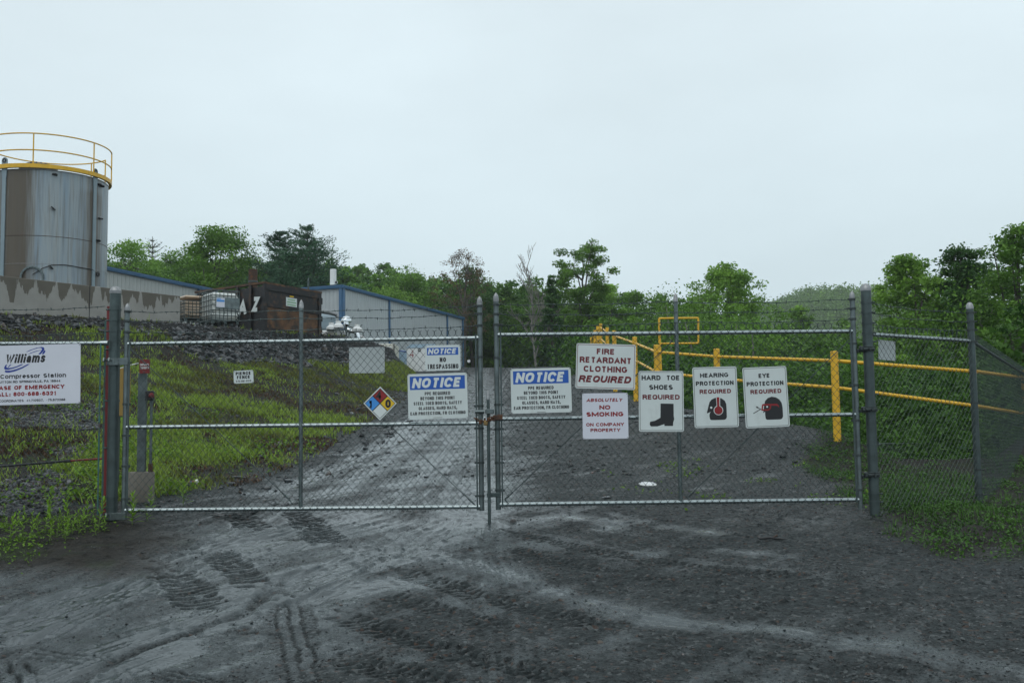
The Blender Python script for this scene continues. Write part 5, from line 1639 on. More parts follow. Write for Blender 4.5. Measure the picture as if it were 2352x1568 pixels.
H0, H1 = zb0, zt0
mb = MB(); slab(mb, .05, W_ - .05, .05, .09, H0 + .15, H1 - .05); mb.build('end_panel', M['dump'], dmp)
mb = MB(); slab(mb, .16, W_ - .18, .03, .05, H0 + .28, H0 + 1.0); slab(mb, .16, W_ - .18, .015, .03, H0 + .22, H0 + .32); mb.build('lower_plate', M['dump_rust'], dmp)
mb = MB()
slab(mb, 0, .14, 0, .14, H0, H1); slab(mb, W_ - .14, W_, 0, .14, H0, H1)
slab(mb, .14, W_ - .14, 0, .10, H1 - .24, H1 - .02); slab(mb, .14, W_ - .14, -.01, .08, H0 + 1.02, H0 + 1.14); slab(mb, .14, W_ - .14, 0, .10, H0 + .08, H0 + .2)
slab(mb, W_, W_ + .05, .0, .12, H0 + .3, H0 + .45); slab(mb, W_, W_ + .06, .0, .12, H0 + .75, H0 + .95); slab(mb, W_, W_ + .06, 0, .12, H1 - .45, H1 - .2)
mb.build('end_frame', M['dump'], dmp)
mb = MB(); slab(mb, .02, .06, .14, Ld, H0 + .1, H1 - .1); mb.build('side_panel', M['dump'], dmp)
mb = MB(); slab(mb, W_ - .06, W_ - .02, .14, Ld, H0 + .1, H1 - .1); mb.build('side_panel', M['dump'], dmp)
mb = MB(); slab(mb, .05, W_ - .05, Ld - .05, Ld, H0 + .1, H1 - .1); mb.build('end_panel', M['dump'], dmp)
mb = MB(); slab(mb, .06, W_ - .06, .1, Ld - .1, H0 + .1, H0 + .16); mb.build('floor', M['dump'], dmp)
mb = MB(); slab(mb, -.03, .10, .0, Ld, H1 - .02, H1 + .06); slab(mb, W_ - .10, W_ + .03, 0, Ld, H1 - .02, H1 + .06); slab(mb, .1, W_ - .1, -.01, .10, H1 - .02, H1 + .055); mb.build('top_rim', M['dump_rust'], dmp)
for k in range(5):
    mb = MB(); t = .72 + k * .8; slab(mb, -.06, .02, t, t + .12, H0 + .1, H1 - .03); mb.build('side_rib', M['dump'], dmp)
mb = MB(); slab(mb, -.05, .0, .0, Ld, H0, H0 + .14); mb.build('bottom_rail', M['dump'], dmp)
# letters on the long side
for ch, t0_, t1_, z0_, z1_ in (('Z', .20, .68, .82, 1.40), ('A', .93, 1.5, .78, 1.34), ('I', 1.86, 2.04, .72, 1.30)):
    mb = MB(); wd_, hh_ = t1_ - t0_, z1_ - z0_
    for j, (vv, ff) in enumerate(stroke_text(ch, wd_, hh_, .24, .12)):
        mb.add([pt(-.066 - j * 3e-4, (t0_ + t1_) / 2 - xx, H0 + (z0_ + z1_) / 2 + yy) for xx, yy in vv], ff)
    mb.build('lettering', M['white_ink'], dmp)
M['sticker_green'] = mat('faded_green_print', (.25, .45, .26), .5, 0, .1, 8)
mb = MB(); slab(mb, 1.08, 1.62, .028, .045, H0 + 1.16, H0 + 1.50); mb.build('sticker', M['sign'], dmp)
mb = MB()
for k, (w0, w1) in enumerate(((1.14, 1.56), (1.12, 1.58), (1.16, 1.52))): slab(mb, w0, w1, .024, .0275, H0 + 1.2 + k * .1, H0 + 1.245 + k * .1)
mb.build('sticker_print', M['sticker_green'], dmp)
mb = MB(); slab(mb, 1.26, 1.46, .03, .045, H0 + 1.53, H0 + 1.58); mb.build('small_sticker', M['yel_ink'], dmp)
mb = MB(); slab(mb, -.05, .06, .12, Ld, H0 + 0.0, H0 + .12); mb.build('skid', M['rust'], dmp)


# ------------------------------------------------------------------ IBC totes
def tote(label, u, v_b, v_t, Y, w, l, ang, colr, label_on=True):
    pb = P(u, v_b, Y); pt_ = P(u, v_t, Y); hgt = float(pt_[2] - pb[2])
    z0 = float(pb[2])
    root = empty('liquid_tote', (float(pb[0]), float(pb[1]), z0), label, 'liquid tote', 'caged liquid totes on the embankment', (0, 0, ang))
    # local: corner nearest camera at origin; x along right face, y along left face
    tm = mat('tote_plastic', colr, .35, 0, .06, 2, dirt=tuple(np.array(colr) * [.8, .62, .45]), dscale=1.4, dth=(.52, .75)); N, L = nt(tm)
    N['Principled BSDF'].inputs['Subsurface Weight'].default_value = .0
    mb = MB(); mb.box([w / 2, l / 2, .14 + (hgt - .2) / 2], [w - .07, l - .07, hgt - .22], bevel=.09)
    for k in range(4): mb.box([w / 2, l / 2, .3 + k * .22], [w - .055, l - .055, .09], bevel=.03)
    o = mb.build('bottle', tm, None, False); o.parent = root
    mb = MB(); r = .013
    nx_, nz = 7, 6
    for k in range(nx_ + 1):
        x = w * k / nx_
        for y in (0, l): mb.tube([(x, y, .1), (x, y, hgt)], r, 6)
    for k in range(1, nx_):
        y = l * k / nx_
        for x in (0, w): mb.tube([(x, y, .1), (x, y, hgt)], r, 6)
    for k in range(nz + 1):
        z = .12 + (hgt - .12) * k / nz
        rr_ = r if 0 < k < nz else .018
        mb.tube([(0, 0, z), (w, 0, z)], rr_, 6); mb.tube([(0, l, z), (w, l, z)], rr_, 6); mb.tube([(0, 0, z), (0, l, z)], rr_, 6); mb.tube([(w, 0, z), (w, l, z)], rr_, 6)
    for k in (1, 2): mb.tube([(w * k / 3, 0, hgt + .01), (w * k / 3, l, hgt + .01)], .015, 6)
    o = mb.build('cage', M['galv_dark'], None, False); o.parent = root
    mb = MB(); mb.box([w / 2, l / 2, .11], [w, l, .02])
    for x in (.06, w / 2, w - .06):
        for y in (.06, l / 2, l - .06): mb.box([x, y, .05], [.1, .1, .1])
    o = mb.build('pallet', M['galv_dark'], None, False); o.parent = root
    mb = MB(); mb.lathe([w / 2, l / 2, hgt - .1], [(.11, 0), (.11, .07), (0, .07)], 16); o = mb.build('lid', M['black'], None, True); o.parent = root
    if label_on:
        mb = MB(); mb.box([w * .56, -.022, hgt * .62], [w * .86, .006, hgt * .34]); o = mb.build('label_plate', M['galv'], None); o.parent = root
        mb = MB(); mb.box([w * .30, -.028, hgt * .63], [w * .30, .004, hgt * .28]); o = mb.build('paper_label', M['plastic_sign'], None); o.parent = root
        mb = MB(); mb.box([w * .30, -.033, hgt * .68], [w * .28, .003, hgt * .06]); mb.box([w * .24, -.033, hgt * .74], [w * .14, .003, hgt * .025]); o = mb.build('label_print', M['sky_ink'], None); o.parent = root
    return root


tote('white caged liquid tote with blue and white label, next to the black container', 486, 742, 665, 36.2, 1.03, 1.15, rad(38), (.72, .74, .71))
tote('tan stained caged liquid tote behind the white one at the end of the concrete wall', 424, 737, 690, 39.0, 1.05, 1.1, rad(38), (.66, .50, .36), False)

# ------------------------------------------------------------------ things behind the container
def pole(name, label, cat, u, vt, vb, Y, r, m_, extra=None, group=None):
    t = P(u, vt, Y); z0 = gz(t[0], Y)
    root = empty(name, (float(t[0]), Y, z0), label, cat, group)
    mb = MB(); mb.tube([(t[0], Y, z0 - .1), (t[0], Y, t[2])], r, 12); mb.build('shaft', M[m_], root, True)
    return root, t


root, t = pole('exhaust_stack', 'rusty brown exhaust stack rising behind the black container', 'stack', 581, 619, 700, 47, .21, 'rust')
mb = MB(); mb.lathe([t[0], 47, t[2] - .62], [(.20, 0), (.22, .02), (.22, .08), (.20, .1)], 16); mb.build('collar', M['galv_dark'], root, True)
root, t = pole('signal_pole', 'thin grey pole standing behind the right end of the black container', 'pole', 708, 645, 700, 52, .05, 'galv_dark')
mb = MB(); mb.tube([(t[0], 52, t[2]), (t[0], 52, t[2] + .12)], .03, 8); mb.build('tip', M['galv'], root, True)
# pale vessel
c = P(735, 745, 47.5); zg = gz(c[0], 47.5)
root = empty('grey_tank', (float(c[0]), 47.5, zg), 'pale blue grey tank with curved top partly hidden behind the rusty container', 'tank')
ax = np.array([.93, .37, 0.])
zt_ = float(P(760, 716, 47.5)[2])
mb = MB(); mb.lathe([c[0] - 1.4, 47.5, (zg + zt_) / 2 - .05], [(0, 0), (.5, .03), (.72, .12), (.75, .2), (.75, 1.95), (.72, 2.02), (.5, 2.1), (0, 2.12)], 28, axis=ax); mb.build('drum', M['vessel'], root, True)
mb = MB(); p0 = P(735, 715, 47.0); p1 = P(772, 722, 47.6); mb.tube([p0 - [.8, 0, -.05], p0, p0 * .5 + p1 * .5 + [0, 0, .02], p1, p1 + [.05, 0, -.12]], .1, 10); mb.build('top_pipe', M['cap'], root, True)
mb = MB()
for k in (0.3, 1.6): q = np.array([c[0] - 1.4, 47.5, zg]) + ax * k; mb.box([q[0], q[1], zg + .2], [.2, 1.2, .5])
mb.build('saddle', M['vessel'], root)

# light tower
Y0 = 44.0
c = P(762, 772, Y0); zg = gz(c[0], Y0)
lt = empty('light_tower', (float(c[0]), Y0, zg), 'white portable light tower with big white bell lamps beside the container', 'light tower')
def LT(u, v, dy=0.): return P(u, v, Y0 + dy)
bz = float(LT(760, 758)[2]); b0 = float(zg + .1)
mb = MB(); mb.box([(LT(736, 0)[0] + LT(792, 0)[0]) / 2, Y0 + .5, (bz + b0) / 2], [LT(792, 0)[0] - LT(736, 0)[0], 1.0, bz - b0], bevel=.06); mb.build('body', M['white_paint'], lt)
mb = MB(); a, e = LT(752, 763), LT(772, 790)
for k in range(10): mb.box([(a[0] + e[0]) / 2, Y0 - .015, a[2] + (e[2] - a[2]) * (k + .5) / 10], [e[0] - a[0], .05, .035], rx=.5)
mb.build('louvre', M['cream'], lt)
mb = MB(); mb.box([(a[0] + e[0]) / 2, Y0 - .003, (a[2] + e[2]) / 2], [e[0] - a[0], .01, a[2] - e[2]]); mb.build('louvre_recess', M['galv_dark'], lt)
mb = MB(); q = LT(746, 776.5, -.02); mb.lathe(q, [(.045, 0), (.045, .03), (0, .05)], 12, axis=(0, -1, 0)); mb.build('red_lamp', M['red_ink'], lt, True)
mb = MB(); q = LT(783, 774, -.02); mb.lathe(q, [(.06, 0), (.06, .05), (0, .06)], 12, axis=(0, -1, 0)); mb.build('filler_cap', M['black'], lt, True)
mb = MB(); mb.tube([LT(742, 768, -.05), LT(748, 765, -.12), LT(756, 768, -.05)], .02, 6); mb.build('handle', M['black'], lt, True)
mb = MB()
mb.tube([LT(755, 753), LT(777, 746), LT(795, 748), LT(812, 752), LT(829, 750.)], .03, 8)
mb.tube([LT(795, 748, .2), LT(795, 790, .2)], .05, 8)
mb.tube([LT(824, 752), LT(832, 745)], .02, 6)
mb.tube([LT(776, 747), LT(781, 741)], .02, 6)
mb.build('crossbar', M['galv'], lt, True)


def bell(u, v, r=.27, ax=(0, 0, -1)):
    q = LT(u, v)
    mb = MB(); prof = [(.055, -.02), (.13, .0), (.13, .16), (.15, .18), (.20, .24), (.27, .34), (r - .01, .44), (r, .47), (r, .50), (r - .012, .495), (.25, .33), (.14, .2)]
    mb.lathe(q, [(a * r / .33, h * .62) for a, h in prof], 28, axis=ax); o = mb.build('lamp_shade', M['white_paint'], lt, True)
    mb = MB(); mb.lathe(q, [(0, .13), (.05, .16), (.06, .22), (.04, .26), (0, .27)], 14, axis=ax); mb.build('bulb', M['galv'], lt, True)
    mb = MB(); mb.box(q + [0, 0, .02], [.11, .08, .06], bevel=.02); mb.build('lamp_bracket', M['galv'], lt)


bell(761, 741.5, .27, (0, -.06, -1)); bell(776.6, 737.5, .285, (.04, -.08, -1)); bell(820.3, 745, .285, (0, -.05, -1))
mb = MB(); mb.lathe(LT(796, 742, -.02), [(.03, .06), (.13, .05), (.14, -.05), (.05, -.16), (0, -.16)], 18, axis=(.2, 0, 1)); mb.build('small_lamp', M['chrome'], lt, True)
mb = MB()
for pts in (((790, 752), (795, 765), (802, 768), (813, 755)), ((777, 752), (784, 768), (790, 776)), ((788, 758), (792, 775), (800, 772), (805, 757))):
    mb.tube([LT(*p, -.05) for p in pts], .012, 5)
mb.build('cable', M['black'], lt, True)

# chrome vent and ducts of the shed
Y0 = 56.
c = P(800, 790, Y0); zg = gz(c[0], Y0)
root = empty('vent_duct', (float(c[0]), Y0, zg), 'shiny silver mushroom vent and curved duct in front of the grey shed', 'duct')
q = P(795.5, 741, Y0)
mb = MB(); mb.lathe(q, [(.11, -.3), (.11, -.02), (.28, .0), (.30, .08), (.28, .20), (.20, .31), (.09, .37), (0, .38)], 28, axis=(-.1, 0, 1)); mb.build('mushroom_cap', M['chrome'], root, True)
mb = MB(); mb.tube([q + [0, 0, -.1], q + [.02, 0, -.8], q + [.04, 0, -2.2]], .10, 16); mb.build('riser', M['cap'], root, True)
for cu, cv, s in ((806, 760, 1), (826, 774, 1)):
    mb = MB(); e0 = P(cu, cv, Y0 - .3)
    th = np.linspace(0, math.pi / 2, 9)
    pts = [e0 + np.array([.42 * math.sin(t) - .0, -.1 * math.sin(t), .0 - .42 * (1 - math.cos(t))]) * s for t in th]
    pts = [e0 + [-.25, .05, 0.1]] + pts + [pts[-1] + [0, 0, -1.2]]
    mb.tube(pts, .12, 16); mb.build('elbow', M['chrome'] if cu < 810 else M['cap'], root, True)
mb = MB(); mb.lathe(P(808, 778, Y0 - .4), [(.13, 0), (.17, .01), (.17, .05), (.13, .06)], 18, axis=(.3, 0, 1)); mb.build('flange', M['galv'], root, True)

# cabinets beyond the bank
def cabinet(name, label, u0, u1, vt, vb, Y, dpt, m_, cat, roofm=None, rz=0.):
    a = P(u0, vb, Y); e = P(u1, vt, Y); z0 = gz((a[0] + e[0]) / 2, Y) - .1
    z0 = min(z0, float(a[2]))
    root = empty(name, (float((a[0] + e[0]) / 2), Y, z0), label, cat)
    mb = MB(); mb.box([(a[0] + e[0]) / 2, Y + dpt / 2, (z0 + e[2]) / 2], [e[0] - a[0], dpt, e[2] - z0], bevel=.03); mb.build('body', M[m_], root)
    if roofm:
        mb = MB(); mb.prism([(a[0] - .05, e[2]), (e[0] + .05, e[2]), (e[0] - .1, e[2] + .22), (a[0] + .25, e[2] + .22)], Y - .03, Y + dpt); mb.build('roof', M[roofm], root)
    return root, a, e, z0


root, a, e, z0 = cabinet('white_cabinet', 'white equipment cabinet marked with a red number 4, behind the no trespassing sign', 934, 1002, 798, 841, 62, 2.0, 'white_paint', 'cabinet', 'paleblue')
mb = MB(); q = P(946, 812, 62)
for j, (vv, ff) in enumerate(stroke_text('4', .26, .46, .09)): mb.add([(q[0] + x, 61.985 - j * 1e-3, q[2] + y) for x, y in vv], ff)
mb.build('number_mark', M['red_ink'], root)
q = P(963, 803.5, 61.98); mb = MB(); mb.lathe(q, [(0, .004), (.10, .004), (.10, 0)], 20, axis=(0, -1, 0)); mb.build('round_emblem', M['ink'], root)
mb = MB(); mb.box([q[0], 61.965, q[2]], [.15, .01, .04]); mb.build('emblem_bar', M['white_ink'], root)
root, a, e, z0 = cabinet('blue_barrier', 'pale blue panelled barrier between the cream container and the white cabinet', 908, 933, 804, 840, 60, .2, 'paleblue', 'barrier')
mb = MB()
for k in range(8):
    x = a[0] + (e[0] - a[0]) * (k + .5) / 8; mb.box([x, 59.985, (z0 + e[2]) / 2], [.03, .04, e[2] - z0 - .04])
mb.build('ribs', M['paleblue'], root)
mb = MB(); mb.tube([(a[0], 59.97, e[2] + .02), (e[0], 59.97, e[2] - .1)], .03, 6); mb.build('top_rope', M['navy_ink'], root)
root, a, e, z0 = cabinet('cream_container', 'cream ribbed storage container seen beside the blank metal plate', 846, 906, 789, 840, 57, 2.2, 'cream', 'container')
mb = MB()
for k in range(5):
    z = e[2] - .22 - k * .3; mb.box([e[0] - .75, 56.98, z], [1.2, .03, .09], bevel=.01)
mb.build('ribs', M['white_paint'], root)
mb = MB(); mb.box([e[0] - .03, 56.96, (z0 + e[2]) / 2], [.05, .06, e[2] - z0]); mb.build('corner_post', M['ink'], root)
root, a, e, z0 = cabinet('white_trailer', 'white trailer with a pale blue roof edge behind the blank metal plate', 795, 845, 794, 835, 55, 2.2, 'white_paint', 'trailer', 'paleblue')
mb = MB(); mb.box([(a[0] + e[0]) / 2, 54.98, z0 + .5], [.8, .02, .6], bevel=.01); mb.build('hatch', M['vessel'], root)

# ------------------------------------------------------------------ emergency shutdown post
Y0 = 12.25
t = P(330, 856, Y0); bt = P(326, 1083, Y0); x = float(P(326, 1000, Y0)[0]); zg = gz(x, Y0)
root = empty('shutdown_post', (x, Y0, zg), 'square grey post on a round concrete footing with a red emergency shutdown plate', 'post')
zc_ = float(bt[2])
mb = MB(); mb.lathe([x, Y0, zg - .2], [(.15, 0), (.15, zc_ - zg + .19), (.144, zc_ - zg + .2), (0, zc_ - zg + .2)], 28); mb.build('footing', M['concrete'], root, True)
mb = MB(); mb.box([x, Y0, (zc_ + t[2]) / 2], [.1, .1, t[2] - zc_], rz=.25, bevel=.006); mb.build('post', M['vessel_dark'] if 'vessel_dark' in M else M['galv'], root)
pc = P(332, 841, Y0 - .08)
mb = MB(); mb.prism([(pc[0] + p[0], pc[2] + p[1]) for p in rrect(.125, .168, .012)][::-1], Y0 - .082, Y0 - .078); mb.build('red_plate', M['red_paint'], root)
for k, s in enumerate(('EMERGENCY', 'SHUTDOWN')):
    mb = MB()
    for j, (vv, ff) in enumerate(stroke_text(s, .105, .026, .16)): mb.add([(pc[0] + xx, Y0 - .0835 - j * 2e-5, pc[2] + .02 - k * .038 + yy) for xx, yy in vv], ff)
    mb.build('lettering', M['white_ink'], root)
sb = P(344, 908, Y0 - .06)
mb = MB(); mb.box(sb, [.10, .09, .115], rz=.25, bevel=.01); mb.build('switch_box', M['black'], root)
mb = MB(); mb.lathe(sb + [.03, -.04, 0], [(.03, 0), (.03, .03), (.018, .035), (.018, .05), (0, .05)], 14, axis=(.5, -1, 0)); mb.build('push_button', M['red_paint'], root, True)
mb = MB(); cx_ = float(P(346, 1000, Y0 - .04)[0]); mb.tube([(cx_, Y0 - .03, sb[2] - .05), (cx_, Y0 - .03, zc_ + .07)], .017, 10); mb.tube([(cx_, Y0 - .03, sb[2] - .10), (cx_, Y0 - .03, sb[2] - .05)], .024, 10); mb.build('conduit', M['galv'], root, True)
mb = MB(); mb.tube([(cx_, Y0 - .03, zc_), (cx_, Y0 - .03, zc_ + .10)], .028, 10); mb.build('conduit_fitting', M['rust'], root, True)

# yellow marker board behind the gate post
q = P(284, 845, 12.6); x0_, x1_ = float(P(266, 900, 12.6)[0]), float(P(299, 900, 12.6)[0]); zz0, zz1 = float(P(280, 955, 12.6)[2]), float(q[2])
root = empty('marker_board', ((x0_ + x1_) / 2, 12.6, gz(-4.8, 12.6)), 'tan yellow marker board standing just behind the thick gate post', 'marker')
mb = MB(); mb.box([(x0_ + x1_) / 2, 12.6, (zz0 + zz1) / 2], [x1_ - x0_, .02, zz1 - zz0], bevel=.004); mb.build('board', mat('tan_board', (.30, .19, .045), .6, 0, .15, 4), root)
mb = MB(); mb.box([(x0_ + x1_) / 2 - .06, 12.62, (zz0 + gz(-4.8, 12.6)) / 2], [.04, .02, zz0 - gz(-4.8, 12.6) + .1]); mb.build('stake', M['galv_dark'], root)
mb = MB(); mb.tube([P(262, 850, 12.55), P(300, 838, 12.4), P(318, 834, 12.35)], .006, 6); mb.build('white_rod', M['white_paint'], root, True)

# ------------------------------------------------------------------ yellow pipe railing on the shoulder
RP = [(1915, 808, 15.8), (1645, 802, 19.0), (1507, 793, 20.9), (1457, 775, 24.5), (1410, 760, 29), (1394, 753, 33), (1379, 744, 37), (1372, 750, 40.5), (1365, 758, 44), (1357.5, 775, 48)]
tops = [P(*p) for p in RP]
railing = empty('pipe_railing', (float(tops[0][0]), float(tops[0][1]), gz(tops[0][0], tops[0][1])), 'long yellow pipe railing along the edge of the gravel, behind the right hand gate leaf', 'railing')
for p, (u, v, Y) in zip(tops, RP):
    mb = MB(); zb_ = gz(p[0], p[1]) - .3
    mb.tube([(p[0], p[1], zb_), (p[0], p[1], p[2])], .058, 16)
    mb.lathe([p[0], p[1], p[2]], [(.058, 0), (.05, .012), (0, .016)], 16); mb.build('post', M['yellow'], railing, True)
e0 = P(2354, 868, 17.6); e1 = P(2354, 950, 17.6); em0 = P(2241, 853, 15.2); em1 = P(2241, 932, 15.2)
dz1, dz2 = -.135, -.55
up_ = [em0] + [tops[0] * 0 + [p[0], p[1] - .0, p[2] + dz1] for p in tops]
up_[0:1] = [e0, em0]
lo_ = [e1, em1] + [np.array([p[0], p[1], p[2] + dz2]) for p in tops]
for nm, L_ in (('upper_pipe', up_), ('lower_pipe', lo_)):
    for q0, q1 in zip(L_[:-1], L_[1:]):
        mb = MB(); mb.tube([q0, q1], .028, 10); mb.build(nm, M['yellow'], railing, True)
mb = MB(); zg = gz(e0[0], e0[1]); mb.tube([(e0[0], e0[1] + .03, zg - .3), (e0[0], e0[1] + .03, e0[2] + .15)], .055, 14); mb.build('post', M['yellow'], railing, True)
# open yellow frame
Y0 = 22.3
a, b_, c_, d_ = P(1513, 731, Y0), P(1603, 730, Y0), P(1603.5, 788, Y0), P(1514, 789, Y0)
root = empty('yellow_frame', (float(d_[0]), Y0, gz(d_[0], Y0)), 'empty yellow rectangular frame on a post rising above the pipe railing', 'frame')
mb = MB()
for q0, q1 in ((a, b_), (b_, c_), (c_, d_), (d_, a)): mb.tube([q0, q1], .021, 8)
mb.build('rectangle', M['yellow'], root, True)
mb = MB(); mb.tube([a, (a[0] + .03, Y0, gz(d_[0], Y0) - .2)], .024, 8); mb.build('post', M['yellow'], root, True)

# ------------------------------------------------------------------ small things on the ground
def on_ground(u, v):
    """first hit of the sight line with the terrain"""
    d = _fw + CR * ((u - 1175.5) / FPX) - CU * ((v - 784) / FPX); d = d / d[1]
    for Y in np.arange(5, 60, .05):
        p = EYE + d * Y
        if p[2] <= gz(p[0], p[1]): return p
    return P(u, v, 20)


p = on_ground(1487, 1114)
root = empty('plastic_lid', tuple(map(float, p)), 'round white lid lying on the gravel behind the boot sign', 'lid')
mb = MB(); mb.lathe(p + [0, 0, .015], [(0, .012), (.10, .01), (.112, .004), (.112, -.006), (.10, -.002), (0, 0)], 28, axis=(.04, -.12, 1)); mb.build('disc', M['white_paint'], root, True)
mb = MB(); mb.lathe(p + [0, 0, .02], [(.085, .008), (.09, .012), (.095, .008)], 28, axis=(.04, -.12, 1)); mb.build('rim', M['plastic_sign'], root, True)
p = on_ground(443, 1117)
root = empty('drink_can', tuple(map(float, p + [0, 0, .03])), 'crushed drink can with red and blue print at the foot of the bank', 'can')
mb = MB(); mb.lathe(p + [-.05, 0, .035], [(0, 0), (.026, .002), (.032, .012), (.033, .05), (.026, .07), (.031, .09)], 14, axis=(1, .1, .25)); mb.build('body', M['red_paint'], root, True)
mb = MB(); mb.lathe(p + [-.05, 0, .035], [(.0325, .09), (.033, .105), (.028, .118), (0, .118)], 14, axis=(1, .1, .25)); mb.build('end', M['white_paint'], root, True)
mb = MB(); mb.lathe(p + [-.05, 0, .035], [(.0345, .02), (.0348, .03), (.0345, .042)], 14, axis=(1, .1, .25)); mb.build('print', M['navy_ink'], root, True)


def rock(name, label, u, v, size, m_='rubble', seed=0, cat='stone', group=None):
    p = on_ground(u, v); rs = np.random.default_rng(seed)
    import bmesh
    bm = bmesh.new(); bmesh.ops.create_icosphere(bm, subdivisions=2, radius=.5)
    k = rs.normal(0, 1, (6, 3))
    for vt in bm.verts:
        c = np.array(vt.co)
        for q in k:
            q = q / np.linalg.norm(q); d = c @ q
            if d > .33: c = c - q * (d - .33)
        c = c * np.array(size) * (1 + rs.normal(0, .02)); vt.co = c
    me = bpy.data.meshes.new(name); bm.to_mesh(me); bm.free(); me.materials.append(M[m_])
    a = me.attributes.new('tint', 'FLOAT', 'POINT'); a.data.foreach_set('value', [.55 + .4 * rs.random()] * len(me.vertices))
    o = bpy.data.objects.new(name, me); COL.objects.link(o); o.location = p + [0, 0, size[2] * .25]; o.rotation_euler = (0, 0, rs.random() * 6)
    tag(o, label, cat, group); return o


rock('stone', 'dark round stone on the mud just below the drop rod of the gate', 1178, 1200, (.085, .07, .06), seed=3)
rock('stone', 'brown stone on the bright wet streak, lower of the two brown ones', 1378, 1478 - 1, (.06, .05, .04), seed=4) if False else None
rock('stone', 'brown stone beside the pale wet streak across the foreground', 1378, 1339 + 138 - 0, (.05, .05, .04), 'rubble', 5) if False else None
rock('stone', 'small reddish stone at the edge of the pale wet streak in the foreground', 1378, 1479, (.045, .04, .035), seed=6)
rock('stone', 'pale flat slate lying on the drive right behind the gate, nearest the drop rod', 1394, 1143, (.18, .10, .03), seed=7)
rock('stone', 'pale slate slab at the foot of the bank beyond the drink can', 545, 1098, (.25, .12, .05), seed=8)
rock('stone', 'grey slab at the foot of the bank left of the leaning drink can', 305, 1118, (.2, .1, .06), seed=9) if False else None
rock('stone', 'flat stone at the very left below the station sign, among the weeds', 15, 1315 - 5, (.34, .12, .05), seed=10) if False else None
p = on_ground(1776, 1301 - 60)
root = empty('wood_scrap', tuple(map(float, p)), 'short dark stick of wood on the gravel in front of the thick gate post', 'stick')
mb = MB(); mb.tube([p + [-.13, 0, .02], p + [-.04, .01, .028], p + [.05, -.005, .018], p + [.13, 0, .012]], [.010, .014, .012, .008], 7); mb.build('stick', M['black'], root, True)
mb = MB(); mb.tube([p + [.0, 0, .03], p + [.04, .01, .05]], [.010, .006], 6); mb.build('knot', M['rust'], root, True)
q = P(1076.5, 829, 10.6)
root = empty('wire_tag', tuple(map(float, q)), 'small white oval tag clipped to the mesh near the no trespassing sign', 'tag')
mb = MB(); mb.lathe(q, [(0, .004), (.014, .004), (.018, 0), (.014, -.004), (0, -.004)], 16, axis=(.5, -1, .2)); o = mb.build('oval', M['white_paint'], root, True)
mb = MB(); mb.tube([q + [0, .0, .015], q + [.012, .012, .03], q + [.02, .0, .0], q + [.004, -.01, -.03]], .003, 5); mb.build('clip', M['black'], root, True)
# ------------------------------------------------------------------ foliage
def leafquads(C, size, up=.3, asp=.55, rng=RNG, long=False, dirs=None):
    n = len(C)
    nr = rng.normal(0, 1, (n, 3)); nr[:, 2] += up; nr /= np.linalg.norm(nr, axis=1)[:, None]
    t = dirs if dirs is not None else rng.normal(0, 1, (n, 3))
    if dirs is None:
        a = t - nr * (t * nr).sum(1)[:, None]
    else: a = t
    a /= np.linalg.norm(a, axis=1)[:, None] + 1e-9
    b = np.cross(nr, a); b /= np.linalg.norm(b, axis=1)[:, None] + 1e-9
    s = size[:, None] if hasattr(size, '__len__') else size
    a = a * s * .5; b = b * s * .5 * asp
    V = np.stack([C - a, C + b - a * .1, C + a, C - b - a * .1], 1)
    F = np.arange(n * 4).reshape(-1, 4)
    return V.reshape(-1, 3), F


def crown_points(rs, h, w, base, nclump, nleaf, crown='round', lum=.85):
    """clump centres fill a lumpy envelope; leaves gather round them"""
    cl = []
    while len(cl) < nclump:
        t = rs.random()
        if crown == 'round': R = (1 - max(0., (t - .3) / .7) ** 2.4) ** .5 * min(1, .6 + t * 1.4)
        elif crown == 'tall': R = (math.sin(math.pi * (.18 + .78 * t))) ** .8 * .9
        elif crown == 'cone': R = (1 - t) ** .8 + .05
        elif crown == 'vase': R = .35 + .65 * math.sin(math.pi * (.05 + .75 * t))
        else: R = math.sin(math.pi * (.1 + .85 * t)) ** .5
        a = rs.random() * 2 * math.pi
        lob = 1 + .22 * math.sin(a * 3 + t * 7 + nclump) + .12 * math.sin(a * 5 - t * 11)
        r = w / 2 * R * lob * rs.random() ** .38
        cl.append((r * math.cos(a), r * math.sin(a), base + (h - base) * (t * .94 + .03) * (1 + rs.normal(0, .02)), r / (w / 2)))
    return np.array(cl)


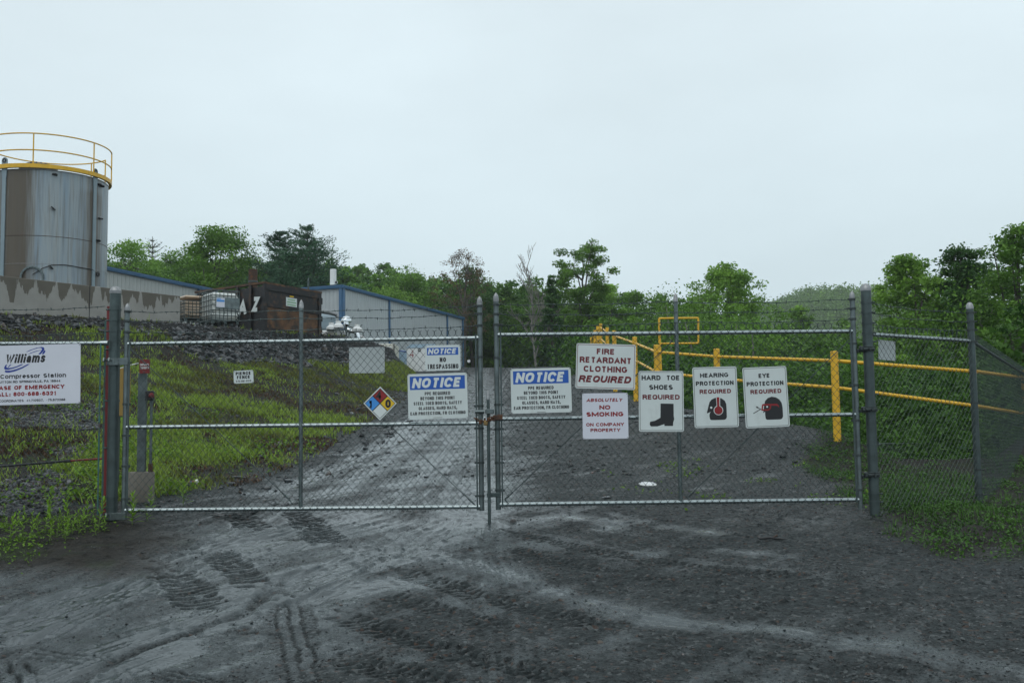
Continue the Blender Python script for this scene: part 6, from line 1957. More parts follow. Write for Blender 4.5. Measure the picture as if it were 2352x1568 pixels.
def tree(label, u, vt, Y, wpx, seed, kind='round', leaves=9000, lsize=.17, m_='leaf_mid', base=.3, clumps=90, spread=.085, group=None, dens=1., zb=None, name='broadleaf_tree', lean=0., trunk='bark', fill=None, cat='tree'):
    rs = np.random.default_rng(seed)
    top = P(u, vt, Y); x = float(top[0]); z0 = Hs(x, Y) - .2 if zb is None else zb
    h = float(top[2]) - z0; w = wpx / FPX * Y
    root = empty(name, (x, float(Y), z0), label, cat, group)
    cl = crown_points(rs, h * .985, w, h * base, clumps, leaves, kind)
    # limbs: trunk, then each clump joined to a point lower on the trunk or to a bough
    mb = MB()
    tr = max(.05, h * .017)
    zs = np.linspace(0, h * .9, 9); wob = np.cumsum(rs.normal(0, h * .008, (9, 2)), 0); wob[0] = 0
    tp = np.stack([wob[:, 0] + lean * zs, wob[:, 1], zs], 1)
    mb.tube(tp, tr * (1 - zs / zs[-1] * .85), 8)
    boughs = []
    for k in range(9):
        f = rs.uniform(max(base - .08, .12), .75); i = f * 8 / .9; i0 = min(int(i), 7)
        s = tp[i0] + (tp[i0 + 1] - tp[i0]) * (i - i0)
        tgt = cl[rs.integers(len(cl))][:3]
        if tgt[2] < s[2]: tgt = tgt + [0, 0, s[2] - tgt[2] + .1 * h]
        m1 = s + (tgt - s) * .5 + [0, 0, .03 * h]
        pts = [s, m1, tgt]; boughs += [m1, tgt]
        mb.tube(pts, [tr * .45, tr * .28, tr * .1], 6, cap=False)
    bt = np.array(boughs)
    for c in cl[::2]:
        d = np.linalg.norm(bt - c[:3], axis=1); j = d.argmin()
        s = bt[j]; mb.tube([s, (s + c[:3]) / 2 + rs.normal(0, .02 * w, 3), c[:3]], [tr * .14, tr * .1, tr * .05], 4, cap=False)
    o = mb.build('trunk', M[trunk], None, True); o.parent = root
    if kind == 'bare':
        return root
    ls = []
    n = int(leaves * dens)
    wts = rs.random(len(cl)) + .4; pick = rs.choice(len(cl), n, p=wts / wts.sum())
    sg = spread * w
    off = np.clip(rs.normal(0, 1, (n, 3)), -1.75, 1.75) * [sg, sg, sg * .55]
    C = cl[pick][:, :3] + off
    C[:, 2] = np.minimum(C[:, 2], h * 1.0 + rs.normal(0, .01 * h, n))
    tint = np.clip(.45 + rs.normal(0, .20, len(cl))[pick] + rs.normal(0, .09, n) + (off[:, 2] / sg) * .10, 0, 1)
    sz = lsize * np.clip(rs.lognormal(-.08, .38, n), .35, 2.2)
    V, F = leafquads(C, sz, 1.1, .6, rs)
    o = big_mesh('crown', V, F, M[m_], {'tint': np.repeat(tint, 4)}); o.parent = root
    return root


def pine(label, u, vt, Y, wpx, seed, m_='leaf_pine', group=None, n_needles=14000, gaps=1., lean=0., zb=None):
    rs = np.random.default_rng(seed)
    top = P(u, vt, Y); x = float(top[0]); z0 = Hs(x, Y) - .2 if zb is None else zb
    h = float(top[2]) - z0; w = wpx / FPX * Y
    root = empty('pine_tree', (x, float(Y), z0), label, 'tree', group)
    mb = MB(); mb.tube([(0, 0, 0), (lean * h * .5, 0, h * .5), (lean * h, 0, h)], [h * .018, h * .012, h * .002], 8)
    pts = []; drs = []; tn = []
    z = h * .18
    while z < h * .985:
        f = (z - h * .18) / (h * .82)
        R = w / 2 * (min(1, (1 - f) * 1.55) ** .8 * 1.05 + .07)
        k = rs.integers(3, 6); a0 = rs.random() * 6.28
        for b in range(k):
            a = a0 + b * 6.283 / k + rs.normal(0, .25); L = R * rs.uniform(.45, 1.3)
            s = np.array([lean * z, 0, z]); rise = rs.uniform(.2, .75)
            ts = np.linspace(0, 1, 6)[:, None]
            br = s + np.concatenate([np.cos(a) * L * ts, np.sin(a) * L * ts, L * rise * ts ** 1.6 - .02 * L], 1)
            mb.tube(br, np.linspace(h * .005, h * .001, 6), 5, cap=False)
            m = max(8, int(n_needles / (h / .38 * 4.2) * (L / (w / 2) + .25)))
            tt = rs.uniform(.22, 1.04, m)
            c = s + np.stack([np.cos(a) * L * tt, np.sin(a) * L * tt, L * rise * tt ** 1.6], 1)
            sp = .11 * L + .12
            side = rs.normal(0, 1, (m, 3)) * [sp, sp, sp * .33]
            c = c + side; pts.append(c)
            d = np.stack([np.full(m, np.cos(a)), np.full(m, np.sin(a)), np.full(m, .45)], 1) + rs.normal(0, .55, (m, 3)); drs.append(d)
            tn.append(np.clip(.45 + rs.normal(0, .15) + rs.normal(0, .12, m) + side[:, 2] / sp * .2, 0, 1))
        z += h * rs.uniform(.03, .065) * gaps
    o = mb.build('trunk', M['bark'], None, True); o.parent = root
    C = np.concatenate(pts); D = np.concatenate(drs); T = np.concatenate(tn)
    V, F = leafquads(C, .30 * rs.uniform(.6, 1.3, len(C)), .4, .22, rs, dirs=D)
    o = big_mesh('crown', V, F, M[m_], {'tint': np.repeat(T, 4)}); o.parent = root
    return root


def bare_tree(label, u, vt, Y, wpx, seed):
    rs = np.random.default_rng(seed)
    top = P(u, vt, Y); x = float(top[0]); z0 = Hs(x, Y) - .2; h = float(top[2]) - z0
    root = empty('bare_tree', (x, float(Y), z0), label, 'tree')
    mt, mb = MB(), MB(); tips = []
    def grow(p, d, L, r, dep):
        n = 4; pts = [p]
        for i in range(n):
            d = d + rs.normal(0, .10, 3) + [0, 0, .04]; d = d / np.linalg.norm(d); pts.append(pts[-1] + d * L / n)
        (mt if dep == 0 else mb).tube(pts, np.linspace(r, r * .6, n + 1), 7 if dep < 2 else 4, cap=False)
        if dep >= 5: return
        k = [6, 3, 3, 3, 3][dep]
        for i in range(k):
            f = rs.uniform(.45, 1) if dep == 0 else rs.uniform(.3, 1)
            if i == 0: f = 1
            j = min(int(f * n), n); q = pts[j]
            a = rs.random() * 6.283; t = np.array([math.cos(a), math.sin(a), 0]) * (.62 if dep == 0 else .75)
            nd = d * 1.0 + t + [0, 0, .25]; nd /= np.linalg.norm(nd)
            grow(q, nd, L * rs.uniform(.5, .72) * (.85 if dep == 0 else 1), max(r * (.5 if i else .62), .03), dep + 1)
    grow(np.zeros(3), np.array([0, 0, 1.]), h * .55, h * .017, 0)
    v = np.concatenate(mb.v); sc = h / v[:, 2].max(); wx = wpx / FPX * Y / 2 / np.percentile(np.abs(v[:, 0]), 98)
    for q in (mt, mb): q.v = [a * [wx, wx, sc] for a in q.v]
    o = mt.build('trunk', M['bark_pale'], None, True); o.parent = root
    o = mb.build('branches', M['bark_pale'], None, True); o.parent = root


M['bark'] = mat('grey_bark', (.075, .068, .058), .85, 0, .25, 3, .01, 20)
M['bark_pale'] = mat('pale_bark', (.20, .19, .17), .85, 0, .25, 3, .01, 20)
M['leaf_mid'] = leaf_mat('leaf_mid_green', (.05, .13, .02), (.19, .36, .045))
M['leaf_light'] = leaf_mat('leaf_light_green', (.08, .19, .03), (.27, .46, .065))
M['leaf_dark'] = leaf_mat('leaf_dark_green', (.018, .06, .018), (.08, .18, .035))
M['leaf_brown'] = leaf_mat('leaf_brown_buds', (.07, .045, .025), (.17, .12, .055), .15)
M['leaf_pine'] = leaf_mat('pine_needles', (.022, .066, .038), (.075, .165, .08), .12)
M['leaf_wood'] = leaf_mat('woodland_leaves', (.038, .11, .02), (.18, .34, .045))
M['leaf_low'] = leaf_mat('undergrowth_leaves', (.014, .050, .01), (.12, .26, .03))

g_back = 'trees on the hillside behind the sheds'
tree('yellow green bushy tree just right of the tank, above the cream shed', 305, 552, 84, 165, 101, 'round', 15000, .17, 'leaf_light', .22, 80)
pine('small distant dark pine peeping over the tree beside the tank', 350, 543, 118, 110, 102, n_needles=4000)
tree('dull green rounded tree between the tank side tree and the broad maple', 385, 572, 100, 120, 103, 'round', 9000, .2, 'leaf_mid', .2, 60)
tree('broad dense maple behind the totes, tallest tree left of the pines', 505, 520, 78, 240, 104, 'round', 34000, .17, 'leaf_mid', .1, 170, .065)
tree('leafy lower tree filling in under the broad maple beside the container', 455, 590, 74, 120, 105, 'round', 10000, .17, 'leaf_mid', .15, 60)
pine('blue green pine with an open top, left of the twin pines', 643, 530, 76, 150, 106, n_needles=26000)
pine('blue green pine with a long bough reaching right, right of the twin pines', 706, 519, 74, 175, 107, n_needles=32000, gaps=1.0)
pine('dense low pine in front of the twin pines', 672, 585, 72, 120, 108, n_needles=18000)
tree('medium green rounded tree above the shed roof, right of the white stack', 935, 612, 98, 150, 109, 'round', 14000, .19, 'leaf_mid', .15, 80)
tree('light green low tree along the shed roof line', 890, 652, 92, 150, 110, 'round', 10000, .18, 'leaf_light', .15, 70)
tree('small green tree right behind the low end of the shed roof', 990, 668, 96, 110, 118, 'round', 8000, .18, 'leaf_mid', .15, 60)
tree('thin brownish budding tree with a wide twiggy crown', 1062, 572, 82, 140, 111, 'round', 7500, .10, 'leaf_brown', .3, 170, .04)
tree('darker olive tree mixed into the brownish budding tree', 1085, 612, 86, 130, 119, 'round', 11000, .16, 'leaf_dark', .15, 70)
bare_tree('leafless pale tree with bare branches', 1228, 560, 80, 120, 112)
tree('dark green cedar shaped tree beside the bare tree', 1266, 636, 76, 78, 113, 'cone', 13000, .13, 'leaf_dark', .1, 90, .06)
tree('tall airy light green tree with open layered crown', 1335, 553, 80, 135, 114, 'vase', 22000, .15, 'leaf_mid', .25, 110, .06)
tree('pale green tree leaning out right of the tall airy tree', 1395, 650, 88, 95, 115, 'round', 7000, .18, 'leaf_light', .2, 50)
tree('round topped distant tree in the middle of the right hand woodland', 1455, 664, 98, 95, 116, 'round', 8000, .2, 'leaf_mid', .2, 60)
tree('large spreading light green tree behind the boot sign and the yellow frame', 1668, 606, 66, 235, 117, 'round', 30000, .16, 'leaf_light', .18, 160, .05)
tree('bushy green tree under the large spreading one, at its left', 1590, 690, 62, 130, 120, 'round', 10000, .16, 'leaf_mid', .12, 70)
tree('small light green tree in front of the hazy far ridge', 1836, 694, 84, 70, 121, 'round', 7000, .17, 'leaf_light', .2, 55)
tree('light green tree whose crown starts just right of the thick right gate post', 2095, 575, 44, 215, 122, 'round', 30000, .13, 'leaf_light', .08, 170, .055)
tree('tall dark tree above the corner fence bay', 2215, 548, 42, 220, 123, 'round', 26000, .13, 'leaf_dark', .1, 150, .055)
tree('tallest tree in the top right corner of the woodland', 2345, 503, 38, 270, 124, 'round', 32000, .12, 'leaf_mid', .08, 180, .055)
tree('young bright green tree low behind the blank pale plate', 2110, 750, 36, 140, 125, 'round', 8000, .10, 'leaf_light', .05, 60, .07)

# slender trunks standing in the woodland on the right
for k, (u, v0, Y, hh) in enumerate(((1545, 700, 56, 9), (1602, 740, 52, 8), (1700, 735, 55, 9), (1735, 760, 50, 8), (1450, 800, 60, 7), (2170, 770, 40, 8), (2262, 690, 40, 9), (1990 - 40, 800, 60, 9))):
    p = P(u, v0, Y); z0 = Hs(p[0], Y) - .2
    rs = np.random.default_rng(300 + k)
    root = empty('slender_tree', (float(p[0]), float(Y), z0), 'slender grey trunk standing among the woodland trees on the right', 'tree', 'slender trunks in the right hand woodland')
    h = max(float(p[2]) - z0, 4)
    mb = MB(); mb.tube([(0, 0, 0), (rs.normal(0, .15), 0, h * .5), (rs.normal(0, .4), 0, h)], [.11, .08, .03], 7); o = mb.build('trunk', M['bark_pale'], None, True); o.parent = root
    n = 1500; C = np.array([0, 0, h * .9]) + rs.normal(0, 1, (n, 3)) * [1.0, 1.0, h * .10]
    V, F = leafquads(C, .15 * rs.uniform(.7, 1.3, n), .5, .6, rs); o = big_mesh('crown', V, F, M['leaf_mid'], {'tint': np.repeat(np.clip(rs.normal(.5, .2, n), 0, 1), 4)}); o.parent = root


def woodland(name, label, bands, m_, lsz, seed, jit=6):
    """bands: (u0, v0, u1, v1, Y0, Y1, count, crown width px, leaves each, bottom fraction)"""
    rs = np.random.default_rng(seed); VV = []; TT = []
    for (u0, v0, u1, v1, Y0, Y1, cnt, wpx, nl, bf) in bands:
        for i in range(cnt):
            f = (i + rs.random()) / cnt; Y = rs.uniform(Y0, Y1)
            u = u0 + (u1 - u0) * f; v = v0 + (v1 - v0) * f + rs.normal(0, jit)
            t = P(u, v, Y); z0 = Hs(t[0], Y) - .3; h = max(float(t[2]) - z0, 2.5); w = wpx / FPX * Y * rs.uniform(.7, 1.3)
            cl = crown_points(rs, h, w, h * bf, 34, 0, rs.choice(['round', 'tall', 'round']))
            pk = rs.integers(0, len(cl), nl); sg = .10 * w
            off = np.clip(rs.normal(0, 1, (nl, 3)), -1.7, 1.7) * [sg, sg, sg * .6]
            C = cl[pk][:, :3] + off
            tb = rs.normal(0, .13)
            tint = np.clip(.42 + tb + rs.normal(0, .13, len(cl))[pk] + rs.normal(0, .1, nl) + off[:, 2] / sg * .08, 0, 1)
            V, F = leafquads(C + [t[0], Y, z0], lsz * (Y / 70) ** .5 * np.clip(rs.lognormal(-.05, .4, nl), .35, 2.3), 1.1, .6, rs)
            VV.append(V); TT.append(np.repeat(tint, 4))
    V = np.concatenate(VV); F = np.arange(len(V)).reshape(-1, 4)
    o = big_mesh(name, V, F, M[m_], {'tint': np.concatenate(TT)})
    tag(o, label, kind='stuff'); return o


woodland('hillside_woodland', 'wooded hillside rising behind the metal sheds and pines', [
    (200, 588, 760, 600, 120, 150, 26, 70, 2200, .2), (740, 592, 1010, 640, 130, 160, 18, 60, 2000, .2), (240, 620, 760, 620, 95, 115, 22, 90, 2400, .1),
    (760, 618, 1010, 655, 112, 125, 16, 60, 2000, .1), (800, 640, 1060, 700, 100, 108, 14, 70, 2000, .05), (1000, 640, 1200, 655, 110, 130, 12, 60, 1800, .1), (620, 660, 1060, 745, 86, 94, 16, 80, 1800, 0.)], 'leaf_wood', .26, 501)
woodland('valley_woodland', 'dense green woodland behind the drive and the yellow pipe railing', [
    (1040, 642, 1240, 655, 96, 110, 12, 90, 2600, .1), (1200, 658, 1560, 676, 92, 110, 18, 95, 2800, .1), (1500, 675, 1745, 705, 86, 98, 12, 80, 2400, .1),
    (1060, 700, 1380, 715, 84, 92, 15, 95, 2600, .0), (1380, 735, 1780, 745, 60, 72, 17, 115, 3200, .0), (1780, 760, 1960, 770, 60, 70, 8, 100, 2600, 0), (1790, 728, 1990, 748, 74, 90, 10, 70, 2200, 0),
    (1850, 765, 2060, 790, 50, 60, 9, 110, 2600, 0.), (1060, 760, 1400, 770, 86, 90, 12, 110, 2200, 0.), (2075, 650, 2420, 580, 48, 58, 11, 150, 3400, .05), (2020, 730, 2450, 700, 40, 46, 14, 160, 3000, 0.)], 'leaf_wood', .21, 502)
woodland('undergrowth', 'dark leafy undergrowth on the slope below the pipe railing', [
    (1480, 830, 1960, 850, 34, 44, 26, 260, 2600, 0.), (1900, 820, 2420, 850, 27, 36, 24, 300, 2600, 0.), (1330, 830, 1500, 850, 50, 62, 9, 200, 1800, 0.),
    (1560, 930, 2000, 985, 24, 30, 20, 240, 1800, 0.), (2040, 1000, 2450, 975, 22, 27, 12, 250, 1500, 0.), (2100, 1062, 2450, 1040, 16.5, 19, 14, 120, 500, 0.), (1060, 810, 1330, 805, 88, 92, 14, 80, 1500, 0)], 'leaf_low', .17, 503, 17)
def ridge_wood():
    rs = np.random.default_rng(504); VV = []; TT = []
    n = 4200
    X = rs.uniform(40, 330, n); Y = rs.uniform(150, 560, n)
    for x, y in zip(X, Y):
        if x / y < .24 or x / y > .5: continue
        z0 = Hs(x, y); h = rs.uniform(8, 14); w = rs.uniform(8, 13); nl = 170
        a = rs.random(nl) * 6.283; e = np.arccos(rs.uniform(-.2, 1, nl))
        r = 1 + .2 * np.sin(a * 3 + x) + rs.normal(0, .12, nl)
        C = np.stack([np.cos(a) * np.sin(e) * r * w / 2, np.sin(a) * np.sin(e) * r * w / 2, h * .5 + np.cos(e) * r * h * .5], 1)
        V, F = leafquads(C + [x, y, z0], 1.25 * rs.uniform(.6, 1.3, nl), 1.2, .7, rs)
        VV.append(V); TT.append(np.repeat(np.clip(.42 + rs.normal(0, .14) + rs.normal(0, .14, nl), 0, 1), 4))
    V = np.concatenate(VV); F = np.arange(len(V)).reshape(-1, 4)
    o = big_mesh('far_ridge_woodland', V, F, M['leaf_mid'], {'tint': np.concatenate(TT)})
    tag(o, 'hazy wooded ridge far off behind the right hand gate post', kind='stuff')


ridge_wood()


# ------------------------------------------------------------------ grass and weeds
def blades(name, label, x, y, hgt, wid, m_, tint, seed, lean=.5):
    rs = np.random.default_rng(seed); n = len(x); z = samp(GZ, x, y)
    a = rs.random(n) * 6.283; dx, dy = np.cos(a), np.sin(a)
    b = np.stack([x, y, z - .01], 1); sd = np.stack([-dy, dx, np.zeros(n)], 1) * (wid / 2)[:, None]
    ln = rs.uniform(.1, lean, n) * hgt
    m = b + np.stack([dx * ln * .4, dy * ln * .4, hgt * .6], 1); t = b + np.stack([dx * ln, dy * ln, hgt], 1)
    V = np.stack([b - sd, b + sd, m + sd * .8, t, m - sd * .8], 1).reshape(-1, 3)
    i = np.arange(n)[:, None] * 5
    q = (i + np.array([[0, 1, 2, 4]])); q2 = (i + np.array([[4, 2, 3, 3]]))
    # two quads with a degenerate tip are avoided: emit tip as separate quad using mid verts
    tipf = i + np.array([[4, 2, 3]])
    me_v = V
    o = None
    faces = np.concatenate([q])
    me = bpy.data.meshes.new(name)
    nv = len(V); nf = n * 2
    me.vertices.add(nv); me.vertices.foreach_set('co', V.astype(np.float32).ravel())
    loops = np.concatenate([q, tipf], 1).ravel()
    me.loops.add(len(loops)); me.loops.foreach_set('vertex_index', loops.astype(np.int32))
    me.polygons.add(nf)
    st = (np.arange(n)[:, None] * 7 + np.array([[0, 4]])).ravel(); tt = np.tile([4, 3], n)
    me.polygons.foreach_set('loop_start', st.astype(np.int32)); me.polygons.foreach_set('loop_total', tt.astype(np.int32))
    me.update(calc_edges=True)
    at = me.attributes.new('tint', 'FLOAT', 'POINT'); at.data.foreach_set('value', np.repeat(tint, 5).astype(np.float32))
    me.materials.append(M[m_]); o = bpy.data.objects.new(name, me); COL.objects.link(o)
    tag(o, label, kind='stuff'); return o


M['grass'] = leaf_mat('bank_grass', (.10, .095, .03), (.26, .38, .055), .3)
M['weed'] = leaf_mat('weed_leaves', (.08, .16, .015), (.25, .44, .04), .3)
M['deadgrass'] = leaf_mat('dead_straw', (.035, .020, .013), (.14, .075, .035), .15)
M['clover'] = leaf_mat('clover_leaves', (.022, .060, .012), (.085, .20, .028), .25)


def bank_grass():
    rs = np.random.default_rng(61)
    n = 560000
    y = 11.2 + 26 * rs.random(n) ** 1.15; x = -.66 * y * rs.random(n) - 2.9 * (1 - rs.random(n) * .0)
    x = -3.0 - (.62 * y - 3.0) * rs.random(n)
    inb = inside(x, y, BANK) & ~inside(x, y, PAD)
    toe = seg_dist(x, y, TOE)[0]
    r = samp(GROCK, x, y)
    patch = fbm(x, y, 2.2, 4, 80); fine = fbm(x, y, .35, 3, 84)
    d = np.clip((patch - .42) * 6, 0.08, 1) * np.clip((fine - .36) * 4.5, .06, 1) * np.clip(toe / .9, .12, 1)
    gravelly = (x < -5.0 - (y - 11.3) * .33 + (fbm(x, y, 1, 2, 89) - .5) * 1.5) & (y < 19)
    d = np.where(gravelly, d * .12, d)
    top = sstep(.55, .9, r)
    d = d * (1 - top)
    k = inb & (rs.random(n) < d)
    x, y, patch = x[k], y[k], patch[k]
    bright = sstep(.44, .58, fbm(x, y, 2.2, 4, 88))
    tint = np.clip(.15 + .65 * bright + rs.normal(0, .16, len(x)), 0, 1)
    hg = rs.uniform(.02, .075, len(x)) * (1 + .4 * bright) * (1 + 1.3 * (rs.random(len(x)) < .06) + .9 * sstep(.5, .75, fbm(x, y, .7, 3, 86)))
    blades('bank_grass', 'patchy bright green grass growing over the embankment', x, y, hg, np.full(len(x), .011) + y * .0003, 'grass', tint, 62, 1.2)
    n = 70000; y = 36 + 27 * rs.random(n); x = -9 + 6.5 * rs.random(n)
    k = inside(x, y, BANK) & ~inside(x, y, PAD) & (samp(GROCK, x, y) < .75) & (rs.random(n) < np.clip((fbm(x, y, 1.5, 3, 87) - .3) * 4, .1, 1)); x, y = x[k], y[k]
    blades('far_bank_grass', 'grass on the far narrow end of the bank beside the drive', x, y, rs.uniform(.06, .16, len(x)), np.full(len(x), .03), 'grass', np.clip(rs.normal(.4, .22, len(x)), 0, 1), 64, 1.2)
    # reddish brown dead growth
    n = 170000
    y = 11.6 + 22 * rs.random(n); x = -3.2 - (.6 * y - 3.2) * rs.random(n)
    inb = inside(x, y, BANK) & ~inside(x, y, PAD) & (samp(GROCK, x, y) < .75)
    d = np.clip((fbm(x, y, 1.1, 4, 91) - .44) * 6, 0.08, 1) + sstep(.04, .2, samp(GROCK, x, y))
    k = inb & (rs.random(n) < d); x, y = x[k], y[k]
    blades('dead_growth', 'reddish brown dead growth and soil showing between the grass of the bank', x, y, rs.uniform(.02, .07, len(x)), np.full(len(x), .014), 'deadgrass', np.clip(rs.normal(.5, .25, len(x)), 0, 1), 63, 2.2)
    # broad leaved weeds
    n = 75000
    y = 11.3 + 10 * rs.random(n) ** 1.3; x = -3.2 - (.62 * y - 3.2) * rs.random(n)
    inb = inside(x, y, BANK)
    d = np.clip((fbm(x, y, 1.1, 3, 95) - .44) * 4, 0.05, 1) * np.clip((fbm(x, y, .25, 2, 96) - .35) * 3, .05, 1)
    gravelly = (x < -5.0 - (y - 11.3) * .33) & (y < 18)
    k = inb & (rs.random(n) < d * np.where(gravelly, .12, 1)); x, y = x[k], y[k]
    n = len(x); z = samp(GZ, x, y)
    C = np.stack([x, y, z + rs.uniform(.02, .14, n)], 1)
    V, F = leafquads(C, rs.uniform(.03, .075, n), 1.4, .55, rs)
    o = big_mesh('bank_weeds', V, F, M['weed'], {'tint': np.repeat(np.clip(rs.normal(.4, .22, n), 0, 1), 4)})
    tag(o, 'small leafy weeds scattered over the lower bank behind the gate', kind='stuff')


bank_grass()


def cover():
    rs = np.random.default_rng(71)
    n = 230000
    x = 2.0 + 8.5 * rs.random(n); y = 8.0 + 11 * rs.random(n)
    so = samp(GSOIL, x, y)
    d = np.clip((fbm(x, y, .9, 4, 101) - .38) * 4.2, 0, 1) * np.clip((fbm(x, y, .16, 2, 103) - .22) * 2.6, .1, 1) * sstep(.25, .8, so)
    bare = np.exp(-(((x - 3.75) / .8) ** 2 + ((y - 10.1) / .35) ** 2))
    d = d * (1 - .8 * bare)
    k = rs.random(n) < d; x, y = x[k], y[k]; n = len(x); z = samp(GZ, x, y)
    C = np.stack([x, y, z + rs.uniform(.0, .07, n) * (.4 + fbm(x, y, .5, 2, 104))], 1)
    V, F = leafquads(C, rs.uniform(.016, .042, n), 1.6, .6, rs)
    o = big_mesh('ground_cover', V, F, M['clover'], {'tint': np.repeat(np.clip(rs.normal(.45, .2, n) + (fbm(x, y, .6, 2, 105) - .5) * .8, 0, 1), 4)})
    tag(o, 'low green clover and weeds spreading round the thick right hand gate post', kind='stuff')
    n = 9000; x = 2.6 + 5.5 * rs.random(n); y = 8.3 + 6 * rs.random(n)
    k = (samp(GSOIL, x, y) > .5) & (fbm(x, y, .5, 2, 106) > .5); x, y = x[k], y[k]
    blades('tufts', 'thin grass tufts among the clover near the corner post', x, y, rs.uniform(.04, .13, len(x)), np.full(len(x), .007), 'clover', np.clip(rs.normal(.7, .2, len(x)), 0, 1), 72, 1.2)
    # sparse sprouts on the gravel behind the right leaf
    n = 5000; x = 1.2 + 3.2 * rs.random(n); y = 11 + 4.5 * rs.random(n)
    k = rs.random(n) < np.clip((fbm(x, y, .45, 2, 108) - .60) * 6, 0, 1) * sstep(.8, 3.4, x); x, y = x[k], y[k]; n = len(x); z = samp(GZ, x, y)
    V, F = leafquads(np.stack([x, y, z + rs.uniform(.01, .05, n)], 1), rs.uniform(.03, .06, n), 1.4, .5, rs)
    o = big_mesh('sprouts', V, F, M['weed'], {'tint': np.repeat(np.clip(rs.normal(.3, .2, n), 0, 1), 4)}); tag(o, 'sparse yellow green sprouts on the gravel behind the gate', kind='stuff')
    # left verge low leaves
    n = 16000; x = -6.6 + 3.6 * rs.random(n); y = 8.3 + 2.6 * rs.random(n)
    k = (samp(GSOIL, x, y) > .35) & (rs.random(n) < np.clip((fbm(x, y, .5, 3, 110) - .42) * 4, .02, 1) * sstep(-3.9, -5.0, x)); x, y = x[k], y[k]; n = len(x); z = samp(GZ, x, y)
    V, F = leafquads(np.stack([x, y, z + rs.uniform(.005, .05, n)], 1), rs.uniform(.018, .042, n), 1.4, .5, rs)
    o = big_mesh('verge_leaves', V, F, M['weed'], {'tint': np.repeat(np.clip(rs.normal(.25, .2, n), 0, 1), 4)}); tag(o, 'low bright weeds covering the ground in front of the station sign', kind='stuff')


cover()


def weed_proto(seed, h, nl, label, group=None):
    rs = np.random.default_rng(seed)
    root = empty('leafy_weed', (0, 0, 0), label, 'weed', group)
    mb = MB(); mb.tube([(0, 0, 0), (rs.normal(0, .01), rs.normal(0, .01), h * .5), (rs.normal(0, .02), rs.normal(0, .02), h * .9)], [.004, .003, .0015], 5); o = mb.build('stem', M['weed_stem'], None); o.parent = root
    vs = []; fs = []; t_ = []
    for k in range(nl):
        f = k / nl; a = k * 2.4 + rs.normal(0, .2); L = h * rs.uniform(.26, .4) * (1.15 - .55 * f); w = L * .26
        el = rad(20 + 50 * f) + rs.normal(0, .12)
        s = np.array([0, 0, h * (.08 + .84 * f)])
        d = np.array([math.cos(a) * math.cos(el), math.sin(a) * math.cos(el), math.sin(el)]); sd = np.array([-math.sin(a), math.cos(a), 0])
        drop = np.array([0, 0, -L * .25])
        i = len(vs)
        vs += [s, s + d * L * .35 + sd * w * .45, s + d * L * .35 - sd * w * .45, s + d * L * .7 + sd * w * .4 + drop * .35, s + d * L * .7 - sd * w * .4 + drop * .35, s + d * L + drop,
               s + d * L * .35 - [0, 0, w * .12], s + d * L * .7 + drop * .35 - [0, 0, w * .12]]
        fs += [(i, i + 1, i + 6), (i, i + 6, i + 2), (i + 1, i + 3, i + 7, i + 6), (i + 6, i + 7, i + 4, i + 2), (i + 3, i + 5, i + 7), (i + 7, i + 5, i + 4)]
        t_ += [float(np.clip(.35 + .4 * f + rs.normal(0, .1), 0, 1))] * 8
    mb = MB(); mb.add(vs, fs); o = mb.build('leaves', M['weed'], None); o.parent = root
    at = o.data.attributes.new('tint', 'FLOAT', 'POINT'); at.data.foreach_set('value', t_)
    return root


M['weed_stem'] = mat('weed_stem', (.10, .16, .03), .6)
glab = 'small leafy weed growing in the dirt in front of the station sign fence'
protos = [weed_proto(200 + k, .17 + .04 * k, 14 + 3 * k, glab, 'weeds in front of the left fence') for k in range(3)]
spots = [(12, 1208), (36, 1212), (60, 1192), (73, 1200), (104, 1208), (118, 1214), (130, 1222), (148, 1216), (160, 1196), (178, 1198), (192, 1205), (201, 1188), (210, 1186), (166, 1212), (140, 1198), (88, 1216), (48, 1226), (26, 1232), (112, 1232), (70, 1226), (150, 1228), (181, 1212), (240, 1207), (226, 1203), (5, 1180), (155, 1150), (115, 1162), (221, 1216)]
for i, (u, v) in enumerate(spots):
    o = protos[i] if i < 3 else copy_tree(protos[i % 3])
    p = on_ground(u, v + 14); o.location = p
    s = .8 + .7 * random.random(); o.scale = (s, s, s); o.rotation_euler = (random.uniform(-.15, .15), random.uniform(-.15, .15), random.random() * 6.28)
t1 = weed_proto(210, .36, 26, 'tall leafy weed standing right in front of the left gate upright'); t1.location = on_ground(304, 1207)
t2 = weed_proto(211, .20, 18, 'low leafy weed at the foot of the gate, just right of the tall weed'); t2.location = on_ground(338, 1196); t2.scale = (1.1, 1.1, .8)
t3 = weed_proto(212, .30, 26, 'leafy weed against the round concrete footing'); t3.location = on_ground(346, 1178)
t4 = weed_proto(213, .32, 24, 'bushy weed on the gravel between the concrete footing and the drink can'); t4.location = on_ground(421, 1162) if True else (0, 0, 0)
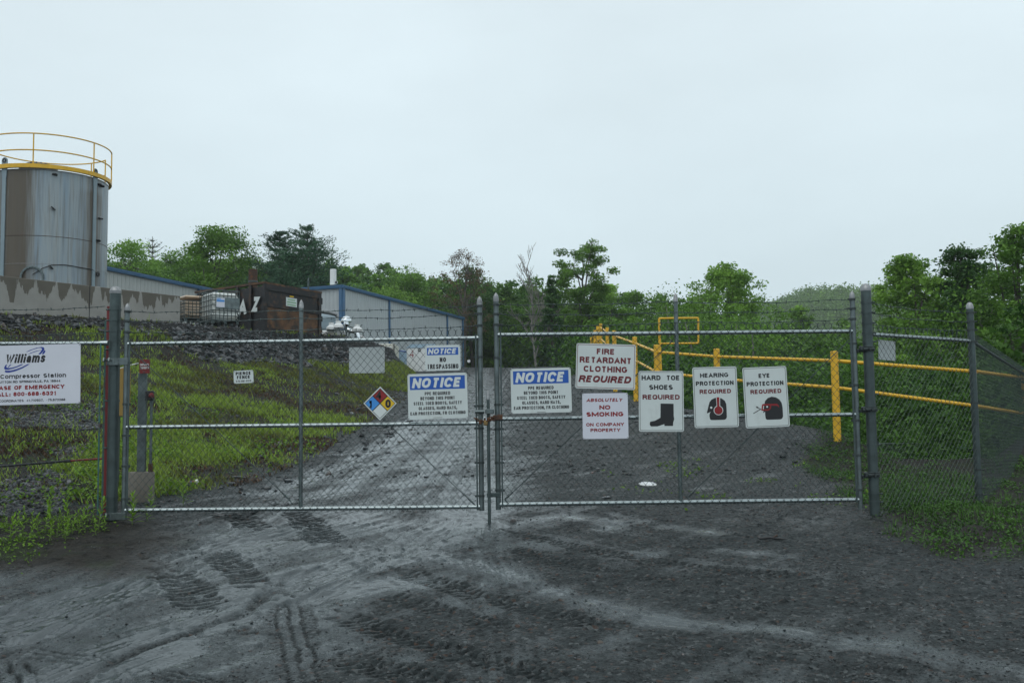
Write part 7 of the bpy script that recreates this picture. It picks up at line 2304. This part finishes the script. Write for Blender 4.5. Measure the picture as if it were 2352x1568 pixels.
# ------------------------------------------------------------------ light, air, camera
w = bpy.data.worlds.new('World'); scene.world = w; w.use_nodes = True
N, L = w.node_tree.nodes, w.node_tree.links
bg = N['Background']
sky = N.new('ShaderNodeTexSky'); sky.sky_type = 'NISHITA'; sky.sun_disc = False
SUN_EL, SUN_AZ = rad(58), rad(205)
sky.sun_elevation = SUN_EL; sky.sun_rotation = SUN_AZ; sky.air_density = 1.0; sky.dust_density = 4.0
sc = N.new('ShaderNodeMix'); sc.data_type = 'RGBA'; sc.blend_type = 'MULTIPLY'; sc.inputs['Factor'].default_value = 1; sc.inputs['B'].default_value = (1, 1, 1, 1)
tc = N.new('ShaderNodeTexCoord'); sep = N.new('ShaderNodeSeparateXYZ'); L.new(tc.outputs['Generated'], sep.inputs[0])
cr = N.new('ShaderNodeValToRGB'); e = cr.color_ramp.elements
CL = [(0.0, (6.0, 7.3, 7.9)), (.10, (6.6, 7.9, 8.5)), (.30, (7.4, 8.6, 9.15)), (.6, (8.1, 9.2, 9.7)), (1, (8.4, 9.5, 9.9))]
for i, (p, c) in enumerate(CL):
    el = e[i] if i < 2 else e.new(p)
    el.position = p; el.color = (*[x / 10 for x in c], 1)
L.new(sep.outputs[2], cr.inputs[0])
no = N.new('ShaderNodeTexNoise'); no.inputs['Scale'].default_value = 1.6; no.inputs['Detail'].default_value = 5; no.inputs['Roughness'].default_value = .5
mp = N.new('ShaderNodeMapping'); mp.inputs['Scale'].default_value = (1, 1, 2.6); L.new(tc.outputs['Generated'], mp.inputs[0]); L.new(mp.outputs[0], no.inputs['Vector'])
mr = N.new('ShaderNodeMapRange'); mr.inputs[1].default_value = .3; mr.inputs[2].default_value = .7; mr.inputs[3].default_value = 9.0; mr.inputs[4].default_value = 10.9; L.new(no.outputs[0], mr.inputs[0])
cloud = N.new('ShaderNodeVectorMath'); cloud.operation = 'SCALE'; L.new(cr.outputs[0], cloud.inputs[0]); L.new(mr.outputs[0], cloud.inputs['Scale'])
mx = N.new('ShaderNodeMix'); mx.data_type = 'RGBA'; mx.inputs['Factor'].default_value = .94
L.new(sky.outputs[0], mx.inputs['A']); L.new(cloud.outputs[0], mx.inputs['B'])
L.new(mx.outputs['Result'], bg.inputs['Color']); bg.inputs['Strength'].default_value = SKY_STRENGTH

sl = bpy.data.lights.new('sun', 'SUN'); sl.energy = .6; sl.angle = rad(40); sl.color = (1, .985, .96)
so = bpy.data.objects.new('sun', sl); COL.objects.link(so); so.location = (0, 0, 40)
so.rotation_euler = (rad(90) - SUN_EL, 0, rad(180) - SUN_AZ)

cd = bpy.data.cameras.new('camera'); cam = bpy.data.objects.new('camera', cd); COL.objects.link(cam)
cd.sensor_width = 36; cd.lens = 36 * FPX / 2351; cd.clip_end = 3000; cd.clip_start = .05
from mathutils import Matrix
Rm = Matrix(((CR[0], CU[0], -_fw[0]), (CR[1], CU[1], -_fw[1]), (CR[2], CU[2], -_fw[2])))
cam.matrix_world = Matrix.Translation(EYE.tolist()) @ Rm.to_4x4()
scene.camera = cam

if HAZE > 0:
    zmin = -8.0
    mb = MB(); mb.box([60, 330, 55], [1300, 900, 128]); hm = bpy.data.materials.new('haze'); hm.use_nodes = True
    Nn, Ll = nt(hm); Nn.remove(Nn['Principled BSDF']); pv = Nn.new('ShaderNodeVolumePrincipled'); pv.inputs['Density'].default_value = HAZE
    pv.inputs['Color'].default_value = (.96, .985, 1, 1); pv.inputs['Anisotropy'].default_value = .0
    Ll.new(pv.outputs[0], Nn['Material Output'].inputs['Volume'])
    hz = mb.build('haze', hm); tag(hz, 'thin pale mist that fades the far ridge', kind='stuff')

vs_ = scene.view_settings
vs_.view_transform = 'Standard'; vs_.look = 'None'; vs_.exposure = EXPOSURE; vs_.gamma = 1
scene.cycles.volume_bounces = 2
scene.cycles.max_bounces = 6
scene.cycles.transparent_max_bounces = 8
